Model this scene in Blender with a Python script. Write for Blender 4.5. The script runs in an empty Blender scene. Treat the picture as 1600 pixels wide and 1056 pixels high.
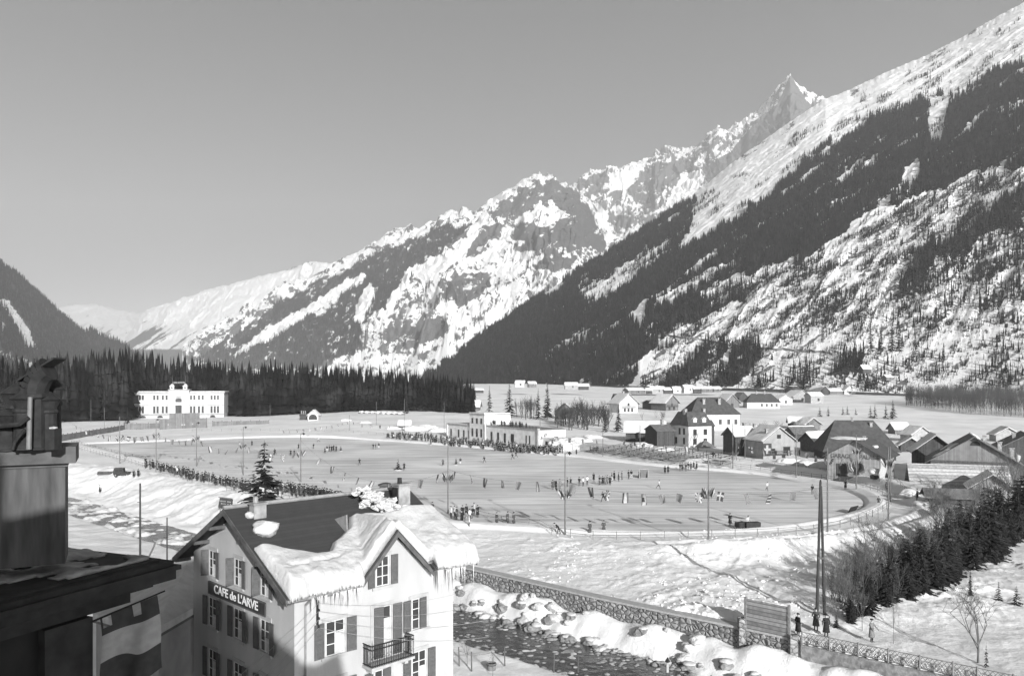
import bpy, bmesh, math, random
import numpy as np
from mathutils import Vector, Matrix

# ---------------------------------------------------------------- camera, sky, sun, exposure
S = bpy.context.scene
FPX, HZ, CAMZ = 1240.0, 600.0, 20.0          # focal length (photo px), horizon row, camera height above the ice
cam = bpy.data.objects.new("camera", bpy.data.cameras.new("camera"))
S.collection.objects.link(cam)
cam.data.sensor_width = 36.0
cam.data.lens = 36.0 * FPX / 1600.0
cam.data.shift_y = (HZ - 528.0) / 1600.0
cam.data.clip_start = 0.3
cam.data.clip_end = 40000
cam.location = (0, 0, CAMZ)
cam.rotation_euler = (math.radians(90), 0, 0)
S.camera = cam

SUN_DIR = Vector((0.33, -0.92, 0.315)).normalized()
SUN_EL = math.asin(SUN_DIR.z)
W = bpy.data.worlds.new("World"); S.world = W
W.use_nodes = True
wn = W.node_tree.nodes; wl = W.node_tree.links
for n in list(wn): wn.remove(n)
sky = wn.new("ShaderNodeTexSky"); sky.sky_type = 'NISHITA'; sky.sun_disc = False
sky.sun_elevation = SUN_EL
sky.sun_rotation = math.atan2(SUN_DIR.x, SUN_DIR.y)
sky.altitude = 1000; sky.air_density = 1.0; sky.dust_density = 1.0; sky.ozone_density = 1.0
sep = wn.new("ShaderNodeSeparateColor"); wl.new(sky.outputs[0], sep.inputs[0])
def wmath(op, a, b):
    n = wn.new("ShaderNodeMath"); n.operation = op
    for i, v in enumerate((a, b)):
        if isinstance(v, (int, float)): n.inputs[i].default_value = v
        else: wl.new(v, n.inputs[i])
    return n.outputs[0]
grey = wmath('ADD', wmath('MULTIPLY', sep.outputs[0], 1.0), wmath('MULTIPLY', sep.outputs[1], 0.12))   # the plate behind an orange filter
grey = wmath('MULTIPLY', wmath('POWER', wmath('MULTIPLY', grey, 0.15), 1.7), 8.9)                # the plate's contrast
bg = wn.new("ShaderNodeBackground"); wl.new(grey, bg.inputs[0]); bg.inputs[1].default_value = 0.06
wo = wn.new("ShaderNodeOutputWorld"); wl.new(bg.outputs[0], wo.inputs[0])

sl = bpy.data.lights.new("sun", 'SUN'); sl.energy = 5.0; sl.angle = math.radians(0.5); sl.color = (1, 1, 1)
so = bpy.data.objects.new("sun", sl); S.collection.objects.link(so)
so.rotation_euler = SUN_DIR.to_track_quat('Z', 'Y').to_euler()
S.view_settings.view_transform = 'Standard'; S.view_settings.look = 'None'
S.view_settings.exposure = 0.3; S.view_settings.gamma = 1.0
S.cycles.max_bounces = 6; S.cycles.volume_bounces = 1

# ---------------------------------------------------------------- helpers
R = random.Random(11)
NR = np.random.default_rng(7)
HIDE = []

def tag(o, label=None, cat=None, group=None, kind=None):
    if label: o["label"] = label
    if cat: o["category"] = cat
    if group: o["group"] = group
    if kind: o["kind"] = kind
    return o

def link(o, parent=None):
    S.collection.objects.link(o)
    if parent is not None: o.parent = parent
    return o

def thing(name, label, cat, loc=(0, 0, 0), rz=0.0, group=None):
    o = bpy.data.objects.new(name, None)
    o.empty_display_size = 0.3
    o.location = loc; o.rotation_euler = (0, 0, rz)
    link(o); return tag(o, label, cat, group)

def copy_tree(o, parent=None):
    c = o.copy(); link(c)
    if parent is not None: c.parent = parent
    for ch in list(o.children): copy_tree(ch, c)
    return c

class MB:
    """collects shapes into one mesh; faces carry a material slot"""
    def __init__(s): s.v = []; s.f = []; s.m = []; s.cur = 0
    def add(s, vs, fs, m=None):
        b = len(s.v); s.v.extend([tuple(x) for x in vs])
        for f in fs: s.f.append([b + i for i in f]); s.m.append(s.cur if m is None else m)
        return s
    def box(s, c, d, rz=0.0, m=None, tilt=None):
        hx, hy, hz = d[0] / 2, d[1] / 2, d[2] / 2
        P = [Vector((x, y, z)) for x in (-hx, hx) for y in (-hy, hy) for z in (-hz, hz)]
        M = Matrix.Rotation(rz, 3, 'Z')
        if tilt is not None: M = M @ tilt
        P = [M @ p + Vector(c) for p in P]
        return s.add(P, [(0, 1, 3, 2), (4, 6, 7, 5), (0, 4, 5, 1), (2, 3, 7, 6), (0, 2, 6, 4), (1, 5, 7, 3)], m)
    def bb(s, a, b, m=None):
        return s.box([(a[i] + b[i]) / 2 for i in range(3)], [abs(b[i] - a[i]) for i in range(3)], 0, m)
    def tube(s, p0, p1, r0, r1=None, n=6, m=None, cap=True):
        p0 = Vector(p0); p1 = Vector(p1); r1 = r0 if r1 is None else r1
        d = p1 - p0
        if d.length < 1e-6: return s
        q = d.to_track_quat('Z', 'Y').to_matrix()
        vs = []
        for p, r in ((p0, r0), (p1, r1)):
            for k in range(n):
                a = 2 * math.pi * k / n
                vs.append(p + q @ Vector((r * math.cos(a), r * math.sin(a), 0)))
        fs = [(k, (k + 1) % n, n + (k + 1) % n, n + k) for k in range(n)]
        if cap: fs += [tuple(range(n))[::-1], tuple(range(n, 2 * n))]
        return s.add(vs, fs, m)
    def path(s, pts, r, n=5, m=None):
        for a, b in zip(pts[:-1], pts[1:]): s.tube(a, b, r, r, n, m)
        return s
    def prism(s, poly, d, m=None):
        """poly: list of 3D points of one planar face, extruded by the vector d"""
        n = len(poly); d = Vector(d)
        vs = [Vector(p) for p in poly] + [Vector(p) + d for p in poly]
        fs = [tuple(range(n))[::-1], tuple(range(n, 2 * n))] + [(k, (k + 1) % n, n + (k + 1) % n, n + k) for k in range(n)]
        return s.add(vs, fs, m)
    def lathe(s, prof, c=(0, 0, 0), n=10, m=None):
        vs = []
        for r, z in prof:
            for k in range(n):
                a = 2 * math.pi * k / n
                vs.append((c[0] + r * math.cos(a), c[1] + r * math.sin(a), c[2] + z))
        fs = []
        for j in range(len(prof) - 1):
            for k in range(n):
                fs.append((j * n + k, j * n + (k + 1) % n, (j + 1) * n + (k + 1) % n, (j + 1) * n + k))
        fs.append(tuple(range(n))[::-1]); fs.append(tuple(range((len(prof) - 1) * n, len(prof) * n)))
        return s.add(vs, fs, m)
    def blob(s, c, r, seed=0, sub=2, rough=0.25, m=None, freq=1.5):
        bm = bmesh.new(); bmesh.ops.create_icosphere(bm, subdivisions=sub, radius=1.0)
        P = np.array([v.co[:] for v in bm.verts])
        k = 1 + rough * (fbm3(P * freq + seed * 7.3, 3) * 2)
        rr = np.array(r if hasattr(r, '__len__') else (r, r, r))
        P = P * k[:, None] * rr + np.array(c)
        fs = [[v.index for v in f.verts] for f in bm.faces]
        bm.free(); return s.add(P.tolist(), fs, m)
    def mesh(s, name, mats, smooth=False, recalc=True):
        me = bpy.data.meshes.new(name); me.from_pydata(s.v, [], s.f)
        for mt in (mats if isinstance(mats, (list, tuple)) else [mats]): me.materials.append(mt)
        me.polygons.foreach_set("material_index", s.m)
        if smooth: me.polygons.foreach_set("use_smooth", [True] * len(s.f))
        if recalc:
            bm = bmesh.new(); bm.from_mesh(me)
            bmesh.ops.recalc_face_normals(bm, faces=bm.faces)
            bm.to_mesh(me); bm.free()
        me.update(); return me
    def build(s, name, mats, parent=None, loc=None, rz=0.0, smooth=False):
        o = bpy.data.objects.new(name, s.mesh(name, mats, smooth)); link(o, parent)
        if loc is not None: o.location = loc
        if rz: o.rotation_euler = (0, 0, rz)
        return o

def np_mesh(name, V, F, mats, smooth=False, attrs=None, mat_idx=None):
    """big meshes: V (n,3), F (m,k) arrays"""
    V = np.asarray(V, np.float32); F = np.asarray(F, np.int32); k = F.shape[1]
    me = bpy.data.meshes.new(name)
    me.vertices.add(len(V)); me.vertices.foreach_set("co", V.ravel())
    me.loops.add(F.size); me.loops.foreach_set("vertex_index", F.ravel())
    me.polygons.add(len(F))
    me.polygons.foreach_set("loop_start", np.arange(0, F.size, k, dtype=np.int32))
    me.polygons.foreach_set("loop_total", np.full(len(F), k, np.int32))
    for mt in (mats if isinstance(mats, (list, tuple)) else [mats]): me.materials.append(mt)
    if mat_idx is not None: me.polygons.foreach_set("material_index", np.asarray(mat_idx, np.int32))
    if smooth: me.polygons.foreach_set("use_smooth", np.ones(len(F), bool))
    for nm, a in (attrs or {}).items():
        at = me.attributes.new(nm, 'FLOAT', 'POINT'); at.data.foreach_set("value", np.asarray(a, np.float32).ravel())
    me.update(calc_edges=True)
    return me

def grid_faces(nr, nc, flip=False):
    i, j = np.meshgrid(np.arange(nr - 1), np.arange(nc - 1), indexing='ij')
    a = (i * nc + j).ravel()
    F = np.stack([a, a + 1, a + nc + 1, a + nc], 1)
    return F[:, ::-1] if flip else F

# numpy gradient noise
_perm = np.random.default_rng(3).permutation(256); _perm = np.concatenate([_perm, _perm])
_g = np.random.default_rng(5).normal(size=(256, 3)); _g /= np.linalg.norm(_g, axis=1)[:, None]
def noise3(P):
    P = np.asarray(P, float); I = np.floor(P).astype(int); f = P - I; I &= 255
    u = f * f * f * (f * (f * 6 - 15) + 10); out = 0
    for dx in (0, 1):
        for dy in (0, 1):
            for dz in (0, 1):
                h = _perm[_perm[_perm[I[..., 0] + dx] + I[..., 1] + dy] + I[..., 2] + dz]
                d = (_g[h] * (f - np.array([dx, dy, dz]))).sum(-1)
                w = (u[..., 0] if dx else 1 - u[..., 0]) * (u[..., 1] if dy else 1 - u[..., 1]) * (u[..., 2] if dz else 1 - u[..., 2])
                out = out + d * w
    return out
def fbm3(P, o=4, gain=0.5):
    a, s, t = 1.0, 0, 0; P = np.asarray(P, float)
    for k in range(o): s = s + a * noise3(P * 2 ** k + 17.1 * k); a *= gain
    return s
def n2(x, y, sc, o=3, gain=0.5, seed=0.0):
    x = np.asarray(x, float); y = np.asarray(y, float)
    return fbm3(np.stack([x / sc, y / sc, np.full_like(x, seed + 0.37)], -1), o, gain)
def ridged(x, y, sc, o=4, seed=0.0):
    a, s = 1.0, 0
    for k in range(o):
        f = 2 ** k
        s = s + a * (1 - 2.2 * np.abs(noise3(np.stack([x * f / sc, y * f / sc, np.full_like(np.asarray(x, float), seed + 3.1 * k + .3)], -1))))
        a *= 0.5
    return s
def sstep(x, a, b):
    t = np.clip((np.asarray(x, float) - a) / (b - a), 0, 1); return t * t * (3 - 2 * t)
def seg_dist(X, Y, poly, closed=False):
    """distance to polyline and signed side (left of travel positive), arc length of the foot"""
    best = np.full(np.shape(X), 1e9); side = np.zeros(np.shape(X)); arc = np.zeros(np.shape(X)); L = 0
    pts = list(poly) + ([poly[0]] if closed else [])
    for (ax, ay), (bx, by) in zip(pts[:-1], pts[1:]):
        dx, dy = bx - ax, by - ay; l2 = dx * dx + dy * dy + 1e-12
        t = np.clip(((X - ax) * dx + (Y - ay) * dy) / l2, 0, 1)
        d = np.hypot(X - ax - t * dx, Y - ay - t * dy); m = d < best
        best = np.where(m, d, best); side = np.where(m, np.sign(dx * (Y - ay) - dy * (X - ax)), side)
        arc = np.where(m, L + t * math.sqrt(l2), arc); L += math.sqrt(l2)
    return best, side, arc
def in_poly(X, Y, poly):
    ins = np.zeros(np.shape(X), bool); n = len(poly)
    for i in range(n):
        x1, y1 = poly[i]; x2, y2 = poly[(i + 1) % n]
        if y1 == y2: continue
        c = ((y1 > Y) != (y2 > Y)) & (X < (x2 - x1) * (Y - y1) / (y2 - y1) + x1)
        ins ^= c
    return ins
def chaikin(pts, n=2, closed=True):
    for _ in range(n):
        q = []
        m = len(pts)
        for i in range(m if closed else m - 1):
            a, b = pts[i], pts[(i + 1) % m]
            q += [(a[0] * .75 + b[0] * .25, a[1] * .75 + b[1] * .25), (a[0] * .25 + b[0] * .75, a[1] * .25 + b[1] * .75)]
        if not closed: q = [pts[0]] + q + [pts[-1]]
        pts = q
    return pts
def gp(px, py, z=0.0):
    D = FPX * (CAMZ - z) / (py - HZ); return ((px - 800) / FPX * D, D)
def atD(px, py, D): return Vector(((px - 800) / FPX * D, D, CAMZ - (py - HZ) / FPX * D))
def topx(X, Y, Z): return 800 + FPX * X / Y, HZ + FPX * (CAMZ - Z) / Y

# ---------------------------------------------------------------- materials (all greys: the place as a black and white plate shows it)
def nodes_of(name):
    m = bpy.data.materials.new(name); m.use_nodes = True
    t = m.node_tree; b = t.nodes["Principled BSDF"]
    return m, t, b
def g3(v): return (v, v, v, 1)
def mat(name, a, b=None, scale=3.0, rough=0.8, bump=0.0, bscale=None, detail=4.0, stretch=None, lo=0.35, hi=0.65, spec=0.3):
    """grey a, mottled towards b by noise"""
    m, t, bs = nodes_of(name); N, L = t.nodes, t.links
    bs.inputs["Base Color"].default_value = g3(a); bs.inputs["Roughness"].default_value = rough
    bs.inputs["Specular IOR Level"].default_value = spec
    tc = N.new("ShaderNodeTexCoord"); src = tc.outputs["Object"]
    if stretch:
        mp = N.new("ShaderNodeMapping"); mp.inputs["Scale"].default_value = stretch; L.new(src, mp.inputs[0]); src = mp.outputs[0]
    if b is not None:
        nz = N.new("ShaderNodeTexNoise"); nz.inputs["Scale"].default_value = scale; nz.inputs["Detail"].default_value = detail
        L.new(src, nz.inputs["Vector"])
        rp = N.new("ShaderNodeMapRange"); rp.inputs[1].default_value = lo; rp.inputs[2].default_value = hi
        L.new(nz.outputs["Fac"], rp.inputs[0])
        mx = N.new("ShaderNodeMix"); mx.data_type = 'RGBA'
        mx.inputs[6].default_value = g3(a); mx.inputs[7].default_value = g3(b)
        L.new(rp.outputs[0], mx.inputs[0]); L.new(mx.outputs[2], bs.inputs["Base Color"])
    if bump:
        nb = N.new("ShaderNodeTexNoise"); nb.inputs["Scale"].default_value = bscale or scale; nb.inputs["Detail"].default_value = 5
        L.new(src, nb.inputs["Vector"])
        bp = N.new("ShaderNodeBump"); bp.inputs["Strength"].default_value = 1.0; bp.inputs["Distance"].default_value = bump
        L.new(nb.outputs["Fac"], bp.inputs["Height"]); L.new(bp.outputs[0], bs.inputs["Normal"])
    return m
def lines_mat(name, a, b, axis='Z', period=0.2, width=0.15, rough=0.8, noise=0.3, noise_scale=2.0, bump=0.01):
    """planks or courses: thin lines of grey b on a, with plank-to-plank variation"""
    m, t, bs = nodes_of(name); N, L = t.nodes, t.links
    bs.inputs["Roughness"].default_value = rough; bs.inputs["Specular IOR Level"].default_value = 0.2
    tc = N.new("ShaderNodeTexCoord"); sx = N.new("ShaderNodeSeparateXYZ"); L.new(tc.outputs["Object"], sx.inputs[0])
    def mth(op, x, y=None):
        n = N.new("ShaderNodeMath"); n.operation = op
        for i, v in enumerate((x, y)):
            if v is None: continue
            if isinstance(v, (int, float)): n.inputs[i].default_value = v
            else: L.new(v, n.inputs[i])
        return n.outputs[0]
    if axis == 'XY': u = mth('ADD', sx.outputs[0], sx.outputs[1])
    else: u = sx.outputs['XYZ'.index(axis)]
    q = mth('DIVIDE', u, period); fr = mth('FRACT', q); ln = mth('LESS_THAN', fr, width)
    wn_ = N.new("ShaderNodeTexWhiteNoise"); wn_.noise_dimensions = '1D'; L.new(mth('FLOOR', q), wn_.inputs["W"])
    nz = N.new("ShaderNodeTexNoise"); nz.inputs["Scale"].default_value = noise_scale; L.new(tc.outputs["Object"], nz.inputs["Vector"])
    k = mth('ADD', mth('MULTIPLY', mth('SUBTRACT', wn_.outputs["Value"], 0.5), noise), mth('MULTIPLY', mth('SUBTRACT', nz.outputs["Fac"], 0.5), noise * 2))
    v = mth('MULTIPLY', mth('ADD', 1.0, k), a)
    mx = N.new("ShaderNodeMix"); mx.data_type = 'FLOAT'
    L.new(ln, mx.inputs[0]); L.new(v, mx.inputs[2]); mx.inputs[3].default_value = b
    L.new(mx.outputs[0], bs.inputs["Base Color"])
    if bump:
        bp = N.new("ShaderNodeBump"); bp.inputs["Distance"].default_value = bump; bp.invert = True
        L.new(ln, bp.inputs["Height"]); L.new(bp.outputs[0], bs.inputs["Normal"])
    return m

M = {}
M['snow'] = mat('snow', 0.56, 0.45, 1.6, 0.75, 0.05, 6.0, detail=8, spec=0.15)
M['snow_rough'] = mat('snow_rough', 0.60, 0.48, 2.0, 0.75, 0.12, 6.0, spec=0.15)
M['plaster'] = mat('plaster', 0.45, 0.36, 0.7, 0.9, 0.015, 9.0, detail=9, stretch=(1, 1, .35), lo=.4, hi=.75)
M['plaster_grey'] = mat('plaster_grey', 0.34, 0.26, 0.8, 0.85, 0.01, 8.0)
M['plaster_pale'] = mat('plaster_pale', 0.6, 0.5, 0.5, 0.85)
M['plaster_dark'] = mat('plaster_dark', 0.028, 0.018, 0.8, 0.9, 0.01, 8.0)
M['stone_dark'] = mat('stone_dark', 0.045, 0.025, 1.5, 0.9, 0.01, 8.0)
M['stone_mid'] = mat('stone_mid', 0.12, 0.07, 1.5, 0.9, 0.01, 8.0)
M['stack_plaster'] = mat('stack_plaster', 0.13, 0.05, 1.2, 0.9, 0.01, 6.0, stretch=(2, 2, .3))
M['snow_dirty'] = mat('snow_dirty', 0.42, 0.2, 1.2, 0.8, 0.05, 4.0, spec=.1)  # snow with the corner house roof's shade put into its colour
M['stone_trim'] = mat('stone_trim', 0.42, 0.34, 3.0, 0.85)
M['shutter'] = lines_mat('shutter', 0.12, 0.07, 'Z', 0.055, 0.3, 0.6, 0.2, 3.0, 0.008)
M['frame'] = mat('frame', 0.6, 0.5, 4.0, 0.6)
M['glass'] = mat('glass', 0.025, 0.05, 0.8, 0.15, spec=0.5)
M['curtain'] = mat('curtain', 0.55, 0.42, 5.0, 0.9)
M['slate'] = lines_mat('slate', 0.05, 0.04, 'Y', 0.19, 0.10, 0.75, 0.16, 2.5, 0.006)
M['roof_dark'] = mat('roof_dark', 0.055, 0.085, 1.0, 0.8, 0.03, 4.0)
M['roof_grey'] = mat('roof_grey', 0.17, 0.11, 1.2, 0.85, 0.04, 3.0)
M['wood'] = lines_mat('wood', 0.16, 0.06, 'X', 0.22, 0.1, 0.8, 0.5, 2.0)
M['wood_dark'] = lines_mat('wood_dark', 0.07, 0.03, 'X', 0.22, 0.1, 0.8, 0.5, 2.0)
M['wood_pale'] = lines_mat('wood_pale', 0.27, 0.14, 'XY', 0.28, 0.1, 0.8, 0.4, 1.5)
M['timber'] = mat('timber', 0.12, 0.07, 3.0, 0.8)
M['rail'] = mat('rail', 0.22, 0.15, 4.0, 0.8)
M['pole'] = mat('pole', 0.17, 0.1, 3.0, 0.8, stretch=(4, 4, 0.4))
M['iron'] = mat('iron', 0.02, 0.035, 5.0, 0.7, spec=0.2)
M['zinc'] = mat('zinc', 0.3, 0.22, 4.0, 0.5)
M['stone'] = mat('stone', 0.3, 0.15, 2.5, 0.9, 0.05, 6.0)
M['rock'] = mat('rock', 0.16, 0.3, 1.5, 0.9, 0.08, 4.0)
M['chimney'] = mat('chimney', 0.36, 0.2, 2.0, 0.9, 0.02, 8.0)
M['needle'] = mat('needle', 0.016, 0.042, 0.9, 0.9, spec=0.05)
M['needle_far'] = mat('needle_far', 0.006, 0.05, 0.10, 0.9, spec=0.05, detail=7, lo=.45, hi=.8)
M['bark'] = mat('bark', 0.07, 0.13, 3.0, 0.9, spec=0.1)
M['twig'] = mat('twig', 0.085, 0.14, 1.0, 0.9, spec=0.1)
M['twig_far'] = mat('twig_far', 0.06, 0.10, 0.1, 0.9, spec=0.1)
M['cloth_dark'] = mat('cloth_dark', 0.02, 0.035, 9.0, 0.9, spec=0.1)
M['cloth_mid'] = mat('cloth_mid', 0.085, 0.06, 9.0, 0.9, spec=0.1)
M['cloth_grey'] = mat('cloth_grey', 0.2, 0.15, 9.0, 0.9, spec=0.1)
M['cloth_pale'] = mat('cloth_pale', 0.6, 0.5, 9.0, 0.9, spec=0.1)
M['skin'] = mat('skin', 0.42, 0.36, 9.0, 0.6)
M['flag_white'] = mat('flag_white', 0.42, 0.34, 4.0, 0.8)
M['flag_mid'] = mat('flag_mid', 0.18, 0.14, 4.0, 0.8)
M['flag_dark'] = mat('flag_dark', 0.06, 0.045, 4.0, 0.8)
M['black'] = mat('black', 0.025, 0.04, 4.0, 0.7)
M['ice_clear'] = mat('icicle', 0.7, 0.6, 6.0, 0.2, spec=0.5)
M['letter'] = mat('letter', 0.75, 0.68, 6.0, 0.7)
M['letter_dark'] = mat('letter_dark', 0.08, 0.12, 6.0, 0.8)
# ================================================================ terrain
ICE_PX = [(118, 694), (150, 701), (200, 712), (240, 722), (300, 735), (400, 757), (480, 775), (560, 792), (640, 807), (700, 815), (760, 819),
          (830, 823), (900, 827), (1000, 831), (1080, 832), (1190, 827), (1290, 811), (1340, 797), (1352, 787), (1340, 774),
          (1300, 760), (1240, 748), (1150, 738), (1050, 731), (990, 725), (900, 714), (830, 708), (700, 696), (600, 689),
          (500, 683), (400, 684), (300, 688), (200, 692)]
ICE = chaikin([gp(*p) for p in ICE_PX], 2)
RIVER = [(75, 8), (45, 36), (15, 62), (2.9, 72.2), (-61, 132), (-95, 165), (-150, 206), (-240, 250), (-420, 330)]
FENCE_PX = [(745, 806), (790, 816), (830, 823.5), (860, 836), (930, 842), (1000, 844), (1090, 844), (1190, 843), (1290, 833), (1345, 819), (1385, 800), (1395, 787),
            (1380, 774), (1345, 763), (1300, 752), (1240, 742.5), (1190, 736), (1150, 731), (1110, 727)]
FENCE = chaikin([gp(*p) for p in FENCE_PX], 1, closed=False)
COURT = [gp(*p) for p in [(905, 705), (1000, 722), (1120, 733), (1145, 728), (1110, 718), (1060, 708), (985, 697), (905, 690)]]

def ground_z(X, Y, fine=True):
    X = np.asarray(X, float); Y = np.asarray(Y, float)
    d, sd, arc = seg_dist(X, Y, RIVER)
    s = -d * sd                                     # positive on the rink's side (river runs away to the left)
    kx = 0.003 + 0.022 * sstep(X, -190, -60)
    base = kx * np.maximum(0, Y - 285)
    base = np.where(Y > 1100, kx * 815, base)
    di, _, _ = seg_dist(X, Y, ICE, True)
    inside = in_poly(X, Y, ICE)
    wall = sstep(X, -30, -14)
    # walled bank: bed, boulder bank, wall step, then the field
    lump = n2(X, Y, 3.6, 2, .4, seed=5) if fine else 0
    zw = -4.5 + 1.7 * sstep(s, 4.3, 6.6) + (1.25 * np.maximum(0, lump + .3) * sstep(s, 4.0, 5.4) * (1 - sstep(s, 7.3, 7.7)))
    zw = np.where(s > 7.8, -1.0 + 1.0 * sstep(s, 9, 24), zw)
    zs = -4.5 + 0.5 * sstep(s, 4.0, 6.0) + 4.3 * sstep(s, 5.5, 17.5) - 0.3 * sstep(s, 17.5, 21)
    zr = wall * zw + (1 - wall) * zs
    zt = -4.5 + 2.2 * sstep(-s, 4.3, 8.0) + 0.8 * sstep(-s, 8, 30)
    z = np.where(s > 0, zr, zt)
    # the garden and lane at the right stay low
    low = sstep(X, 20, 32) * (1 - sstep(Y, 108, 130))
    # rink rim and the ring of banks
    dd = np.where(inside, -di, di)
    bank = 0.5 * sstep(dd, 0, 0.9) * (1 - sstep(dd, 2.4, 4.2))
    right = sstep(X, 8, 30) * (1 - sstep(Y, 150, 175))
    ring = (0.45 * sstep(dd, 0.2, 3) + .8 * np.exp(-((dd - 12.5) / 1.6) ** 2) + .35 * np.exp(-((dd - 8.6) / .8) ** 2) - .25 * np.exp(-((dd - 10.2) / .7) ** 2)) * right
    drop = -1.15 * sstep(dd, 13.0, 18.5) * right * sstep(s, 7.8, 8.2)
    z = np.where(s > 8.5, z * (1 - right) + right * (-0.15), z)
    z = z + ring + drop + bank * (s > 8.5)
    z = np.where((s > 7.9) & (s < 12), np.minimum(z, np.maximum(-0.95 + (s - 7.9) * 0.08, -1.0)), z) if not fine else z
    # far side heaps along the outer fence
    df, _, _ = seg_dist(X, Y, FENCE)
    far = sstep(X, 30, 45) * sstep(Y, 125, 140) * sstep(dd, 6, 9)
    z = z + far * 1.3 * np.exp(-((df - 5.0) / 3.0) ** 2)
    z = z + base
    if fine:
        rough = sstep(dd, 3, 9) * (s > 8.2) * (1 - sstep(Y, 170, 300))
        z = z + rough * (0.20 * n2(X, Y, 6.0, 4, 0.6, 1.0) + 0.34 * np.maximum(0, n2(X, Y, 1.9, 4, 0.65, 9.0) * (.3 + sstep(n2(X, Y, 14, 2, .5, 19), -.15, .35))))
        heap = sstep(X, 6, 26) * (1 - sstep(X, 40, 56)) * sstep(Y, 66, 74) * (1 - sstep(Y, 92, 104))
        z = z + rough * heap * (0.5 * np.maximum(0, ridged(X, Y, 7.0, 3, 2.0) - 0.2) + .22 * np.maximum(0, n2(X, Y, 1.1, 2, .6, 4.0)))
        z = z + 0.10 * bank * n2(X, Y, 1.2, 2, seed=3)
        z = z + 0.5 * sstep(Y, 240, 330) * n2(X, Y, 26, 4, seed=8)
        z = z + (s < -4.3) * 0.25 * n2(X, Y, 4.0, 3, seed=6)
        slope = (1 - wall) * sstep(s, 4, 7) * (1 - sstep(s, 18, 24))
        z = z + slope * (0.8 * n2(X, Y, 7.0, 5, 0.62, 7.0) + 0.2 * np.maximum(0, n2(X, Y, 1.5, 3, .6, 2)))
        z = z + (np.abs(s) < 4.6) * (0.3 * n2(X, Y, 1.6, 2, seed=12) + (1 - wall) * 1.1 * n2(X, Y, 4.0, 4, .6, seed=14))
    z = np.where(inside, -0.12, z)
    return z

def gz(x, y): return float(ground_z(np.array([x]), np.array([y]))[0])
_DS = np.concatenate([np.arange(24, 330, 0.3), np.arange(330, 1100, 1.5)])
def hit(px, py):
    """where the sight line through a photo point meets the ground"""
    X = (px - 800) / FPX * _DS; zl = CAMZ - (py - HZ) / FPX * _DS
    g = ground_z(X, _DS)
    k = np.nonzero(zl <= g)[0]
    if len(k) == 0: D = _DS[-1]
    else:
        i = k[0]
        if i == 0: D = _DS[0]
        else:
            a = zl[i - 1] - g[i - 1]; b = zl[i] - g[i]; D = _DS[i - 1] + (_DS[i] - _DS[i - 1]) * a / (a - b + 1e-9)
    x = (px - 800) / FPX * D
    return Vector((x, D, gz(x, D)))

def snow_ground_mat():
    m, t, bs = nodes_of("snow_ground"); N, L = t.nodes, t.links
    tc = N.new("ShaderNodeTexCoord")
    at = N.new("ShaderNodeAttribute"); at.attribute_name = "dirt"
    n1 = N.new("ShaderNodeTexNoise"); n1.inputs["Scale"].default_value = 0.5; n1.inputs["Detail"].default_value = 8; n1.inputs["Roughness"].default_value = 0.65
    L.new(tc.outputs["Object"], n1.inputs["Vector"])
    ad = N.new("ShaderNodeMath"); ad.operation = 'MULTIPLY_ADD'; ad.inputs[1].default_value = 1.1; L.new(n1.outputs["Fac"], ad.inputs[0]); 
    L.new(at.outputs["Fac"], ad.inputs[2])
    mr = N.new("ShaderNodeMapRange"); mr.inputs[1].default_value = 0.82; mr.inputs[2].default_value = 1.15; L.new(ad.outputs[0], mr.inputs[0])
    n2_ = N.new("ShaderNodeTexNoise"); n2_.inputs["Scale"].default_value = 0.06; n2_.inputs["Detail"].default_value = 6
    L.new(tc.outputs["Object"], n2_.inputs["Vector"])
    sn = N.new("ShaderNodeMapRange"); sn.inputs[1].default_value = .35; sn.inputs[2].default_value = .65; sn.inputs[3].default_value = 0.72; sn.inputs[4].default_value = 0.86
    L.new(n2_.outputs["Fac"], sn.inputs[0])
    mx = N.new("ShaderNodeMix"); mx.data_type = 'FLOAT'; L.new(mr.outputs[0], mx.inputs[0]); L.new(sn.outputs[0], mx.inputs[2]); mx.inputs[3].default_value = 0.13
    L.new(mx.outputs[0], bs.inputs["Base Color"]); bs.inputs["Roughness"].default_value = 0.75; bs.inputs["Specular IOR Level"].default_value = 0.15
    nb = N.new("ShaderNodeTexNoise"); nb.inputs["Scale"].default_value = 2.6; nb.inputs["Detail"].default_value = 8; nb.inputs["Roughness"].default_value = 0.72
    L.new(tc.outputs["Object"], nb.inputs["Vector"])
    bp = N.new("ShaderNodeBump"); bp.inputs["Distance"].default_value = 0.11; L.new(nb.outputs["Fac"], bp.inputs["Height"])
    L.new(bp.outputs[0], bs.inputs["Normal"])
    return m
M['snow_ground'] = snow_ground_mat()

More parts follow.
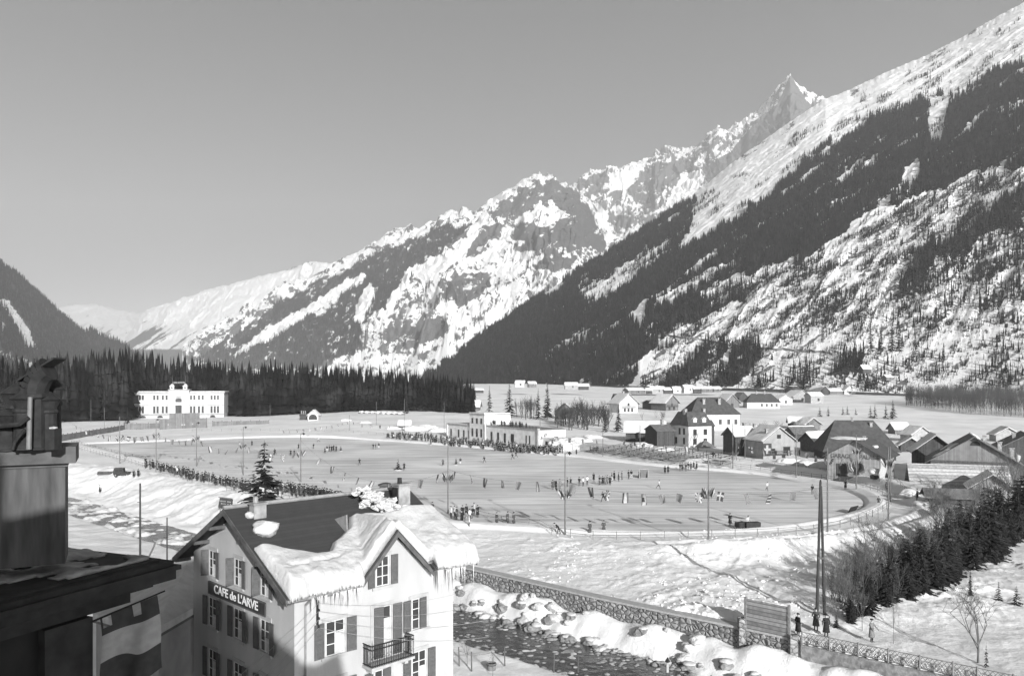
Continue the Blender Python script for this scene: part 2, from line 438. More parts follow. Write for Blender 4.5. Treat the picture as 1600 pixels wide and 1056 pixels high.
def build_ground():
    rad = np.concatenate([np.arange(10, 58, 1.2), np.arange(58, 112, 0.24), 112 * 1.0034 ** np.arange(0, 520), ])
    rad = rad[rad < 640]; rad = np.concatenate([rad, np.geomspace(645, 11500, 50)])
    ang = np.radians(np.concatenate([np.arange(-78, -36, 1.0), np.arange(-36, 36, 0.1), np.arange(36, 79, 1.0)]))
    RR, AA = np.meshgrid(rad, ang, indexing='ij')
    X = RR * np.sin(AA); Y = RR * np.cos(AA)
    Z = ground_z(X, Y)
    d, sd, _ = seg_dist(X, Y, RIVER); s = -d * sd
    dirt = 0.30 * (np.abs(s) < 4.7)
    dirt = dirt + 0.10 * ((s < -4.5) & (s > -7))
    dirt = np.where(in_poly(X, Y, COURT), 0.40, dirt)
    # trodden ground by the barns and the lane
    for (px, py, rx, ry, a) in [(1480, 790, 70, 14, .3), (1250, 735, 90, 8, .2), (1120, 728, 40, 6, .3), (600, 676, 120, 4, .2), (200, 684, 90, 4, .22), (140, 735, 60, 6, .15)]:
        P = hit(px, py); PXx, PYy = topx(X, np.maximum(Y, 1), 0.0)
        dirt = np.maximum(dirt, a * np.exp(-((PXx - px) / rx) ** 2 - ((PYy - py) / ry) ** 2))
    V = np.stack([X, Y, Z], -1).reshape(-1, 3)
    me = np_mesh("ground", V, grid_faces(len(rad), len(ang), True), M['snow_ground'], True, {"dirt": dirt})
    o = bpy.data.objects.new("ground", me); link(o); tag(o, kind="structure")
build_ground()

def ice_mat():
    m, t, bs = nodes_of("rink_ice"); N, L = t.nodes, t.links
    tc = N.new("ShaderNodeTexCoord")
    n1 = N.new("ShaderNodeTexNoise"); n1.inputs["Scale"].default_value = 0.035; n1.inputs["Detail"].default_value = 7; n1.inputs["Roughness"].default_value = .6
    L.new(tc.outputs["Object"], n1.inputs["Vector"])
    mp = N.new("ShaderNodeMapping"); mp.inputs["Rotation"].default_value = (0, 0, 0.5); mp.inputs["Scale"].default_value = (.05, .6, 1); L.new(tc.outputs["Object"], mp.inputs[0])
    n3 = N.new("ShaderNodeTexNoise"); n3.inputs["Scale"].default_value = 1.0; n3.inputs["Detail"].default_value = 6; L.new(mp.outputs[0], n3.inputs["Vector"])
    ad = N.new("ShaderNodeMath"); ad.operation = 'ADD'; L.new(n1.outputs["Fac"], ad.inputs[0]); L.new(n3.outputs["Fac"], ad.inputs[1])
    mr = N.new("ShaderNodeMapRange"); mr.inputs[1].default_value = .78; mr.inputs[2].default_value = 1.22; mr.inputs[3].default_value = .44; mr.inputs[4].default_value = .84
    L.new(ad.outputs[0], mr.inputs[0]); L.new(mr.outputs[0], bs.inputs["Base Color"])
    bs.inputs["Roughness"].default_value = .55; bs.inputs["Specular IOR Level"].default_value = .25
    return m
M['ice'] = ice_mat()
mb = MB(); mb.add([(x, y, 0.0) for x, y in ICE], [tuple(range(len(ICE)))])
tag(mb.build("rink_ice", M['ice']), kind="structure")

# river water
def river_strip():
    V = []; pts = chaikin(RIVER, 2, closed=False)
    for i, (x, y) in enumerate(pts):
        a = pts[max(0, i - 1)]; b = pts[min(len(pts) - 1, i + 1)]
        d = Vector((b[0] - a[0], b[1] - a[1])).normalized(); n = Vector((-d.y, d.x))
        for k in (-5.4, 5.4): V.append((x + n.x * k, y + n.y * k, -4.38))
    F = [(2 * i, 2 * i + 1, 2 * i + 3, 2 * i + 2) for i in range(len(pts) - 1)]
    mb = MB(); mb.add(V, F)
    m = mat('river_water', 0.035, 0.06, 0.5, 0.18, 0.12, 1.2, spec=0.5)
    tag(mb.build("river", m), kind="structure")
river_strip()

# ================================================================ mountains
def interp(px, pts):
    xs = [p[0] for p in pts]; return np.interp(px, xs, [p[1] for p in pts])

def mountain_mat(name, snow=0.84, rock=0.13, scale=0.02, amp=0.7, wood=0.05, fine=0.15):
    m, t, bs = nodes_of(name); N, L = t.nodes, t.links
    tc = N.new("ShaderNodeTexCoord")
    a1 = N.new("ShaderNodeAttribute"); a1.attribute_name = "rock"
    a2 = N.new("ShaderNodeAttribute"); a2.attribute_name = "wood"
    n1 = N.new("ShaderNodeTexNoise"); n1.inputs["Scale"].default_value = scale; n1.inputs["Detail"].default_value = 9; n1.inputs["Roughness"].default_value = .7
    L.new(tc.outputs["Object"], n1.inputs["Vector"])
    def mth(op, x, y):
        n = N.new("ShaderNodeMath"); n.operation = op
        for i, v in enumerate((x, y)):
            if isinstance(v, (int, float)): n.inputs[i].default_value = v
            else: L.new(v, n.inputs[i])
        return n.outputs[0]
    c = mth('MULTIPLY', mth('SUBTRACT', n1.outputs["Fac"], 0.5), amp * 2)
    def step(v, lo, hi):
        r = N.new("ShaderNodeMapRange"); r.inputs[1].default_value = lo; r.inputs[2].default_value = hi; L.new(v, r.inputs[0]); return r.outputs[0]
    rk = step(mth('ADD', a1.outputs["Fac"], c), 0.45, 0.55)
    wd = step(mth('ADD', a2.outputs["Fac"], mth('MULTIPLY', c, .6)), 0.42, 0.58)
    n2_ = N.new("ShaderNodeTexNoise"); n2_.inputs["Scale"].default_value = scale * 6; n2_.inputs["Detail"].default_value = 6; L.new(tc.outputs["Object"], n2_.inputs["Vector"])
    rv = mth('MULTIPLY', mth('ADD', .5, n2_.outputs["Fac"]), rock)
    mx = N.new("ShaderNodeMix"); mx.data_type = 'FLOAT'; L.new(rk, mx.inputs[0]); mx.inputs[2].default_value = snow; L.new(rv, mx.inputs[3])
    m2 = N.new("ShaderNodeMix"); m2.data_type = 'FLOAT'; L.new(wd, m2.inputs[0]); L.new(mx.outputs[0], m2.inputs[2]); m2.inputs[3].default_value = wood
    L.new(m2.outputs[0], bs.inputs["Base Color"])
    bs.inputs["Roughness"].default_value = .9; bs.inputs["Specular IOR Level"].default_value = .05
    bp = N.new("ShaderNodeBump"); bp.inputs["Distance"].default_value = fine / scale; bp.inputs["Strength"].default_value = .8
    L.new(n1.outputs["Fac"], bp.inputs["Height"]); L.new(bp.outputs[0], bs.inputs["Normal"])
    return m

def mountain(name, x0, x1, sky_, base_px, Dr, Db, nu, nv, mat_, relief, scale, masks, profile=1.0, jag=2.0, seed=0.0, zb=None, back=0.5, bump=0.0, lean=0.0, rib=0.5):
    """a hillside as a height field: foot at distance Db, crest at distance Dr, real relief in between. lean tilts the gullies sideways"""
    px = np.linspace(x0, x1, nu); v = np.concatenate([np.linspace(0, 1, nv), 1 + np.linspace(0.04, back, 10)])
    PX, V = np.meshgrid(px, v, indexing='xy')                  # rows v, cols px
    dr = interp(PX, Dr); db = interp(PX, Db)
    D = db + (dr - db) * V
    yr = interp(PX, sky_)
    zr = CAMZ + (HZ - yr) / FPX * dr
    z0 = interp(PX, zb) if zb is not None else CAMZ + (HZ - interp(PX, base_px)) / FPX * db
    Vc = np.clip(V, 0, 1)
    Z = z0 + (zr - z0) * Vc ** profile - jag * n2(PX * 1.0, Vc * 90, 9.0, 6, 0.7, seed + 31) * dr / FPX * sstep(Vc, .9, 1.0)
    X = (PX - 800) / FPX * D; Y = D
    env = sstep(Vc, 0, .12) * (1 - .8 * sstep(Vc, .86, 1.0))
    # gullies and ribs run down the fall line: lateral metres against metres of height, stretched
    a = (PX - 800) / FPX * dr - lean * Z; b = Z * 1.0
    wx = n2(a, b, scale * .45, 4, .6, seed + 40) * scale * .34
    ribs = ridged(a + wx, b * .34, scale * .38, 5, seed + 2) - .3
    fine = ridged(a + wx * .8, b * .55, scale * .11, 4, seed + 8) - .3
    g = ridged(X, Y * .55, scale, 5, seed) - 0.35
    Z = Z + env * relief * ((1 - rib) * g + rib * ribs + .22 * rib * fine) + bump * sstep(Vc, 0, .1) * (1 - .6 * sstep(Vc, .9, 1)) * n2(X, Y, scale * .06, 4, .6, seed + 6)
    Z = np.where(V > 1, Z - (V - 1) * (dr - db) * 0.7, Z)
    qx, qy = topx(X, Y, Z)
    # steepness against the mean slope shows where snow cannot lie
    gu = np.gradient(Z, axis=1) / np.maximum(np.abs(np.gradient(X, axis=1)), .1); gv = np.gradient(Z, axis=0) / np.maximum(np.abs(np.gradient(D, axis=0)), .1)
    steep = np.hypot(gu, gv) - np.median(np.hypot(gu, gv))
    rock, wood = masks(qx, qy, X, Y, Z, Vc, dict(g=g, ribs=ribs, fine=fine, steep=steep, a=a, b=b))
    P = np.stack([X, Y, Z], -1).reshape(-1, 3)
    me = np_mesh(name, P, grid_faces(len(v), nu), mat_, True, {"rock": rock, "wood": wood})
    o = bpy.data.objects.new(name, me); link(o); tag(o, kind="structure")
    return dict(P=P, nv=len(v), nu=nu, wood=wood, qx=qx, qy=qy, o=o, Vc=Vc, rows=nv)

def soft_mask(qx, qy, polys, blur=6.0, seed=0.0):
    """polygons with a wobbly edge"""
    jx = qx + blur * n2(qx, qy, 22, 3, .6, seed + 1); jy = qy + blur * n2(qx, qy, 22, 3, .6, seed + 2)
    r = np.zeros(np.shape(qx))
    for p in polys: r = np.maximum(r, in_poly(jx, jy, p).astype(float))
    return r

# --- the wooded flank on the right
FLANK_SKY = [(640, 606), (660, 598), (680, 584), (700, 568), (750, 533), (800, 497), (850, 460), (900, 427), (950, 397), (1000, 365), (1050, 331), (1100, 292), (1150, 251),
             (1200, 216), (1250, 181), (1290, 156), (1330, 141), (1380, 116), (1440, 91), (1500, 61), (1560, 26), (1600, 4), (1700, -50), (1850, -120), (2050, -160)]
WOODS = [
 [(640, 612), (690, 570), (750, 527), (800, 490), (850, 455), (900, 422), (950, 392), (1000, 360), (1045, 330), (1085, 305), (1080, 345), (1072, 372), (1060, 392), (1075, 392),
  (1140, 350), (1200, 312), (1215, 292), (1245, 264), (1290, 228), (1330, 192), (1360, 172), (1420, 160), (1450, 142), (1480, 150), (1520, 135), (1560, 110), (1600, 100), (1700, 50), (1850, 0), (2050, -40),
  (2050, 200), (1600, 264), (1560, 262), (1520, 268), (1470, 296), (1420, 312), (1340, 346), (1290, 386), (1240, 416), (1200, 432), (1160, 451), (1120, 471), (1060, 491), (1020, 507), (1005, 522),
  (1030, 537), (1000, 562), (985, 606), (960, 612), (640, 612)],
 [(1405, 455), (1410, 432), (1440, 397), (1480, 380), (1530, 346), (1560, 322), (1600, 292), (1900, 240), (2050, 220), (2050, 610), (1700, 590), (1600, 520), (1560, 505), (1520, 470), (1470, 478), (1440, 460)],
 [(1030, 606), (1075, 570), (1105, 540), (1138, 533), (1130, 552), (1100, 582), (1075, 608)],
 [(1105, 608), (1130, 577), (1150, 541), (1186, 540), (1190, 560), (1165, 587), (1145, 606)],
 [(1010, 520), (1060, 491), (1165, 452), (1168, 470), (1100, 493), (1060, 511), (1030, 532)],
 [(1300, 585), (1320, 560), (1350, 556), (1345, 585)],
]
CLEAR = [
 [(980, 500), (1000, 472), (1040, 449), (1100, 404), (1120, 394), (1122, 404), (1080, 432), (1040, 456), (1012, 474), (1008, 500), (1000, 515), (988, 510)],
 [(1022, 478), (1040, 460), (1100, 425), (1148, 408), (1150, 414), (1110, 440), (1080, 458), (1045, 480)],
 [(918, 459), (938, 446), (975, 440), (986, 447), (955, 464), (930, 472)],
 [(1448, 148), (1484, 150), (1478, 180), (1470, 216), (1455, 226), (1450, 190)],
 [(1405, 292), (1413, 262), (1437, 249), (1437, 276), (1422, 294)],
 [(1490, 222), (1500, 205), (1540, 170), (1552, 160), (1545, 178), (1510, 212)],
 [(1312, 366), (1388, 308), (1395, 315), (1338, 364), (1308, 386)],
 [(1085, 340), (1130, 322), (1160, 300), (1215, 280), (1165, 318), (1120, 345)],
 [(1495, 492), (1480, 470), (1500, 445), (1545, 430), (1600, 410), (1600, 425), (1545, 445), (1520, 490)],
 [(1160, 440), (1200, 420), (1250, 398), (1245, 410), (1200, 430), (1165, 448)],
]
THIN = [
 [(1430, 470), (1460, 400), (1520, 400), (1600, 340), (1700, 330), (1700, 520), (1600, 520), (1500, 490)],
 [(1090, 460), (1120, 440), (1210, 415), (1240, 412), (1160, 452), (1110, 474)],
 [(1330, 180), (1420, 130), (1500, 120), (1470, 150), (1360, 190), (1300, 240), (1250, 262), (1290, 225)],
 [(900, 445), (930, 430), (1010, 400), (1040, 400), (1000, 430), (950, 470), (910, 475)],
]
SCRUB = [[(1000, 600), (1030, 535), (1060, 500), (1160, 455), (1290, 392), (1420, 318), (1520, 275), (1600, 268), (1700, 250), (1700, 640), (1000, 640)]]

def flank_masks(qx, qy, X, Y, Z, V, G):
    # coordinates along and across the fall line, which runs down to the valley floor at the left
    ac = qx * .54 + qy * .84; al = -qx * .84 + qy * .54
    w = soft_mask(qx, qy, WOODS, 10, 1); c = soft_mask(qx, qy, CLEAR, 7, 2); t = soft_mask(qx, qy, THIN, 12, 3)
    sc = soft_mask(qx, qy, SCRUB, 10, 4)
    spot = n2(X, Y, 60, 4, .6, 3)
    streak = n2(ac, al * .10, 11, 4, .6, 5) + .5 * n2(qx, qy, 7, 3, .6, 15)
    wood = w * (1 - .96 * c)
    wood = wood * (1 - .9 * sstep(streak, .17, .40) * (qx > 850)) * (.82 + .5 * n2(qx, qy, 16, 3, .6, 8))
    wood = np.where((t > 0) & (w + c > 0), np.minimum(np.maximum(wood, .3), 0.15 + .6 * sstep(streak + .3 * spot, -.15, .3)), wood)
    lowstreak = n2(ac, al * .14, 14, 4, .62, 25)
    wood = np.where((sc > 0) & (wood < .2), 0.06 + 0.46 * sstep(lowstreak + .6 * spot, .12, .5), wood)
    # stragglers climbing above the timber line
    wood = np.maximum(wood, .34 * sstep(n2(ac, al * .2, 12, 4, .65, 45), .12, .4) * (1 - sstep(V, .86, .95)) * (qx > 1040))
    rock = 0.07 + 0.25 * sc + .36 * sstep(n2(ac, al * .18, 10, 4, .65, 9), .05, .5) + .10 * sc * lowstreak
    rock = np.where(c > 0, .08, rock)
    rock = rock + .30 * sstep(V, .8, 1.0) * sstep(n2(ac, al * .5, 14, 4, .65, 12), 0, .35)
    return np.clip(rock, 0, .6), np.clip(wood, 0, 1)
FL = mountain("mountain_flank", 636, 2050, FLANK_SKY, None,
              [(640, 1500), (800, 1650), (1000, 1900), (1300, 2150), (1600, 2200), (2050, 2300)],
              [(640, 1380), (700, 1300), (800, 1150), (1000, 880), (1300, 720), (1600, 600), (2050, 520)],
              1100, 420, mountain_mat("flank_ground", .80, .13, .15, .66, .03, .05), 9, 300, flank_masks, 1.0, 1.5, 2.0,
              zb=[(640, 17), (900, 19), (1300, 14), (1600, 8), (2050, 4)], bump=2.4, lean=1.4, rib=.55)

# --- the rocky massif in the middle distance
def massif_masks(qx, qy, X, Y, Z, V, G):
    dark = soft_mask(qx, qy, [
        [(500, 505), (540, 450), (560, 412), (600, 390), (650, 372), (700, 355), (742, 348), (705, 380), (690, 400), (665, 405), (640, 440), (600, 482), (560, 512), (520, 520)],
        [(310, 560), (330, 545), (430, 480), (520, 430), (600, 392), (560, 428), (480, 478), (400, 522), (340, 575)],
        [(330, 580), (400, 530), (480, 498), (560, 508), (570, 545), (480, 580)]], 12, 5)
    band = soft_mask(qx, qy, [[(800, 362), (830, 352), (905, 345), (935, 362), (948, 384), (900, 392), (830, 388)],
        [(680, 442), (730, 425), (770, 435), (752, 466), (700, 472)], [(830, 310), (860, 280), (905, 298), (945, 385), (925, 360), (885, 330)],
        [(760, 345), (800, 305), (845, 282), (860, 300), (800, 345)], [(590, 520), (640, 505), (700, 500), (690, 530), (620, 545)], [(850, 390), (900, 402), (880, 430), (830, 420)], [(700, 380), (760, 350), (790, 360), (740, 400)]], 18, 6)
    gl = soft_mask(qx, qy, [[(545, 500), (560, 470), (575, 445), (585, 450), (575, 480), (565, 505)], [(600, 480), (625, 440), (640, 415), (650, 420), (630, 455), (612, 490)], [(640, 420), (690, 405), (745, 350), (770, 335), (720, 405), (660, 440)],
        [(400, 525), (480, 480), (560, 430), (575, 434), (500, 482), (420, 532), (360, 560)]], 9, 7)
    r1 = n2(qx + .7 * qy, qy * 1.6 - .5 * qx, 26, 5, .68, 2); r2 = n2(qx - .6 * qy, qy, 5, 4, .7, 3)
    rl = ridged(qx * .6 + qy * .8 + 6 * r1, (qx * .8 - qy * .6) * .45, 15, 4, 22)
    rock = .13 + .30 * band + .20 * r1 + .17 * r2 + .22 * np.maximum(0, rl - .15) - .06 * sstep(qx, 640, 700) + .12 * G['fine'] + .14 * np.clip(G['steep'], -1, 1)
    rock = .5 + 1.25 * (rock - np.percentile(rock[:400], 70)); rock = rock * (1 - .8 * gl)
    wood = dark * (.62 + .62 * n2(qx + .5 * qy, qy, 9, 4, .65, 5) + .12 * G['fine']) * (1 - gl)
    wood = np.maximum(wood, .50 * sstep(qy, 495, 570) * sstep(n2(qx + 1.2 * qy, qy * .6, 22, 4, .65, 9), -.2, .3) * (qx < 640))
    wood = np.maximum(wood, .42 * sstep(qy, 470, 560) * sstep(n2(qx + qy, qy, 16, 4, .65, 19), .05, .35) * (qx >= 600))
    return np.clip(rock, 0, 1), np.clip(wood, 0, 1)
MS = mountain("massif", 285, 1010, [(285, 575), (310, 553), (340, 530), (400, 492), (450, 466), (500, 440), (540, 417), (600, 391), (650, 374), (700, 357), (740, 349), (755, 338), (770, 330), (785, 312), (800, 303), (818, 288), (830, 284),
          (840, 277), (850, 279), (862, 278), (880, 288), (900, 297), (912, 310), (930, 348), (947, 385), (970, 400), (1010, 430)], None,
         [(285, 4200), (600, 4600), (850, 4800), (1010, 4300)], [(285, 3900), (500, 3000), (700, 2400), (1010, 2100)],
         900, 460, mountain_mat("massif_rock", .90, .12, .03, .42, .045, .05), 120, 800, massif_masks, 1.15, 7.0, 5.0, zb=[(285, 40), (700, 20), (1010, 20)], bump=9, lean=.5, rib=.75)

def glacier_masks(qx, qy, X, Y, Z, V, G):
    drus = soft_mask(qx, qy, [[(1100, 262), (1140, 240), (1185, 185), (1215, 165), (1235, 118), (1250, 140), (1262, 160), (1300, 190), (1200, 280), (1110, 312)]], 4, 8)
    band = soft_mask(qx, qy, [[(905, 290), (925, 272), (950, 268), (945, 300), (915, 310)], [(985, 300), (1005, 260), (1080, 240), (1095, 262), (1040, 285), (1030, 330), (1000, 320)], [(945, 330), (975, 335), (1000, 350), (960, 352)], [(1000, 340), (1040, 330), (1060, 350), (1010, 370)]], 10, 8)
    gl = soft_mask(qx, qy, [[(948, 272), (1000, 262), (985, 290), (955, 300)], [(900, 330), (940, 320), (960, 380), (940, 400)], [(1070, 270), (1095, 265), (1095, 290), (1060, 330), (1040, 320)]], 7, 9)
    r1 = n2(qx + .5 * qy, qy - .6 * qx, 20, 5, .68, 12); r2 = n2(qx - .4 * qy, qy, 6, 4, .68, 13)
    rl = ridged(qx * .7 + qy * .7 + 6 * r1, (qx * .7 - qy * .7) * .5, 12, 4, 32)
    rock = .15 + .24 * band + .26 * r1 + .22 * r2 + .20 * np.maximum(0, rl - .15) + .12 * G['fine'] + .14 * np.clip(G['steep'], -1, 1)
    rock = .5 + 1.25 * (rock - np.percentile(rock[:360], 66)); rock = rock * (1 - .85 * gl) * (1 - drus) + drus * (.95 + .35 * r2 + .25 * r1)
    return np.clip(rock, 0, 1), np.zeros_like(rock)
mountain("glacier_range", 850, 1420, [(850, 330), (880, 310), (902, 292), (906, 282), (922, 273), (935, 272), (950, 267), (980, 262), (1008, 255), (1018, 250), (1024, 238), (1030, 243), (1040, 234), (1050, 236), (1072, 236), (1090, 232), (1100, 226), (1108, 212), (1116, 208), (1124, 203), (1136, 210), (1150, 198), (1160, 196), (1168, 188), (1185, 178), (1200, 162), (1210, 149),
          (1222, 137), (1230, 127), (1235, 121), (1241, 129), (1249, 139), (1258, 146), (1264, 150), (1275, 154), (1300, 165), (1350, 190), (1420, 220)], None,
         [(850, 6800), (1050, 7000), (1235, 6400), (1420, 6600)], [(850, 5200), (1420, 4400)], 720, 380,
         mountain_mat("glacier_rock", .90, .13, .024, .42, .06, .05), 140, 620, glacier_masks, 1.1, 4.5, 9.0, zb=[(850, 300), (1420, 300)], bump=14, rib=.8)

# --- far snow ridges closing the valley
def ridge_masks(qx, qy, X, Y, Z, V, G):
    st = n2(qx + .6 * qy, qy, 22, 5, .68, 3)
    rock = .08 + .30 * st + .12 * (V > .9) + .12 * G['fine']
    wood = .78 * sstep(qy + 14 * n2(qx, qy, 30, 3, .6, 4), 470, 540) * sstep(n2(qx + 1.6 * qy, qy * .35, 14, 4, .65, 8), -.25, .25)
    wood = np.maximum(wood, .75 * sstep(qy, 535, 552))
    return np.clip(rock, 0, .6), wood
mountain("snow_ridge", 150, 700, [(150, 590), (175, 566), (200, 530), (215, 503), (230, 487), (290, 469), (330, 454), (400, 436), (450, 424), (475, 415), (490, 411), (520, 416), (545, 409), (560, 402), (600, 392), (700, 370)], None,
         [(150, 7600), (700, 6800)], [(150, 6200), (700, 4800)], 560, 260, mountain_mat("ridge_snow", .88, .2, .016, .4, .09, .035), 80, 800, ridge_masks, 1.0, 2.6, 14.0, zb=[(150, 20), (700, 20)], bump=6, lean=.6, rib=.7)
mountain("valley_head", -60, 320, [(-60, 500), (60, 492), (105, 479), (150, 477), (190, 487), (215, 492), (260, 478), (320, 470)], None,
         [(-60, 10300), (320, 10300)], [(-60, 8400), (320, 8400)], 240, 110, mountain_mat("head_snow", .82, .25, .01, .35, .15, .05), 100, 1200, ridge_masks, 1.0, 2.0, 21.0, zb=[(-60, 20), (320, 20)], bump=12)
def slope_masks(qx, qy, X, Y, Z, V, G):
    c = soft_mask(qx, qy, [[(0, 470), (15, 470), (50, 520), (60, 545), (40, 540), (20, 505)], [(0, 548), (0, 556), (50, 575), (50, 566)], [(0, 500), (12, 515), (0, 520)]], 5, 3)
    return np.full_like(qx, .1), (1 - .8 * c) * (.95 + .3 * n2(X, Y, 80, 3, .6, 6))
LS = mountain("wooded_slope", -360, 222, [(-360, 120), (-200, 250), (-60, 370), (0, 414), (30, 432), (60, 460), (90, 489), (130, 524), (170, 548), (200, 560), (222, 575)], None,
         [(-360, 2200), (0, 2600), (222, 3000)], [(-360, 1200), (0, 1600), (222, 2700)], 240, 150, mountain_mat("slope_ground", .8, .15, .02, .5, .06, .12), 40, 380, slope_masks, 1.0, 1.6, 17.0, zb=[(-360, 5), (222, 15)], bump=10)
# ================================================================ trees
def spruce_arrays(h, r, whorls, per, seed, bare=0.08, twigs=3, droop=0.35, shape=1.0, gap=0.0):
    """a spruce crown of drooping needle sprays: (verts, quads)"""
    q = random.Random(seed); V = []; F = []
    for w in range(whorls):
        t = (w + .5) / whorls
        z = h * (bare + (1 - bare) * t)
        rr = r * (1 - t) ** shape * q.uniform(.8, 1.15) + 0.03 * r
        for k in range(per):
            if q.random() < gap: continue
            a = 2 * math.pi * (k + q.random() * .9) / per + w * 1.3
            L = rr * q.uniform(.65, 1.12); ca, sa = math.cos(a), math.sin(a)
            dz = -L * droop * q.uniform(.5, 1.3); zz = z + q.uniform(-.4, .4) * h / whorls
            wd = (0.16 * L + 0.03 * r) * q.uniform(.7, 1.2)
            # spine with a tilted blade each side
            p0 = (0, 0, zz + .06 * L); p1 = (ca * L * .55, sa * L * .55, zz + dz * .35); p2 = (ca * L, sa * L, zz + dz)
            nx, ny = -sa, ca
            for sgn in (-1, 1):
                b = len(V); e = wd * sgn
                V += [p0, p1, p2, (p1[0] + nx * e * 1.3 - ca * L * .05, p1[1] + ny * e * 1.3 - sa * L * .05, p1[2] - abs(e) * .75)]
                F.append((b, b + 1, b + 2, b + 3))
            for j in range(twigs):
                f = q.uniform(.3, 1.0); c = (ca * L * f, sa * L * f, zz + dz * f * f)
                a2 = a + q.choice((-1, 1)) * q.uniform(.5, 1.2); l2 = wd * q.uniform(.8, 1.7)
                d = (math.cos(a2) * l2, math.sin(a2) * l2, -l2 * q.uniform(.2, .9))
                b = len(V); s2 = l2 * .35
                V += [c, (c[0] + d[0] * .5 - math.sin(a2) * s2, c[1] + d[1] * .5 + math.cos(a2) * s2, c[2] + d[2] * .3),
                      (c[0] + d[0], c[1] + d[1], c[2] + d[2]), (c[0] + d[0] * .5 + math.sin(a2) * s2, c[1] + d[1] * .5 - math.cos(a2) * s2, c[2] + d[2] * .6)]
                F.append((b, b + 1, b + 2, b + 3))
    return np.array(V), np.array(F)

def cone_arrays(levels, sides, seed, slim=1.0):
    """unit-height far conifer: ragged skirts, triangles as quads"""
    q = random.Random(seed); V = []; F = []
    for l in range(levels):
        t = l / levels; zt = min(1.0, t + 1.75 / levels); b = len(V)
        V.append((0, 0, zt if l < levels - 1 else 1.0))
        rr = .5 * slim * (1 - t) ** .85 * q.uniform(.85, 1.1)
        for k in range(2 * sides):
            a = math.pi * k / sides + q.uniform(-.2, .2); r_ = rr * ((1.0 if k % 2 else .55) * q.uniform(.75, 1.2))
            V.append((r_ * math.cos(a), r_ * math.sin(a), .06 + .9 * t + q.uniform(-.05, .05) / levels * 2))
        for k in range(sides):
            F.append((b, b + 1 + 2 * k, b + 2 + 2 * k, b + 1 + (2 * k + 2) % (2 * sides)))
    return np.array(V), np.array(F)

def scatter(name, protos, pos, hs, ws, rot, mats, smooth=False):
    """one mesh of many copies of a few templates"""
    Vs, Fs, off = [], [], 0
    pid = NR.integers(0, len(protos), len(pos))
    for i, (pv, pf) in enumerate(protos):
        k = np.nonzero(pid == i)[0]
        if not len(k): continue
        c, s = np.cos(rot[k]), np.sin(rot[k])
        x = pv[None, :, 0] * ws[k, None]; y = pv[None, :, 1] * ws[k, None]
        X = x * c[:, None] - y * s[:, None] + pos[k, 0, None]; Y = x * s[:, None] + y * c[:, None] + pos[k, 1, None]
        Z = pv[None, :, 2] * hs[k, None] + pos[k, 2, None]
        V = np.stack([X, Y, Z], -1).reshape(-1, 3)
        F = (pf[None] + (np.arange(len(k)) * len(pv))[:, None, None]).reshape(-1, pf.shape[1]) + off
        Vs.append(V); Fs.append(F); off += len(V)
    me = np_mesh(name, np.concatenate(Vs), np.concatenate(Fs), mats, smooth)
    o = bpy.data.objects.new(name, me); link(o); return tag(o, kind="stuff")

FAR = [cone_arrays(3, 3, s, .9) for s in range(5)]
MID = [cone_arrays(6, 5, s + 20, 1.0) for s in range(6)]

def flank_trees(G, n, hr, name, thin=1.0, boost=None):
    nv, nu = G['nv'], G['nu']; P = G['P'].reshape(nv, nu, 3); w = G['wood']; Vc = G['Vc']
    rows = G['rows'] - 1
    A = P[:-1, :-1]; B = P[1:, :-1]; C = P[:-1, 1:]
    area = np.linalg.norm(np.cross(B - A, C - A), axis=-1)
    d = w[:-1, :-1] ** 1.3; d[rows:] = 0; d[w[:-1, :-1] < .12] = 0
    d = d * area
    qx = G['qx'][:-1, :-1]; d = np.where((qx < -40) | (qx > 1700), 0, d)
    p = (d / d.sum()).ravel(); idx = NR.choice(p.size, n, p=p)
    i, j = np.unravel_index(idx, d.shape); u, v = NR.random(n)[:, None], NR.random(n)[:, None]
    pos = P[i, j] * (1 - u) * (1 - v) + P[i + 1, j] * u * (1 - v) + P[i, j + 1] * (1 - u) * v + P[i + 1, j + 1] * u * v
    ww = w[i, j]
    hs = NR.uniform(*hr, n) * (.22 + .78 * np.clip(ww * 1.1, 0, 1) ** .9) * NR.uniform(.75, 1.2, n); pos[:, 2] -= hs * .05
    scatter(name, FAR, pos, hs, hs * NR.uniform(.3, .46, n), NR.uniform(0, 6.28, n), M['needle_far'])
flank_trees(FL, 62000, (9, 20), "conifer_forest")
G2 = dict(FL); G2['wood'] = in_poly(FL['qx'], FL['qy'], SCRUB[0]) * (.25 + .75 * (FL['wood'] < .45)) * np.clip(.35 + .9 * n2(FL['qx'] * .54 + FL['qy'] * .84, (-FL['qx'] * .84 + FL['qy'] * .54) * .25, 16, 4, .65, 77), .13, 1)
flank_trees(G2, 24000, (2.4, 7.5), "scrub")
flank_trees(MS, 16000, (14, 26), "conifer_forest")
flank_trees(LS, 9000, (12, 22), "conifer_forest")

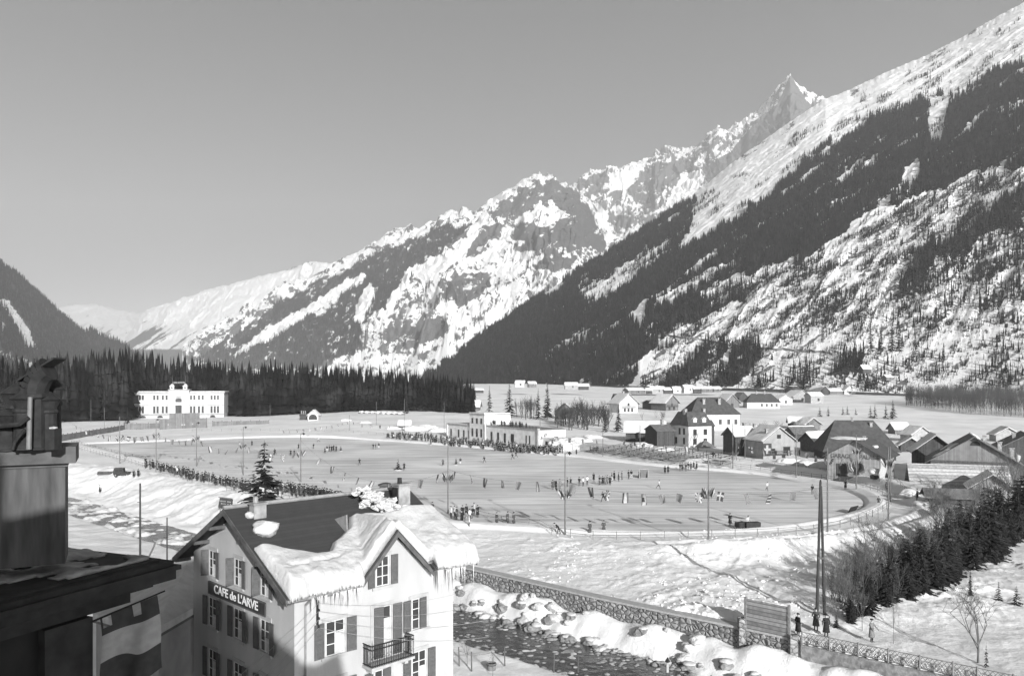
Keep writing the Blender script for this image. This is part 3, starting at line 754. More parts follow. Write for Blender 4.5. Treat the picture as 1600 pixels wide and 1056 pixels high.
# the valley wood behind the casino
FOREST_FOOT = [(-60, 660), (60, 662), (120, 658), (195, 650), (230, 640), (350, 640), (385, 632), (420, 627), (480, 625), (560, 630), (610, 637), (650, 640), (735, 641), (748, 640)]
FOREST_TOP = [(-60, 545), (40, 562), (90, 556), (140, 552), (200, 546), (260, 556), (320, 560), (350, 566), (420, 566), (520, 571), (600, 574), (660, 580), (700, 586), (730, 588), (748, 596)]
def valley_wood():
    pos = []; hs = []
    n = 3000
    for i in range(n):
        px = NR.uniform(-60, 742); foot = interp(px, FOREST_FOOT)
        front = NR.random() < .28
        P0 = atD(px, foot, 1)
        D0 = FOREST_D(px)
        D = D0 + (NR.uniform(0, 12) if front else NR.uniform(0, 110)); x = (px - 800) / FPX * D
        zt = CAMZ + (HZ - interp(px, FOREST_TOP)) / FPX * (D0 + 20)
        z = gz_fast(x, D); h = (zt - z) * (NR.uniform(.55, .92) if NR.random() < .8 else NR.uniform(.9, 1.1))
        pos.append((x, D, z - .5)); hs.append(max(h, 8))
    pos = np.array(pos); hs = np.array(hs)
    scatter("conifer_forest", MID, pos, hs, hs * NR.uniform(.24, .46, n), NR.uniform(0, 6.28, n), M['needle_far'])
def gz_fast(x, y):
    kx = 0.003 + 0.022 * float(sstep(x, -190, -60)); return kx * max(0, y - 285)
def FOREST_D(px): return float(np.interp(px, [-60, 60, 195, 230, 350, 385, 600, 740], [395, 405, 425, 490, 490, 455, 470, 440]))
valley_wood()

# --- single conifers
CONIFER = {}
def conifer_proto(key, h, r, whorls, per, seed, bare, twigs, droop, shape, gap, snowy=False):
    V, F = spruce_arrays(h, r, whorls, per, seed, bare, twigs, droop, shape, gap)
    ms = [M['needle'], M['snow']]
    mi = (np.random.default_rng(seed).random(len(F)) < .10).astype(int) if snowy else np.zeros(len(F), int)
    crown = np_mesh("crown", V, F, ms, False, None, mi)
    mb = MB(); mb.tube((0, 0, -.3), (0, 0, h * .93), r * .075, r * .01, 7)
    mb.tube((0, 0, h * .9), (0, 0, h * 1.02), r * .02, .01, 4)
    CONIFER[key] = (h, crown, mb.mesh("trunk", M['bark']))
conifer_proto('big', 16, 4.2, 22, 9, 3, .10, 4, .30, .9, .22, True)
conifer_proto('hedge_a', 7, 1.75, 18, 9, 5, .03, 3, .35, .8, .08)
conifer_proto('hedge_b', 7, 1.5, 18, 8, 6, .03, 3, .4, .9, .1)
conifer_proto('hedge_c', 7, 2.0, 16, 9, 7, .03, 3, .3, .7, .12)
conifer_proto('mid_a', 14, 2.9, 16, 8, 8, .08, 2, .35, .95, .1)
conifer_proto('mid_b', 14, 2.3, 18, 8, 9, .06, 2, .4, .9, .15)
conifer_proto('small', 3, .9, 9, 7, 10, .05, 2, .3, .9, .1)
def conifer(px, py, ytop, key, label, name="spruce_tree", cat="tree", group=None, D=None, rz=None, wide=1.0):
    p = hit(px, py) if D is None else Vector(((px - 800) / FPX * D, D, gz((px - 800) / FPX * D, D)))
    h, crown, trunk = CONIFER[key]
    zt = CAMZ + (HZ - ytop) / FPX * p.y; k = max((zt - p.z) / h, .1)
    e = thing(name, label, cat, p, R.uniform(0, 6) if rz is None else rz, group)
    e.scale = (k * wide, k * wide, k)
    link(bpy.data.objects.new("trunk", trunk), e); link(bpy.data.objects.new("crown", crown), e)
    return e

# --- bare trees: recursive twigs
def bare_arrays(h, seed, depth=5, spread=.6, up=.4, n0=4, trunk=.35, thick=.02):
    q = random.Random(seed); V = []; F = []
    def seg(p, d, L, r, dep):
        e = p + d * L; b = len(V)
        u = d.orthogonal().normalized(); w = d.cross(u)
        r2 = r * .66
        for pt, rad in ((p, r), (e, r2)):
            for k in range(3):
                a = 2.094 * k; V.append(tuple(pt + (u * math.cos(a) + w * math.sin(a)) * rad))
        for k in range(3): F.append((b + k, b + (k + 1) % 3, b + 3 + (k + 1) % 3, b + 3 + k))
        if dep == 0: return
        m = n0 if dep == depth else q.choice((2, 3, 3))
        for i in range(m):
            nd = (d + Vector((q.gauss(0, spread), q.gauss(0, spread), q.gauss(up * .5, spread * .5)))).normalized()
            f = q.uniform(.45, 1.0) if i else 1.0
            seg(p + d * L * f, nd, L * q.uniform(.55, .85) if dep < depth else h * .22 * q.uniform(.8, 1.2), r2 * (.8 if i else 1), dep - 1)
    seg(Vector((0, 0, -.1)), Vector((q.gauss(0, .04), q.gauss(0, .04), 1)).normalized(), h * trunk, h * thick, depth)
    V = np.array(V); V[:, 2] *= h / max(V[:, 2].max(), .1)
    return V, np.array(F)
BARE = [bare_arrays(10, 41, 5, .55, .5, 4, .3, .012), bare_arrays(10, 42, 5, .5, .6, 4, .25, .012), bare_arrays(10, 43, 5, .65, .4, 5, .2, .012)]
BUSH = [bare_arrays(3, 51, 4, .7, .5, 7, .05, .011), bare_arrays(3, 52, 4, .6, .7, 7, .06, .011), bare_arrays(3, 53, 4, .6, .9, 6, .05, .011)]
BAREM = []
for i, (V, F) in enumerate(BARE + BUSH):
    # the stem is the first tube; the rest is the crown
    BAREM.append((V[:, 2].max(), np_mesh("trunk", V[:6], F[:3], M['twig']), np_mesh("crown", V, F[3:], M['twig'])))
BAREF = []
for i in range(3):
    V, F = bare_arrays(10, 61 + i, 5, .5, .55, 5, .18, .03); BAREF.append((10.0, np_mesh("trunk", V[:6], F[:3], M['twig_far']), np_mesh("crown", V, F[3:], M['twig_far'])))
BAREF += BAREM[3:]
def bare_tree(px, py, ytop, i, label, name="bare_tree", cat="tree", group=None, wide=1.0, D=None):
    p = hit(px, py) if D is None else Vector(((px - 800) / FPX * D, D, gz((px - 800) / FPX * D, D)))
    h, tr, cr = (BAREF if py < 720 else BAREM)[i]
    zt = CAMZ + (HZ - ytop) / FPX * p.y; k = max((zt - p.z) / h, .08)
    e = thing(name, label, cat, p, R.uniform(0, 6), group); e.scale = (k * wide, k * wide, k)
    link(bpy.data.objects.new("trunk", tr), e); link(bpy.data.objects.new("crown", cr), e)
    return e
def bare_wood(name, polyfn, n, hr, D0, wd=(.5, .8)):
    pos = []; hs = []
    for k in range(n):
        px, D = polyfn(); x = (px - 800) / FPX * D
        pos.append((x, D, gz(x, D) - .2)); hs.append(NR.uniform(*hr))
    pos = np.array(pos); hs = np.array(hs)
    pr = [(V / np.array([10, 10, 10.]), F) for V, F in BARE]
    return scatter(name, pr, pos, hs, hs * NR.uniform(*wd, n), NR.uniform(0, 6.28, n), M['twig_far'])
# alder wood on the field's edge and thickets behind the pavilion (nobody could count them)
def _pf():
    px = NR.uniform(1415, 1680); D = NR.uniform(0, 1); lo = np.interp(px, [1415, 1500, 1600, 1680], [520, 440, 400, 380]); hi = np.interp(px, [1415, 1480, 1600, 1680], [545, 590, 585, 570])
    return px, lo + (hi - lo) * D
bare_wood("bare_woodland", _pf, 800, (9, 16), 0, (.45, .7))

conifer(413, 778, 690, 'big', "tall snow-dusted spruce standing behind the dark cafe roof beside the crowd", D=118, wide=1.5)
for px, py, yt, key, w, lab in [
    (765, 652, 602, 'mid_b', 1, "dark spruce at the wood's edge above the pavilion flagpole"),
    (796, 652, 597, 'mid_a', 1.1, "broad lone spruce behind the pavilion roof terrace"),
    (841, 655, 606, 'mid_b', 1, "slim ragged spruce beside the taller dark spruce behind the pavilion"),
    (855, 655, 595, 'mid_a', .95, "tall dark pointed spruce with a slimmer one at its side"),
    (946, 675, 640, 'mid_b', 1.2, "small dark spruce among bare alders beside the chalet"),
    (966, 675, 630, 'mid_a', 1, "spruce between the alder thicket and the white chalet"),
    (199, 664, 636, 'mid_b', 1.6, "short bushy spruce in front of the casino corner"),
    (635, 646, 607, 'mid_b', 1, "dark spruce at the foot of the wood near the far rink mast"),
    (725, 632, 590, 'mid_b', 1.2, "last tall spruce where the valley wood ends above the field"),
    (365, 642, 572, 'mid_a', .9, "tall dark spruce beside the casino wall"),
    (392, 640, 620, 'mid_b', 1.2, "little spruce by the open snow beyond the casino"),
    (1281, 651, 635, 'small', 1.1, "bushy little spruce first in the row on the open field"),
    (1294, 650, 634, 'small', .9, "thin little spruce second in the row on the field"),
    (1317, 648, 635, 'small', 1, "young spruce paired with another in the middle of the field row"),
    (1324, 648, 633, 'small', .9, "young spruce with a slightly taller point, one of a field pair"),
    (1337, 648, 637, 'small', 1, "short spruce alone on the field between two groups"),
    (1360, 653, 633, 'small', 1, "spruce at the near end of the field's taller clump"),
    (1367, 654, 631, 'small', .8, "slim spruce inside the field's taller clump"),
    (1384, 654, 630, 'small', .8, "narrow spruce touching the tallest one on the field"),
    (1395, 655, 624, 'mid_a', 1.2, "tallest dark spruce on the open snowfield above the barns")]:
    conifer(px, py, yt, key, lab, wide=w)
# lone conifers on the clearing below the flank
for px, yt, D, lab in [(1360, 502, 640, "tall dark conifer on the rocky clearing, thickest of its group"), (1377, 505, 640, "middle slim conifer of the group on the rocky clearing"),
    (1394, 500, 645, "conifer with a leaning top on the rocky clearing"), (1405, 500, 640, "pointed conifer standing last in the clearing group"), (1285, 505, 700, "lone conifer above the mountain road wall"),
    (1430, 512, 640, "short conifer on the clearing beside the tall group")]:
    x = (px - 800) / FPX * D; kz = CAMZ + (HZ - (545 if px != 1285 else 530)) / FPX * D
    h, crown, trunk = CONIFER['mid_b']; e = thing("spruce_tree", lab, "tree", (x, D, kz - 3), R.uniform(0, 6)); k = (CAMZ + (HZ - yt) / FPX * D - kz + 3) / h
    e.scale = (k, k, k); link(bpy.data.objects.new("trunk", trunk), e); link(bpy.data.objects.new("crown", crown), e)

# the dark conifer hedge at the right, one tree at a time
nh = 0
for i in range(92):
    t = i / 91; x = 1312 + (1640 - 1312) * t + R.uniform(-9, 9)
    foot = float(np.interp(x, [1312, 1400, 1450, 1500, 1560, 1640], [985, 955, 935, 905, 868, 825])); y = foot - R.choice((0, 6, 18, 34, 52)) * R.uniform(.6, 1.1)
    D = 1240 * 21 / (y - 600); hh = np.interp(x, [1312, 1350, 1400, 1480, 1540, 1640], [1.6, 3.0, 4.6, 6.2, 7.4, 8.2]) * R.uniform(.62, 1.12)
    h, crown, trunk = CONIFER['hedge_' + 'abc'[i % 3]]; X = (x - 800) / FPX * D
    e = thing("spruce_tree", "dark spruce grown together with its neighbours in the conifer hedge by the garden", "tree", (X, D, gz(X, D) - .1), R.uniform(0, 6), "spruces of the garden hedge")
    k = hh / h; w = k * R.uniform(1.0, 1.5)
    e.scale = (w, w, k); link(bpy.data.objects.new("trunk", trunk), e); link(bpy.data.objects.new("crown", crown), e)
conifer(1560, 938, 908, 'small', "small round spruce on the snowy garden, paler of a pair")
conifer(1588, 945, 915, 'small', "small spruce at the garden's edge, wider of a pair", wide=1.2)
conifer(1516, 930, 888, 'hedge_b', "slim young spruce rising behind the bare garden tree", wide=.7)
conifer(1541, 1042, 1003, 'small', "narrow clipped conifer beside the bare garden tree trunk", wide=.45)
bare_tree(1528, 1035, 905, 2, "bare fruit tree with spreading crown alone on the snowy garden", wide=1.25)
bare_tree(1396, 1005, 905, 1, "thin bare sapling standing at the end of the lattice railing", wide=.35)
bare_tree(1347, 985, 895, 1, "leafless alder rising from the thin end of the conifer hedge", wide=.6)
bare_tree(1485, 900, 800, 1, "tall leafless birch standing above the conifer hedge", wide=.5)
bare_tree(1513, 880, 790, 0, "tall leafless tree with forked crown above the hedge", wide=.5)
for k in range(46):
    px = 1295 + 200 * R.random(); py = 990 - (px - 1295) * .50 - R.uniform(0, 62)
    bare_tree(px, py, py - R.uniform(45, 85), 3 + k % 3, "leafless bush in the thicket between the twin mast and the conifer hedge", "bare_bush", "bush", "bushes of the hedge thicket", wide=.9)
for k in range(30):
    px = 1330 + 270 * R.random(); py = float(np.interp(px, [1312, 1400, 1450, 1500, 1560, 1640], [985, 955, 935, 905, 868, 825])) - R.uniform(25, 70)
    bare_tree(px, py, py - R.uniform(60, 120), k % 3, "leafless tree tangled among the spruces of the garden hedge", "bare_tree", "tree", "bare trees of the garden hedge", wide=.9)
for k in range(24):
    px = 1440 + 165 * R.random(); py = 812 + R.uniform(-18, 34)
    bare_tree(px, py, py - R.uniform(35, 60), 3 + k % 3, "leafless bush beside the lane in front of the stone barn", "bare_bush", "bush", "bushes by the barn lane", wide=.8)
# alders behind the pavilion
for k in range(44):
    px = 866 + 86 * (k + R.random()) / 44; bare_tree(px, 662 + R.uniform(-3, 10), 616 + R.uniform(0, 16) + 10 * abs(px - 905) / 50, k % 3, "leafless alder in the grey clump between the pavilion and the chalet", "bare_tree", "tree", "alders behind the pavilion", wide=.75)
for k in range(14):
    px = 803 + 36 * R.random(); bare_tree(px, 654 + R.uniform(-4, 2), 615 + R.uniform(0, 8), k % 3, "leafless tree between the lone spruce and the spruce pair", "bare_tree", "tree", "bare trees between the spruces", wide=.45)
for k in range(10):
    px = 1150 + 120 * R.random(); bare_tree(px, 672 + R.uniform(-4, 4), 652 + R.uniform(0, 6), 3 + k % 3, "snowy leafless orchard bush behind the house with the flags", "bare_bush", "bush", "orchard bushes behind the flag house", wide=1.2)
for k in range(6):
    px = 1000 + 60 * R.random(); bare_tree(px, 655 + R.uniform(-3, 3), 638 + R.uniform(0, 6), 3 + k % 3, "leafless bush on the slope below the far chalets", "bare_bush", "bush", "bushes below the far chalets", wide=1.1)
for px, py, yt, i, lab in [(1083, 700, 664, 0, "bare tree against the white house with the dark mansard roof"), (1318, 604, 590, 0, "small bare tree by the pale gabled chalet on the field"),
                           (730, 1040, 985, 1, "scrawny bare shrub beside the cafe corner above the river"), (770, 1056, 1005, 1, "leafless bush by the post fence on the near river bank")]:
    bare_tree(px, py, yt, i, lab, wide=.6)
# ================================================================ lettering
def text_mesh(body, size, mat_, extrude=0.006, name="lettering", align='CENTER', sx=1.0, bold=0.0):
    cu = bpy.data.curves.new("text", 'FONT'); cu.body = body; cu.size = size; cu.extrude = extrude; cu.offset = bold
    cu.align_x = align; cu.align_y = 'CENTER'
    o = bpy.data.objects.new("text", cu); S.collection.objects.link(o)
    dg = bpy.context.evaluated_depsgraph_get(); dg.update()
    me = bpy.data.meshes.new_from_object(o.evaluated_get(dg)); me.name = name
    me.materials.clear(); me.materials.append(mat_)
    bpy.data.objects.remove(o); bpy.data.curves.remove(cu)
    if sx != 1: me.transform(Matrix.Diagonal((sx, 1, 1, 1)))
    return me

def solid_field(xs, ys, top, bot, mask, name, mats, smooth=True, cols=None):
    """closed slab between two height arrays, where mask is true (mask is per cell)"""
    nx, ny = len(xs), len(ys); V = []; F = []
    XX, YY = np.meshgrid(xs, ys, indexing='ij')
    idx = lambda i, j, k: k * nx * ny + i * ny + j
    V = np.concatenate([np.stack([XX, YY, top], -1).reshape(-1, 3), np.stack([XX, YY, bot], -1).reshape(-1, 3)])
    for i in range(nx - 1):
        for j in range(ny - 1):
            if not mask[i, j]: continue
            F.append((idx(i, j, 0), idx(i + 1, j, 0), idx(i + 1, j + 1, 0), idx(i, j + 1, 0)))
            F.append((idx(i, j, 1), idx(i, j + 1, 1), idx(i + 1, j + 1, 1), idx(i + 1, j, 1)))
            for (di, dj, a, b) in ((-1, 0, (i, j + 1), (i, j)), (1, 0, (i + 1, j), (i + 1, j + 1)), (0, -1, (i, j), (i + 1, j)), (0, 1, (i + 1, j + 1), (i, j + 1))):
                ii, jj = i + di, j + dj
                if not (0 <= ii < nx - 1 and 0 <= jj < ny - 1) or not mask[ii, jj]:
                    F.append((idx(*a, 0), idx(*b, 0), idx(*b, 1), idx(*a, 1)))
    mb = MB(); mb.v = [tuple(v) for v in V]; mb.f = [list(f) for f in F]; mb.m = [0] * len(F)
    me = mb.mesh(name, mats, smooth)
    bm = bmesh.new(); bm.from_mesh(me); bmesh.ops.delete(bm, geom=[v for v in bm.verts if not v.link_faces], context='VERTS'); bm.to_mesh(me); bm.free()
    return me

# ================================================================ the cafe
CX, CY, CR = -9.05, 33.0, math.atan2(.710, .704)
CL, CW, CZ0 = 8.72, 9.8, -2.6
cafe = thing("cafe_building", "white three-storey cafe with shuttered windows, iron balcony and snow-laden dark roof", "building", (CX, CY, CZ0), CR)
RZ = 14.25 - CZ0; OV = 0.7; EZ = 11.2 - CZ0                      # ridge height, overhang, eave height (local)
SLP = (RZ - EZ) / (CW / 2 + OV)
def main_roof(x, y): return RZ - SLP * np.abs(np.asarray(y) - CW / 2)
DC, DHW, DAP = 5.0, 1.95, 13.25 - CZ0                             # wall dormer: centre, half width, apex
DYB = (DAP - EZ) / SLP - OV
def dorm_roof(x, y):
    z = DAP - 1.02 * np.abs(np.asarray(x) - DC)
    return np.where((np.abs(np.asarray(x) - DC) < DHW + .05) & (np.asarray(y) < DYB + .3), z, -99)
ZE = EZ + OV * SLP                                                # wall top under the roof plane
# walls, with the gables and the dormer gable, as a shell with real openings left as recesses by the windows
def cafe_walls():
    mb = MB()
    # long front (y=0)
    mb.add([(0, 0, 0), (CL, 0, 0), (CL, 0, ZE), (DC + 1.75, 0, ZE), (DC, 0, DAP - .12), (DC - 1.75, 0, ZE), (0, 0, ZE)], [range(7)])
    for xx in (0, CL):
        mb.add([(xx, 0, 0), (xx, CW, 0), (xx, CW, ZE), (xx, CW / 2, RZ - .02), (xx, 0, ZE)], [range(5)])
    mb.add([(0, CW, 0), (CL, CW, 0), (CL, CW, ZE), (0, CW, ZE)], [range(4)])
    # dormer cheeks
    for sx in (-1.75, 1.75):
        mb.add([(DC + sx, 0, ZE), (DC + sx, .8, ZE + .1), (DC + sx, .8, ZE + .5), (DC + sx, 0, ZE + .0001)], [range(4)])
    return mb.build("wall", M['plaster'], cafe)
cafe_walls()
def cafe_roof():
    mb = MB(); th = .13
    x0, x1 = -.75, CL + .9
    for sgn in (-1, 1):
        y0 = CW / 2; y1 = CW / 2 + sgn * (CW / 2 + OV)
        spans = [(x0, x1, y1)] if sgn > 0 else [(x0, DC - DHW, y1), (DC - DHW + .001, DC + DHW - .001, .35), (DC + DHW, x1, y1)]
        for xa, xb, ye in spans:
            ze = float(main_roof(0, ye))
            mb.prism([(xa, y0, RZ), (xa, ye, ze), (xa, ye, ze + th), (xa, y0, RZ + th)], (xb - xa, 0, 0), 0)
    # dormer roof slopes
    for sgn in (-1, 1):
        a = (DC, -.45, DAP); b = (DC + sgn * (DHW + .1), -.45, DAP - 1.02 * (DHW + .1))
        mb.prism([a, b, (b[0], b[1], b[2] + .12), (a[0], a[1], a[2] + .12)], (0, DYB + .8, 0), 0)
    r = mb.build("roof", [M['slate']], cafe)
    rd = MB(); rd.tube((x0, CW / 2, RZ + th + .02), (x1, CW / 2, RZ + th + .02), .11, .11, 6); rd.build("ridge_cap", M['zinc'], r)
    for xx in (x0 - .04, x1 + .04):                              # barge boards with the rafters' ends behind them
        for sgn in (-1, 1):
            bd = MB(); a = Vector((xx, CW / 2, RZ + .1)); b = Vector((xx, CW / 2 + sgn * (CW / 2 + OV), EZ + .1))
            bd.prism([a, b, b - Vector((0, 0, .28)), a - Vector((0, 0, .28))], (.05, 0, 0)); bd.build("barge_board", M['timber'], r)
            for f in (.25, .55, .93):
                p = a.lerp(b, f) - Vector((0, 0, .3)); bd = MB(); bd.box((p.x + (.38 if xx < 1 else -.38), p.y, p.z), (.76, .14, .16)); bd.build("purlin", M['timber'], r)
    for sgn in (-1, 1):
        bd = MB(); a = Vector((DC, -.5, DAP + .02)); b = Vector((DC + sgn * (DHW + .14), -.5, DAP - 1.02 * (DHW + .14) + .02))
        bd.prism([a, b, b - Vector((0, 0, .24)), a - Vector((0, 0, .24))], (0, .05, 0)); bd.build("barge_board", M['timber'], r)
    for xa, xb in ((x0, DC - DHW - .3), (DC + DHW + .2, x1)):
        gt = MB(); gt.tube((xa, -OV - .05, EZ + .03), (xb, -OV - .05, EZ + .0), .07, .07, 6); gt.build("gutter", M['zinc'], r)
cafe_roof()
def cafe_snow():
    xs = np.linspace(-.85, CL + 1.0, 270); ys = np.linspace(-OV - .35, CW / 2, 150)
    X, Y = np.meshgrid(xs, ys, indexing='ij')
    base = np.maximum(np.where(Y > -OV - .02, main_roof(X, Y), EZ - .02), np.where(Y > -.5, dorm_roof(X, Y), -99)) + .13
    # upper edge of the snow: bare slates above it, snow reaching higher towards the far end
    edge = np.interp(X, [-1, -.2, .5, 1.6, 2.4, 3.0, 4.2, 4.8, 5.6, 6.6, 8.0, 9.8], [2.5, 2.35, 2.0, 1.25, 1.3, 1.9, 2.5, 3.35, 3.4, 3.2, 3.2, 3.0])
    edge = edge + .12 * n2(X, Y * 0, .8, 3, seed=3)
    t = sstep(edge - Y, 0, .55)
    thick = t * (.46 + .12 * n2(X, Y, 1.6, 3, seed=1) + .14 * sstep(-Y, -1.6, .4) + .18 * sstep(X, 6.6, 8.5))
    thick = thick + t * .16 * np.maximum(0, n2(X, Y, .36, 2, seed=5)) * sstep(-Y, -1.2, .2)
    low = sstep(-Y, -1.8, .3)                                      # the lower half has slumped: cracks, steps and clods
    thick = thick + t * (.07 * low * ridged(X, Y * 1.6, 1.1, 4, 6.0) + .045 * n2(X, Y, .22, 4, .65, 15) * (.4 + low))
    crack = np.abs(Y - (.35 + .35 * n2(X, X * 0, 1.6, 3, seed=21))) + .05 * n2(X, Y, .3, 2, seed=22)
    thick = thick - t * .16 * np.exp(-(crack / .07) ** 2) * sstep(n2(X, Y * 0, 2.2, 2, seed=23), -.1, .2)
    oh = OV + .08 + .14 * (1 + 1.3 * n2(X, X * 0, .5, 4, .65, seed=8)) + .12 * sstep(X, 7.2, 8.4)          # ragged overhang
    cut = sstep(Y + oh, 0, .30) ** .5
    dm = np.abs(X - DC)
    # the dormer front is clear of snow beyond its own little roof
    front = (Y < -.42) & (dm < DHW + .12)
    gable_end = sstep(X - (-.72), 0, .25) ** .5 * (1 - sstep(X, CL + .75, CL + .98)) ** .5
    ridge_bare = np.where((dm < .12) & (Y < .2), .55, 1)
    thick = np.maximum(thick * cut * gable_end * ridge_bare, 0)
    blend = base + thick
    # snow hollows fill in beside the dormer
    valley = base.copy()
    for _ in range(6):
        b2 = blend.copy(); b2[1:-1, 1:-1] = (blend[:-2, 1:-1] + blend[2:, 1:-1] + blend[1:-1, :-2] + blend[1:-1, 2:]) / 4
        blend = np.where(thick > .12, np.maximum(b2, base + .08), blend)
    ok = (thick > .03) & ~front
    cell = ok[:-1, :-1] & ok[1:, :-1] & ok[:-1, 1:] & ok[1:, 1:]
    bot = np.where(Y < -OV, base - .10 * sstep(-Y, OV, OV + .3), base + .01)
    me = solid_field(xs, ys, blend, bot, cell, "roof_snow", M['snow'])
    sn = bpy.data.objects.new("roof_snow", me); link(sn, cafe)
    pile = MB(); q = random.Random(4)
    for k in range(110):
        f = q.random(); x = 6.1 + 2.5 * f + q.gauss(0, .2); y = 3.7 - 1.2 * f + q.gauss(0, .22)
        z = float(main_roof(x, y)) + .22 + q.random() * .62 * (1.25 - f); r = q.uniform(.06, .24)
        pile.blob((x, y, z), (r * 1.2, r * .9, r * .7), k, 2, .75, None, 2.2)
    pile.build("snow_pile", M['snow_rough'], cafe)
    for c_, r_, s_ in (((.3, 3.0, float(main_roof(0, 3.0)) + .35), (.62, .45, .36), 3), ((.12, 4.15, float(main_roof(0, 4.15)) + .2), (.2, .2, .2), 5)):
        lump = MB(); lump.blob(c_, r_, s_, 3, .22); lump.build("snow_lump", M['snow'], cafe, smooth=True)
    # icicles
    ms = []
    for k, L in enumerate((.35, .55, .8, 1.15)):
        b = MB(); b.lathe([(.028 + .012 * L, 0), (.02, -.3 * L), (.011, -.7 * L), (.002, -L)], n=5); ms.append(b.mesh("icicle", M['ice_clear'], True))
    for k in range(64):
        x = q.choice([q.uniform(.1, 2.9), q.uniform(1.5, 2.9), q.uniform(7.0, 9.4), q.uniform(7.1, 8.8)])
        big = x > 7
        o = bpy.data.objects.new("icicle", ms[q.choice((1, 2, 3, 2)) if big else q.choice((0, 0, 1, 1, 2))]); link(o, sn)
        o.location = (x, -OV - .06 - q.random() * .12, EZ + .02)
cafe_snow()
def face(part, T):
    """place a part drawn in (across, out, up) on the long front or, turned, on the gable"""
    part.matrix_parent_inverse = Matrix.Identity(4)
    part.matrix_basis = T; return part
FRONT = Matrix.Identity(4)
GABLE = Matrix.Rotation(-math.pi / 2, 4, 'Z')                      # local x runs back along the gable, local -y stays outward
def on_front(x, z): return Matrix.Translation((x, 0, z - CZ0))
def on_gable(s, z): return Matrix(((0, 1, 0, 0), (-1, 0, 0, s), (0, 0, 1, z - CZ0), (0, 0, 0, 1)))
_winc = {}
def cafe_window(T, w=.85, h=1.45, curtain=True, sh=(1, 1), door=False, seed=0):
    q = random.Random(seed)
    fr = MB(); t = .17                                           # stone surround standing 3 cm proud, sill
    for a, b in (((-w / 2 - t, -.03, -h / 2), (-w / 2, .0, h / 2)), ((w / 2, -.03, -h / 2), (w / 2 + t, 0, h / 2)), ((-w / 2 - t, -.032, h / 2), (w / 2 + t, 0, h / 2 + t))): fr.bb(a, b)
    if not door: fr.bb((-w / 2 - t - .03, -.09, -h / 2 - .14), (w / 2 + t + .03, 0, -h / 2))
    o = fr.build("window" if not door else "balcony_door", M['stone_trim'], cafe); o.matrix_basis = T
    pn = MB(); pn.bb((-w / 2, -.006, -h / 2), (w / 2, .0, h / 2), 0)
    if curtain: pn.bb((.02, -.008, -h / 2 + .05), (w / 2 - .06, -.0065, h / 2 - .5 - .3 * q.random()), 2)
    for x in (-w / 2 + .03, 0, w / 2 - .03): pn.bb((x - .025, -.022, -h / 2), (x + .025, -.0085, h / 2), 1)
    for z in (-h / 2 + .03, -h / 6, h / 6, h / 2 - .03): pn.bb((-w / 2, -.02, z - .02), (w / 2, -.0085, z + .02), 1)
    pn.build("pane", [M['glass'], M['frame'], M['curtain']], o)
    for sgn, op in ((-1, sh[0]), (1, sh[1])):
        if op is None: continue
        s = MB(); sw = w * .5
        s.bb((0, -.02, -h / 2), (sw * sgn, .02, h / 2), 0)
        for z in (-h / 2 + .05, 0, h / 2 - .05): s.bb((0, -.026, z - .05), (sw * sgn, -.0205, z + .05), 1)
        for x in (.04, sw - .04): s.bb(((x - .04) * sgn, -.0262, -h / 2), ((x + .04) * sgn, -.0206, h / 2), 1)
        so_ = s.build("shutter", [M['shutter'], M['timber']], o)
        if op == 1: so_.location = (sgn * (w / 2 + .10), -.07, 0); so_.rotation_euler = (0, 0, sgn * -.08)
        elif op == 2: so_.location = (sgn * (w / 2), -.06, 0); so_.rotation_euler = (0, 0, math.pi + sgn * .12)
        elif op == 3: so_.location = (sgn * (w / 2 + .05), -.04, 0); so_.rotation_euler = (0, 0, sgn * -1.2)
    return o
cafe_window(on_front(1.95, 9.05), .95, 1.5, True, (1, 1), seed=1)
cafe_window(on_front(6.56, 9.15), .85, 1.45, True, (1, 2), seed=2)
cafe_window(on_front(4.45, 11.5), .72, 1.35, False, (1, 1), seed=3)
cafe_window(on_front(4.45, 8.75), .95, 2.3, True, (2, 1), door=True, seed=4)
cafe_window(on_front(1.95, 6.45), .95, 1.5, True, (1, 1), seed=5)
cafe_window(on_front(6.56, 6.65), .85, 1.45, True, (1, 1), seed=6)
cafe_window(on_front(4.45, 6.3), .9, 1.5, True, (1, 2), seed=7)
for i, s_ in enumerate((2.45, 4.95, 7.6)):
    cafe_window(on_gable(s_, 11.35), .72, 1.25, True, (3, 1), seed=10 + i)
    cafe_window(on_gable(s_, 9.0), .8, 1.4, True, (1, 1), seed=20 + i)
    cafe_window(on_gable(s_, 6.5), .8, 1.4, True, (1, 1), seed=30 + i)
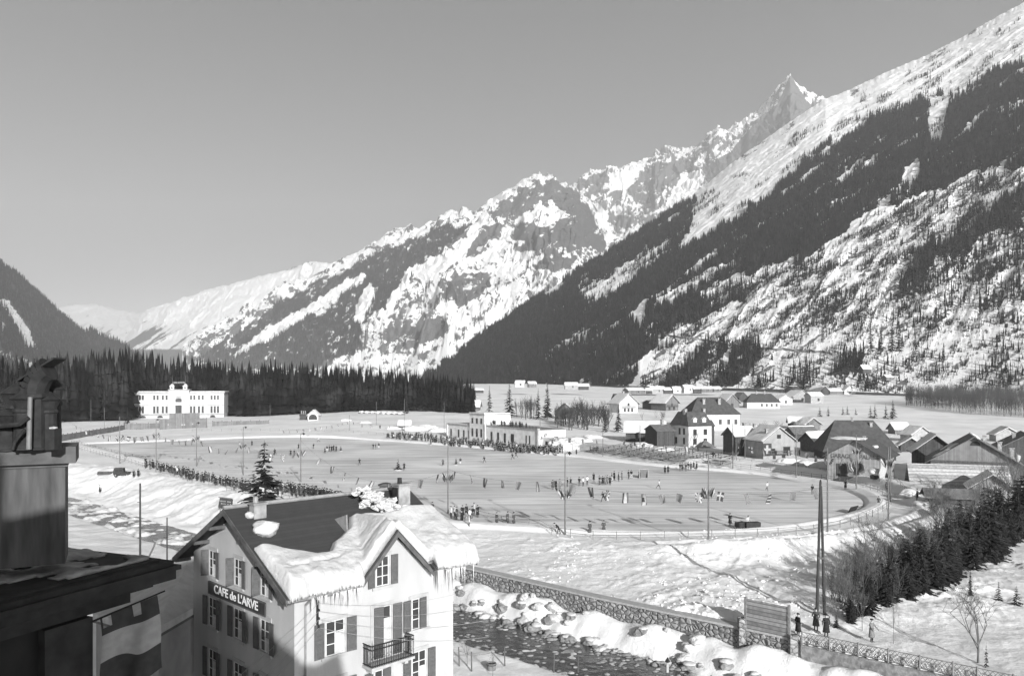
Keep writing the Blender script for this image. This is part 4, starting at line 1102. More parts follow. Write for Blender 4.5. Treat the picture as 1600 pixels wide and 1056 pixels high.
# balcony
def balcony():
    sl_ = MB(); z0 = 7.5 - CZ0; x0, x1, dp = 3.35, 5.75, .75
    sl_.bb((x0, -dp, z0 - .12), (x1, 0, z0)); sl_.bb((x0 + .2, -.5, z0 - .34), (x0 + .38, 0, z0 - .121)); sl_.bb((x1 - .38, -.5, z0 - .34), (x1 - .2, 0, z0 - .121))
    b = sl_.build("balcony", M['stone_trim'], cafe)
    r = MB(); H = .95
    for zz in (.06, H - .18, H): r.bb((x0 + .03, -dp + .02, z0 + zz - .018), (x1 - .03, -dp + .055, z0 + zz + .018)); 
    for xx in (x0 + .05, x1 - .05):
        for zz in (.06, H - .18, H): r.bb((xx - .018, -dp + .056, z0 + zz - .018), (xx + .018, 0, z0 + zz + .018))
    n = 24
    for k in range(n + 1):
        x = x0 + .05 + (x1 - x0 - .1) * k / n; r.bb((x - .011, -dp + .03, z0), (x + .011, -dp + .05, z0 + H))
        if k < n and k % 2 == 0:
            for a in range(8):
                t0, t1 = a * math.pi / 4, (a + 1) * math.pi / 4; c = (x + (x1 - x0 - .1) / n * .5, z0 + .38); rr = .07
                r.tube((c[0] + rr * math.cos(t0), -dp + .04, c[1] + rr * 1.6 * math.sin(t0)), (c[0] + rr * math.cos(t1), -dp + .04, c[1] + rr * 1.6 * math.sin(t1)), .009, n=3)
    for k in range(1, 7):
        for xx in (x0 + .05, x1 - .05): r.bb((xx - .011, -dp + .05 + k * .1, z0), (xx + .011, -dp + .072 + k * .1, z0 + H))
    r.tube((x0 + .05, -dp + .04, z0 + H), (x0 + .05, -dp + .04, z0 + H + .3), .02, .004, 4)
    r.build("railing", M['iron'], b)
balcony()
# name board on the gable
def cafe_sign():
    b = MB(); w, h = 5.6, .62
    b.bb((-w / 2, -.07, -h / 2), (w / 2, -.02, h / 2), 0)
    for a, c in (((-w / 2, -.085, h / 2 - .05), (w / 2, -.0705, h / 2)), ((-w / 2, -.085, -h / 2), (w / 2, -.0705, -h / 2 + .05)), ((-w / 2 - .04, -.086, -h / 2), (-w / 2 + .03, -.0706, h / 2)), ((w / 2 - .03, -.086, -h / 2), (w / 2 + .04, -.0706, h / 2))): b.bb(a, c, 1)
    o = b.build("name_board", [M['black'], M['timber']], cafe); o.matrix_basis = on_gable(5.15, 10.16)
    t = bpy.data.objects.new("lettering", text_mesh("CAFE de L'ARVE", .56, M['letter'], .008, sx=1.12, bold=.008)); link(t, o)
    t.location = (0, -.082, 0.02); t.rotation_euler = (math.pi / 2, 0, 0)
cafe_sign()
def cafe_bits():
    for (x, y, top, w) in ((.56, 4.2, 14.5, .6), (8.25, 3.55, 14.75, .72)):
        b = MB(); z0 = float(main_roof(x, y)) - .35; z1 = top - CZ0
        b.bb((x - w / 2, y - w * .38, z0), (x + w / 2, y + w * .38, z1)); b.bb((x - w / 2 - .06, y - w * .38 - .06, z1 + .001), (x + w / 2 + .06, y + w * .38 + .06, z1 + .09))
        ch = b.build("chimney", M['chimney'], cafe)
        p = MB(); p.lathe([(.13, z1 + .09), (.11, z1 + .36), (.13, z1 + .38), (.08, z1 + .381)], (x - .12, y, 0), 8)
        if w > .65: p.bb((x - w * .55, y - .2, z0 + .4), (x - w / 2 - .001, y + .25, z1 - .1))
        p.build("chimney_pot", M['iron'] if w > .65 else M['zinc'], ch)
    h = MB(); yy = 2.75; zz = float(main_roof(0, yy)) + .13
    h.prism([(4.05, yy - .5, zz - .27), (4.05, yy + .55, zz + .3), (4.05, yy - .45, zz + .62)], (.06, 0, 0)); h.build("snow_guard", M['zinc'], cafe)
    d = MB(); x = .42; d.path([(x, -OV - .03, EZ), (x, -OV + .1, EZ - .12), (x + .05, -.1, EZ - .45), (x + .05, -.1, .2)], .05, 6); d.build("downpipe", M['zinc'], cafe)
    k = MB(); k.bb((1.02, -.16, EZ - 1.55), (1.06, -.02, EZ - .35))
    for z in (-.45, -.8, -1.15, -1.5): k.lathe([(.05, 0), (.06, .05), (.03, .1)], (1.04, -.2, EZ + z), 6); k.bb((1.03, -.2, EZ + z - .03), (1.05, -.02, EZ + z))
    k.build("insulator_bracket", M['iron'], cafe)
    w = MB()
    for i, z in enumerate((-.45, -.8, -1.15, -1.5)):
        a = Vector((1.04, -.2, EZ + z)); b = Vector((9.2, -.6 - .5 * i, EZ + z - .9 - .3 * i))
        pts = [a.lerp(b, t / 10) - Vector((0, 0, .35 * 4 * (t / 10) * (1 - t / 10))) for t in range(11)]; w.path(pts, .008, 3)
        b = Vector((-6.0, -2.2 - .3 * i, EZ + z - 2.4)); pts = [a.lerp(b, t / 10) - Vector((0, 0, .3 * 4 * (t / 10) * (1 - t / 10))) for t in range(11)]; w.path(pts, .008, 3)
    w.build("wire", M['zinc'], cafe)
cafe_bits()

# ================================================================ shed with the snowy roof beside the cafe
def side_shed():
    P = [atD(300, 868, 46), atD(300, 962, 37.5), atD(165, 972, 31), atD(150, 966, 33)]
    e = thing("outbuilding", "low outbuilding with a smooth snowy roof squeezed between the cafe and the dark cornice", "building", (-17.2, 38, -2.6), CR)
    inv = e.matrix_basis.inverted()
    a, b, c, d = [inv @ p for p in (atD(312, 850, 50), atD(310, 955, 41), atD(240, 996, 36), atD(145, 968, 44))]
    sn = MB(); sn.prism([a, b, c, d], (0, 0, .35)); sn.build("roof_snow", M['snow'], e)
    rf = MB(); rf.prism([p - Vector((0, 0, .14)) for p in (a, b, c, d)], (0, 0, .13)); rf.build("roof", M['roof_grey'], e)
    w = MB()
    def wall_(p, q):
        p = p.lerp((a + b + c + d) / 4, .05); q = q.lerp((a + b + c + d) / 4, .05)
        w.prism([(p.x, p.y, 0), (q.x, q.y, 0), (q.x, q.y, q.z - .15), (p.x, p.y, p.z - .15)], ((Vector((q.y - p.y, p.x - q.x, 0))).normalized() * .2))
    for p, q in ((b, c), (c, d), (d, a), (a, b)): wall_(p, q)
    w.build("wall", M['plaster_grey'], e)
side_shed()

# ================================================================ the dark house at the left, its roof terrace, chimney stack and flag
def dark_house():
    A = Vector((-14.3, 21.5, 0)); B = Vector((-11.75, 27.4, 0)); d = (B - A).normalized(); n = Vector((d.y, -d.x, 0))
    e = thing("corner_house", "dark house corner with heavy moulded cornice and flat snowy roof in deep shade", "building", (A.x, A.y, -2.6), math.atan2(d.y, d.x))
    # local x along the front to the far corner, local -y outward
    L0, L1, dep, Ht = -7.0, (B - A).length, 9.0, 13.7 + 2.6
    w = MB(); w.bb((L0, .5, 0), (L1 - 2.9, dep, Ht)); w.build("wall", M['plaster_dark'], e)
    c = MB()
    for k, (o, z0, z1) in enumerate(((.32, -.9, -.55), (.15, -.55, -.42), (-.1, -.42, -.1), (-.22, -.1, .06), (-.05, .06, .22))):
        c.bb((L0 - .2, o, Ht + z0), (L1 - .5 + (.5 - o) - (1.1 if k == 0 else .5 if k == 1 else 0), dep + .3, Ht + z1 - .002))
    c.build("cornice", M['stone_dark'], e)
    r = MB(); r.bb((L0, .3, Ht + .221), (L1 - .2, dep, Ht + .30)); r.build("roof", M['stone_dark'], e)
    s = MB(); q = random.Random(2)
    xs = np.linspace(L0 + .2, L1 - .5, 60); ys = np.linspace(.5, dep - .3, 50); X, Y = np.meshgrid(xs, ys, indexing='ij')
    th = .06 + .22 * n2(X, Y, 1.4, 4, .6, seed=2); ok = th > .03; cell = ok[:-1, :-1] & ok[1:, :-1] & ok[:-1, 1:] & ok[1:, 1:]
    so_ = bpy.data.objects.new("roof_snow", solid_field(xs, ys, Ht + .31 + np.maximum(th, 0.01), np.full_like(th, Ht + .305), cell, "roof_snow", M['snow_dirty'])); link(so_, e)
    p = MB()
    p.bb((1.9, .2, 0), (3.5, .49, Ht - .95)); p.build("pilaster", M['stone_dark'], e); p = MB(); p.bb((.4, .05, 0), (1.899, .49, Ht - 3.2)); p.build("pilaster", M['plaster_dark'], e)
    wd = MB(); wd.bb((-1.2, .46, Ht - 3.6), (-.2, .492, Ht - 1.6)); wd.build("window", M['glass'], e)
    up = MB(); up.bb((-2.6, 2.6, Ht + .30), (1.2, 2.7, Ht + .44)); up.bb((1.1, 2.7, Ht + .30), (1.2, 6.5, Ht + .44)); up.build("roof_kerb", M['timber'], e)
    return e
dark_house()
def stack():
    A = atD(-70, 872, 23.6); B = atD(101, 862, 23.6); zt = CAMZ - (712 - HZ) / FPX * 23.6; z0 = A.z - .4
    e = thing("chimney_stack", "broad plastered chimney stack with stone slab, standing on the dark house roof", "chimney", ((A.x + B.x) / 2 - .74, 24.6, z0), .46)
    w = B.x - A.x; h = zt - z0 - .35
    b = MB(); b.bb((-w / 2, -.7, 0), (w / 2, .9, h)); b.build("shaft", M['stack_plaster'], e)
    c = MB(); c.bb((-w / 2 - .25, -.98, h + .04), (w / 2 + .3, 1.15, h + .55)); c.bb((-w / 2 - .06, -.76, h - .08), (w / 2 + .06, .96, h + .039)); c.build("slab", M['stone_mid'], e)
    f = MB(); q = [(w / 2 - 1.75, -.712, h - 1.6)]
    poly = [(w / 2 - 2.3 + .35 * math.cos(t), -.704, h - .65 + .35 * math.sin(t)) for t in np.linspace(0, math.pi, 9)] + [(w / 2 - 2.65, -.704, 0.3), (w / 2 - 1.95, -.704, .3)]
    f.prism(poly, (0, .003, 0)); f.build("flue_opening", M['black'], e)
    s = MB(); s.blob((.6, -.1, h + .57), (.9, .6, .09), 3, 2, .2); s.build("snow", M['snow'], e, smooth=True)
    return e, w, h, z0
_st, _w, _h, _z0 = stack()
def cowl(px, ytop, ybot, D, r, label, bend=0, mat_='iron', post=False):
    b = atD(px, ybot, D); t = atD(px, ytop, D); h = t.z - b.z
    e = thing("chimney_cowl", label, "chimney cowl", b, R.uniform(0, 6) if not bend else 0)
    m = MB(); m.lathe([(r, 0), (r, .06), (r * .86, .07), (r * .82, h * .62), (r * .95, h * .64), (r * .95, h * .68), (r * .8, h * .7)], n=12); m.build("pipe", M[mat_], e, smooth=False)
    k = MB()
    if bend:
        prev = None
        for i in range(7):
            a = i / 6 * 1.25; c = Vector((bend * (r * 1.5 * (1 - math.cos(a))), 0, h * .68 + r * 1.9 * math.sin(a)))
            if prev is not None: k.tube(prev, c, r * .9, r * .92, 10)
            prev = c
        k.box((bend * r * .5, 0, h * .98), (r * 3.1, r * 1.6, .05), 0, None, Matrix.Rotation(-bend * .55, 3, 'Y'))
        k.tube((0, 0, h * .9), (0, 0, h * 1.12), .035, .02, 5)
    else:
        k.lathe([(r * .8, h * .7), (r * 1.1, h * .84), (r * 1.25, h * .86), (r * .3, h), (.02, h * 1.01)], n=12)
    k.build("hood", M[mat_], e)
cowl(38, 610, 702, 23.9, .34, "rusty chimney pipe beside the hooded cowl", mat_='iron')
cowl(54, 575, 702, 24.1, .42, "tall hooded chimney cowl with tilted lid on the stone slab", bend=1, mat_='iron')
cowl(75, 612, 702, 24.3, .3, "shorter round chimney pipe half hidden behind the hooded cowl")
cowl(12, 640, 704, 24.0, .36, "squat chimney pipe at the frame's edge behind the bent arm")
cowl(84, 592, 702, 24.9, .26, "thin tall chimney pipe standing behind the small black box")
cowl(64, 585, 702, 25.2, .5, "broad dark chimney pipe at the back of the stone slab")
cowl(28, 600, 704, 25.0, .42, "dark chimney pipe at the back beside the rusty one")
def brace():
    e = thing("iron_brace", "pale upright post and bent black arm bracing the chimney pipes", "brace", atD(45, 702, 23.5), 0)
    o = atD(45, 702, 23.5)
    a = MB(); a.tube((0, 0, 0), (.04, 0, 1.55), .07, .06, 6); a.build("post", M['rail'], e)
    b = MB(); b.path([Vector((-1.6, .0, .62)), Vector((-.2, -.1, .75)), Vector((.05, -.1, .95))], .07, 6); b.path([Vector((-.05, -.12, .6)), Vector((-.35, -.12, .2)), Vector((-.4, -.12, .0))], .05, 6); b.build("arm", M['iron'], e)
    c = thing("chimney_box", "small black box standing at the end of the stone slab", "box", atD(84, 702, 23.7)); m = MB(); m.bb((-.13, -.2, 0), (.13, .2, .62)); m.build("body", M['iron'], c); m = MB(); m.blob((0, 0, .64), (.12, .18, .05), 2, 1, .1); m.build("snow", M['snow'], c)
brace()
def torn_flag():
    p0 = atD(150, 968, 24.6); p1 = atD(252, 925, 25.6)
    e = thing("flag", "torn tricolour flag hanging from a slanting staff on the dark house wall", "flag", p0, 0)
    s = MB(); d = p1 - p0; s.tube(Vector((0, 0, 0)) - d * .08, d * 1.06, .035, .025, 6); s.build("staff", M['iron'], e)
    n, k = 26, 20; V = []; F = []; mi = []
    for i in range(n + 1):
        for j in range(k + 1):
            u, v = i / n, j / k
            q = d * (.06 + .88 * u); drop = 2.05 * v * (1 - .06 * math.sin(u * 7))
            V.append((q.x + .05 * math.sin(v * 5) + .12 * v, q.y - .28 * math.sin(u * 9 + v * 2) * (.3 + v) * .45, q.z * (1 - .75 * v) - drop - .03))
    tear = lambda u, v: v < .16 and (.25 + .6 * math.sin(u * 13) > .55)
    for i in range(n):
        for j in range(k):
            u, v = (i + .5) / n, (j + .5) / k
            if tear(u, v): continue
            a = i * (k + 1) + j; F.append((a, a + k + 1, a + k + 2, a + 1)); mi.append(0 if v < .27 else (1 if v < .66 else 2))
    mb = MB()
    for f, m_ in zip(F, mi): mb.f.append(list(f)); mb.m.append(m_)
    mb.v = V; mb.build("cloth", [M['flag_dark'], M['flag_white'], M['flag_dark']], e, smooth=True)
torn_flag()
# the house the picture is taken from: it stands behind and to the left, and throws the shade over the foreground
def own_house():
    e = thing("hotel", "tall hotel whose balcony overlooks the cafe and casts the shade", "building", (0, 0, -2.6))
    prof = [(-14, 0), (8.6, 0), (8.6, 24.0), (8.1, 25.9), (7.0, 25.3), (6.0, 25.4), (4.7, 26.2), (2.4, 28.6), (1.5, 31.0), (-2, 29.9), (-4, 29.3), (-14, 27.0)]
    w = MB(); w.prism([(x, -9, z) for x, z in prof], (0, -8, 0)); w.bb((-14, -8.99, 0), (3, -3.2, 19)); w.build("wall", M['plaster_grey'], e)
    r = MB(); r.prism([(-14.4, -8.8, 26.95), (-4, -8.8, 29.31), (1.5, -8.8, 31.01), (2.4, -8.8, 28.61), (6.2, -8.8, 25.2), (6.3, -8.8, 25.35), (2.5, -8.8, 28.9), (1.5, -8.8, 31.3), (-4, -8.8, 29.6), (-14.4, -8.8, 27.2)], (0, -8.5, 0)); r.build("roof", M['roof_dark'], e)
    c = MB(); c.bb((-4.4, -11, 30), (-3.2, -9.8, 32.0)); c.build("chimney", M['chimney'], e)
own_house()
# ================================================================ people
def skin_person(pose):
    """one continuous figure grown from a jointed skeleton; returns a mesh with its slots set by height"""
    J = pose['J']; E = pose['E']; Rr = pose['R']
    me = bpy.data.meshes.new("person"); names = list(J)
    me.from_pydata([J[n] for n in names], [(names.index(a), names.index(b)) for a, b in E], [])
    o = bpy.data.objects.new("person", me); S.collection.objects.link(o)
    o.modifiers.new("skin", 'SKIN'); 
    for i, n in enumerate(names):
        sv = me.skin_vertices[0].data[i]; r = Rr.get(n, .05); sv.radius = r if isinstance(r, tuple) else (r, r); sv.use_root = (n == 'pelvis')
    m2 = o.modifiers.new("sub", 'SUBSURF'); m2.levels = 1; m2.render_levels = 1
    dg = bpy.context.evaluated_depsgraph_get(); dg.update()
    out = bpy.data.meshes.new_from_object(o.evaluated_get(dg)); bpy.data.objects.remove(o)
    return out
def make_person(name, kind='coat', coat='cloth_dark', legs='cloth_dark', hat='cap', stride=0.0, lean=0.0, bend=0.0, arms='down', seed=0):
    q = random.Random(seed); J = {}; Rr = {}; E = []
    def j(n, p, r, par=None):
        J[n] = p; Rr[n] = r
        if par: E.append((par, n))
    k = stride
    L = lean; 
    def tl(p):                                                     # lean / bend the upper body forward (towards -y) about the hips
        a = bend + L; y, z = p[1], p[2] - .92
        return (p[0], y * math.cos(a) - z * math.sin(a), .92 + z * math.cos(a) + y * math.sin(a))
    j('pelvis', (0, 0, .93), (.15, .12)); j('waist', tl((0, 0, 1.08)), (.15, .115), 'pelvis'); j('chest', tl((0, 0, 1.30)), (.185, .125), 'waist')
    j('neck', tl((0, 0, 1.47)), .062, 'chest'); j('chin', tl((0, -.015, 1.55)), .072, 'neck'); j('head', tl((0, -.01, 1.64)), .092, 'chin'); j('crown', tl((0, 0, 1.71)), .07, 'head')
    j('nose', tl((0, -.105, 1.615)), .016, 'head')
    for s, t in ((-1, k), (1, -k)):
        h = f'hip{s}'; j(h, (.095 * s, 0, .88), .095, 'pelvis')
        kb = max(0, t) * .3
        j(f'knee{s}', (.10 * s, -t * .28 - kb * .2 - .02, .49), .065, h); j(f'ankle{s}', (.10 * s, -t * .5 + (.22 if t < 0 else 0) * abs(k), .10 + (.14 * abs(k) if t < 0 else 0)), .045, f'knee{s}')
        a = J[f'ankle{s}']; j(f'heel{s}', (a[0], a[1] + .02, a[2] - .055), .042, f'ankle{s}'); j(f'toe{s}', (a[0] + .02 * s, a[1] - .17, a[2] - .065), .036, f'heel{s}')
        sh = f'shoulder{s}'; j(sh, tl((.19 * s, 0, 1.42)), .072, 'chest')
        if arms == 'down': el, wr = (.25 * s, .02, 1.15), (.255 * s, -.06, .90)
        elif arms == 'pocket': el, wr = (.28 * s, .06, 1.16), (.20 * s, -.11, .98)
        elif arms == 'swing': el, wr = (.29 * s, .14 * s * (1 if k >= 0 else -1), 1.17), (.34 * s, .22 * s - .1, 1.0)
        elif arms == 'back': el, wr = (.25 * s, .12, 1.16), (.08 * s, .17, .98)
        else: el, wr = (.27 * s, -.12, 1.17), (.20 * s, -.36, 1.05)
        j(f'elbow{s}', tl(el), .052, sh); j(f'wrist{s}', tl(wr), .034, f'elbow{s}')
        d = Vector(wr) - Vector(el); d.normalize()
        j(f'palm{s}', tl(tuple(Vector(wr) + d * .07)), (.036, .02), f'wrist{s}')
        side = Vector((0, 1, 0)) if abs(d.z) > .6 else Vector((0, 0, 1)); side = (side - d * side.dot(d)).normalized()
        for f, (off, ln) in enumerate(((-.03, .07), (-.01, .085), (.01, .08), (.03, .062))):
            p0 = Vector(wr) + d * .10 + side * off; p1 = p0 + d * ln * .5 + Vector((-.008 * s, 0, 0)); p2 = p0 + d * ln + Vector((-.02 * s, -.008, 0))
            j(f'fa{s}{f}', tl(tuple(p0)), .0095, f'palm{s}'); j(f'fb{s}{f}', tl(tuple(p1)), .009, f'fa{s}{f}'); j(f'fc{s}{f}', tl(tuple(p2)), .0075, f'fb{s}{f}')
        p0 = Vector(wr) + d * .03 - side * .035; p1 = p0 + d * .045 - side * .02
        j(f'ta{s}', tl(tuple(p0)), .011, f'palm{s}'); j(f'tb{s}', tl(tuple(p1)), .009, f'ta{s}')
    me = skin_person(dict(J=J, E=E, R=Rr))
    # slots by place on the body
    hz = tl((0, 0, 1.52)); mats = [M[legs], M[coat], M['skin'], M['black'], M[hat if hat in M else 'cloth_dark']]
    for m in mats: me.materials.append(m)
    hand = [Vector(J[f'palm{s}']) for s in (-1, 1)]; head = Vector(J['head'])
    for p in me.polygons:
        c = p.center
        if (c - head).length < .17 and (c - Vector(J['neck'])).length > .06: p.material_index = 2
        elif min((c - h_).length for h_ in hand) < .14 and min((c - h_).length for h_ in hand) < (c - Vector(J['elbow1'])).length and min((c - h_).length for h_ in hand) < (c - Vector(J['elbow-1'])).length: p.material_index = 2
        elif c.z < .13: p.material_index = 3
        elif c.z < .80 or (c.z < .9 and abs(c.x) < .15): p.material_index = 0
        else: p.material_index = 1
        p.use_smooth = True
    bm = bmesh.new(); bm.from_mesh(me)
    def ring(profile, mi, cen, tilt=0.0, n=14):
        rows = []
        for (rx, ry, z, yy) in profile:
            row = []
            for i in range(n):
                a = 2 * math.pi * i / n
                row.append(bm.verts.new((cen[0] + rx * math.cos(a), cen[1] + yy + ry * math.sin(a), z)))
            rows.append(row)
        for a, b in zip(rows[:-1], rows[1:]):
            for i in range(n):
                f = bm.faces.new((a[i], a[(i + 1) % n], b[(i + 1) % n], b[i])); f.material_index = mi; f.smooth = True
        f = bm.faces.new(rows[-1]); f.material_index = mi
        f = bm.faces.new(rows[0][::-1]); f.material_index = mi
    if kind in ('coat', 'skirt'):
        lo = .38 if kind == 'coat' else .30
        top = tl((0, 0, 1.12))
        ring([(.27 if kind == 'coat' else .25, .20, lo, 0), (.24, .18, .65, 0), (.205, .16, .92, 0), (.185, .15, top[2] - .02, top[1])], 1, (0, 0, 0))
    hd = tl((0, 0, 1.68)); 
    if hat == 'cap' or hat == 'beret':
        ring([(.112, .12, hd[2] - .01, 0), (.122, .13, hd[2] + .03, 0), (.115, .12, hd[2] + .075, .01), (.06, .06, hd[2] + .10, .01)], 4, (hd[0], hd[1], 0))
    elif hat == 'brim':
        ring([(.19, .20, hd[2] + .005, 0), (.19, .20, hd[2] + .02, 0), (.11, .12, hd[2] + .03, 0), (.105, .115, hd[2] + .12, 0), (.06, .06, hd[2] + .125, 0)], 4, (hd[0], hd[1], 0))
    else:
        ring([(.105, .11, hd[2] - .04, .03), (.112, .118, hd[2] + .02, .01), (.09, .10, hd[2] + .07, .01)], 4, (hd[0], hd[1], 0))
    # eyes and mouth
    for (x, y, z, r) in ((-.035, -.093, 1.648, .011), (.035, -.093, 1.648, .011), (0, -.088, 1.572, .014)):
        c = tl((x, y, z)); g = bmesh.ops.create_icosphere(bm, subdivisions=1, radius=r, matrix=Matrix.Translation(c))
        for v in g['verts']:
            for f in v.link_faces: f.material_index = 3
    bmesh.ops.recalc_face_normals(bm, faces=bm.faces); bm.to_mesh(me); bm.free(); me.name = "person"
    return me
PEOPLE = {
 'dark_coat': make_person('p', 'coat', 'cloth_dark', 'cloth_dark', 'cap', 0, 0, 0, 'pocket', 1),
 'dark_brim': make_person('p', 'coat', 'cloth_dark', 'cloth_dark', 'brim', 0, .03, 0, 'down', 2),
 'mid_coat': make_person('p', 'coat', 'cloth_mid', 'cloth_dark', 'cap', 0, .02, 0, 'pocket', 3),
 'mid_skirt': make_person('p', 'skirt', 'cloth_mid', 'cloth_dark', 'brim', 0, 0, 0, 'down', 4),
 'grey_coat': make_person('p', 'coat', 'cloth_grey', 'cloth_dark', 'cap', 0, 0, 0, 'front', 5),
 'pale_coat': make_person('p', 'jacket', 'cloth_pale', 'cloth_dark', 'cap', 0, 0, 0, 'pocket', 6),
 'suit': make_person('p', 'jacket', 'cloth_dark', 'cloth_mid', 'brim', 0, 0, 0, 'back', 7),
 'skater': make_person('p', 'jacket', 'cloth_dark', 'cloth_dark', 'cap', .7, .25, 0, 'swing', 8),
 'skater_pale': make_person('p', 'jacket', 'cloth_pale', 'cloth_mid', 'hair', .8, .3, 0, 'swing', 9),
 'skater_mid': make_person('p', 'skirt', 'cloth_mid', 'cloth_dark', 'cap', .5, .15, 0, 'swing', 10),
 'bending': make_person('p', 'jacket', 'cloth_dark', 'cloth_dark', 'cap', .3, 0, .85, 'front', 11),
 'two_tone': make_person('p', 'jacket', 'cloth_dark', 'cloth_pale', 'cap', .25, .1, 0, 'down', 12),
}
def person(kind, P, label, rz=0.0, group=None, k=1.0):
    o = bpy.data.objects.new("person", PEOPLE[kind]); link(o); o.location = P; o.rotation_euler = (0, 0, rz); o.scale = (k, k, k)
    return tag(o, label, "person", group)
def ice_at(px, py): x, y = gp(px, py, 0.0); return Vector((x, y, 0.003))

q = random.Random(21)
CROWDK = ['dark_coat'] * 5 + ['dark_brim'] * 4 + ['mid_coat'] * 3 + ['mid_skirt'] * 2 + ['grey_coat', 'suit', 'suit', 'pale_coat']
# spectators along the crest of the snow bank, facing the ice
CREST = [(222, 731), (240, 735), (300, 750), (360, 764), (400, 771), (450, 776), (500, 783), (560, 795)]
for i in range(112):
    t = (i + q.random()) / 112; px = 226 + (566 - 226) * t ** .9; py = float(np.interp(px, [c[0] for c in CREST], [c[1] for c in CREST])) + q.uniform(-5.5, .5)
    if 400 < px < 425 and q.random() < .3: py -= 3
    x, y = gp(px, py, .1); person(q.choice(CROWDK), (x, y, gz(x, y) - .03), "spectator standing in the packed line along the snow bank's crest, watching the ice", math.pi + q.uniform(-.9, .3), "spectators on the snow bank", q.uniform(.96, 1.1))
# the crowd before the pavilion: the front rows one by one, the packed rows behind them as one mass
def stand_spot(depth):
    px = 604 + 276 * q.random() ** .9
    lo = float(np.interp(px, [600, 660, 690, 780, 830, 880], [685, 690, 695, 705, 709, 712])); hi = float(np.interp(px, [600, 660, 690, 790, 830, 880], [681.5, 682, 685, 695, 701, 704]))
    py = lo - (lo - hi) * depth; x, y = gp(px, py, .1); return x, y
for i in range(58):
    x, y = stand_spot(q.uniform(0, .25))
    person(q.choice(CROWDK + ['pale_coat', 'grey_coat', 'grey_coat']), (x, y, gz(x, y) - .03), "spectator in the front row of the thick crowd at the rink's edge before the pavilion", q.uniform(-1.0, 1.0), "spectators before the pavilion", q.uniform(.98, 1.12))
def mass_of_people(n, spot, face):
    Vs, Fs, Ms, off = [], [], [], 0; order = ['cloth_dark', 'cloth_mid', 'cloth_grey', 'cloth_pale', 'skin', 'black']
    T = {}
    for k in set(CROWDK):
        me = PEOPLE[k]; me.calc_loop_triangles(); V = np.zeros(len(me.vertices) * 3); me.vertices.foreach_get("co", V); V = V.reshape(-1, 3)
        t = np.zeros(len(me.loop_triangles) * 3, np.int32); me.loop_triangles.foreach_get("vertices", t); mi = np.zeros(len(me.loop_triangles), np.int32); me.loop_triangles.foreach_get("material_index", mi)
        mp = np.array([order.index(m.name) for m in me.materials]); T[k] = (V, t.reshape(-1, 3), mp[mi])
    for i in range(n):
        x, y = spot(); V, F, mi = T[q.choice(CROWDK)]; a = face + q.uniform(-1, 1); c, s_ = math.cos(a), math.sin(a); k = q.uniform(.98, 1.12)
        P = np.stack([(V[:, 0] * c - V[:, 1] * s_) * k + x, (V[:, 0] * s_ + V[:, 1] * c) * k + y, V[:, 2] * k + gz(x, y) - .03], -1)
        Vs.append(P); Fs.append(F + off); Ms.append(mi); off += len(V)
    me = np_mesh("crowd", np.concatenate(Vs), np.concatenate(Fs), [M[o] for o in order], True, None, np.concatenate(Ms))
    tag(link(bpy.data.objects.new("crowd", me)), kind="stuff")
mass_of_people(300, lambda: stand_spot(q.uniform(.15, 1)), 0)
def bank_spot():
    px = q.uniform(226, 560); py = float(np.interp(px, [c[0] for c in CREST], [c[1] for c in CREST])) + q.uniform(-7, -2.5); return gp(px, py, .1)
mass_of_people(110, bank_spot, math.pi)
# people on the ice
def crew(pts, labels_group, kinds, label, rzf=None):
    for (px, py) in pts:
        person(q.choice(kinds), ice_at(px, py), label, q.uniform(0, 6.28) if rzf is None else rzf + q.uniform(-.5, .5), labels_group, q.uniform(.98, 1.08))
Z4 = lambda x, y: (760 + x / 4.444, 680 + y / 4.444)
Z3 = lambda x, y: (420 + x / 4.444, 670 + y / 4.444)
Z5 = lambda x, y: (1020 + x / 3.81, 690 + y / 3.81)
team = [Z4(*p) for p in [(460, 375), (510, 368), (562, 358), (585, 355), (645, 352), (672, 352), (700, 345), (745, 318), (785, 345), (808, 345), (825, 343), (840, 335), (858, 345), (872, 318), (888, 310), (918, 318), (942, 308), (988, 303), (1007, 300)]]
crew(team, "players lined up across the ice", ['suit', 'dark_coat', 'two_tone', 'mid_coat', 'grey_coat', 'pale_coat', 'two_tone'], "figure standing in the long file of people across the middle of the ice")
crew([Z4(1345, 248), Z4(1360, 244), Z4(1385, 250), Z4(1402, 243), Z4(1420, 240), Z4(1440, 232), Z4(1460, 238)], "people at the rink gate", ['dark_coat', 'suit', 'mid_coat'], "person in the small group at the rink edge below the bleachers")
crew([Z3(1265, 622), Z3(1290, 612), Z3(1305, 626), Z3(1345, 614), Z3(1372, 605), Z3(1395, 640), Z3(1412, 620), Z3(1450, 612), Z3(1370, 660), Z3(1392, 685), Z3(1340, 655), Z3(1425, 590)], "people gathered by the railing", ['dark_coat', 'mid_coat', 'grey_coat', 'suit', 'pale_coat'], "person in the knot of people by the railing past the cafe roof")
crew([Z3(390, 168), Z3(405, 158), Z3(420, 156), Z3(436, 157), Z3(450, 153), Z3(468, 157), Z3(725, 140), Z3(742, 141), Z3(764, 136)], "far players on the ice", ['suit', 'dark_coat', 'two_tone'], "player in the far cluster on the ice between the small firs")
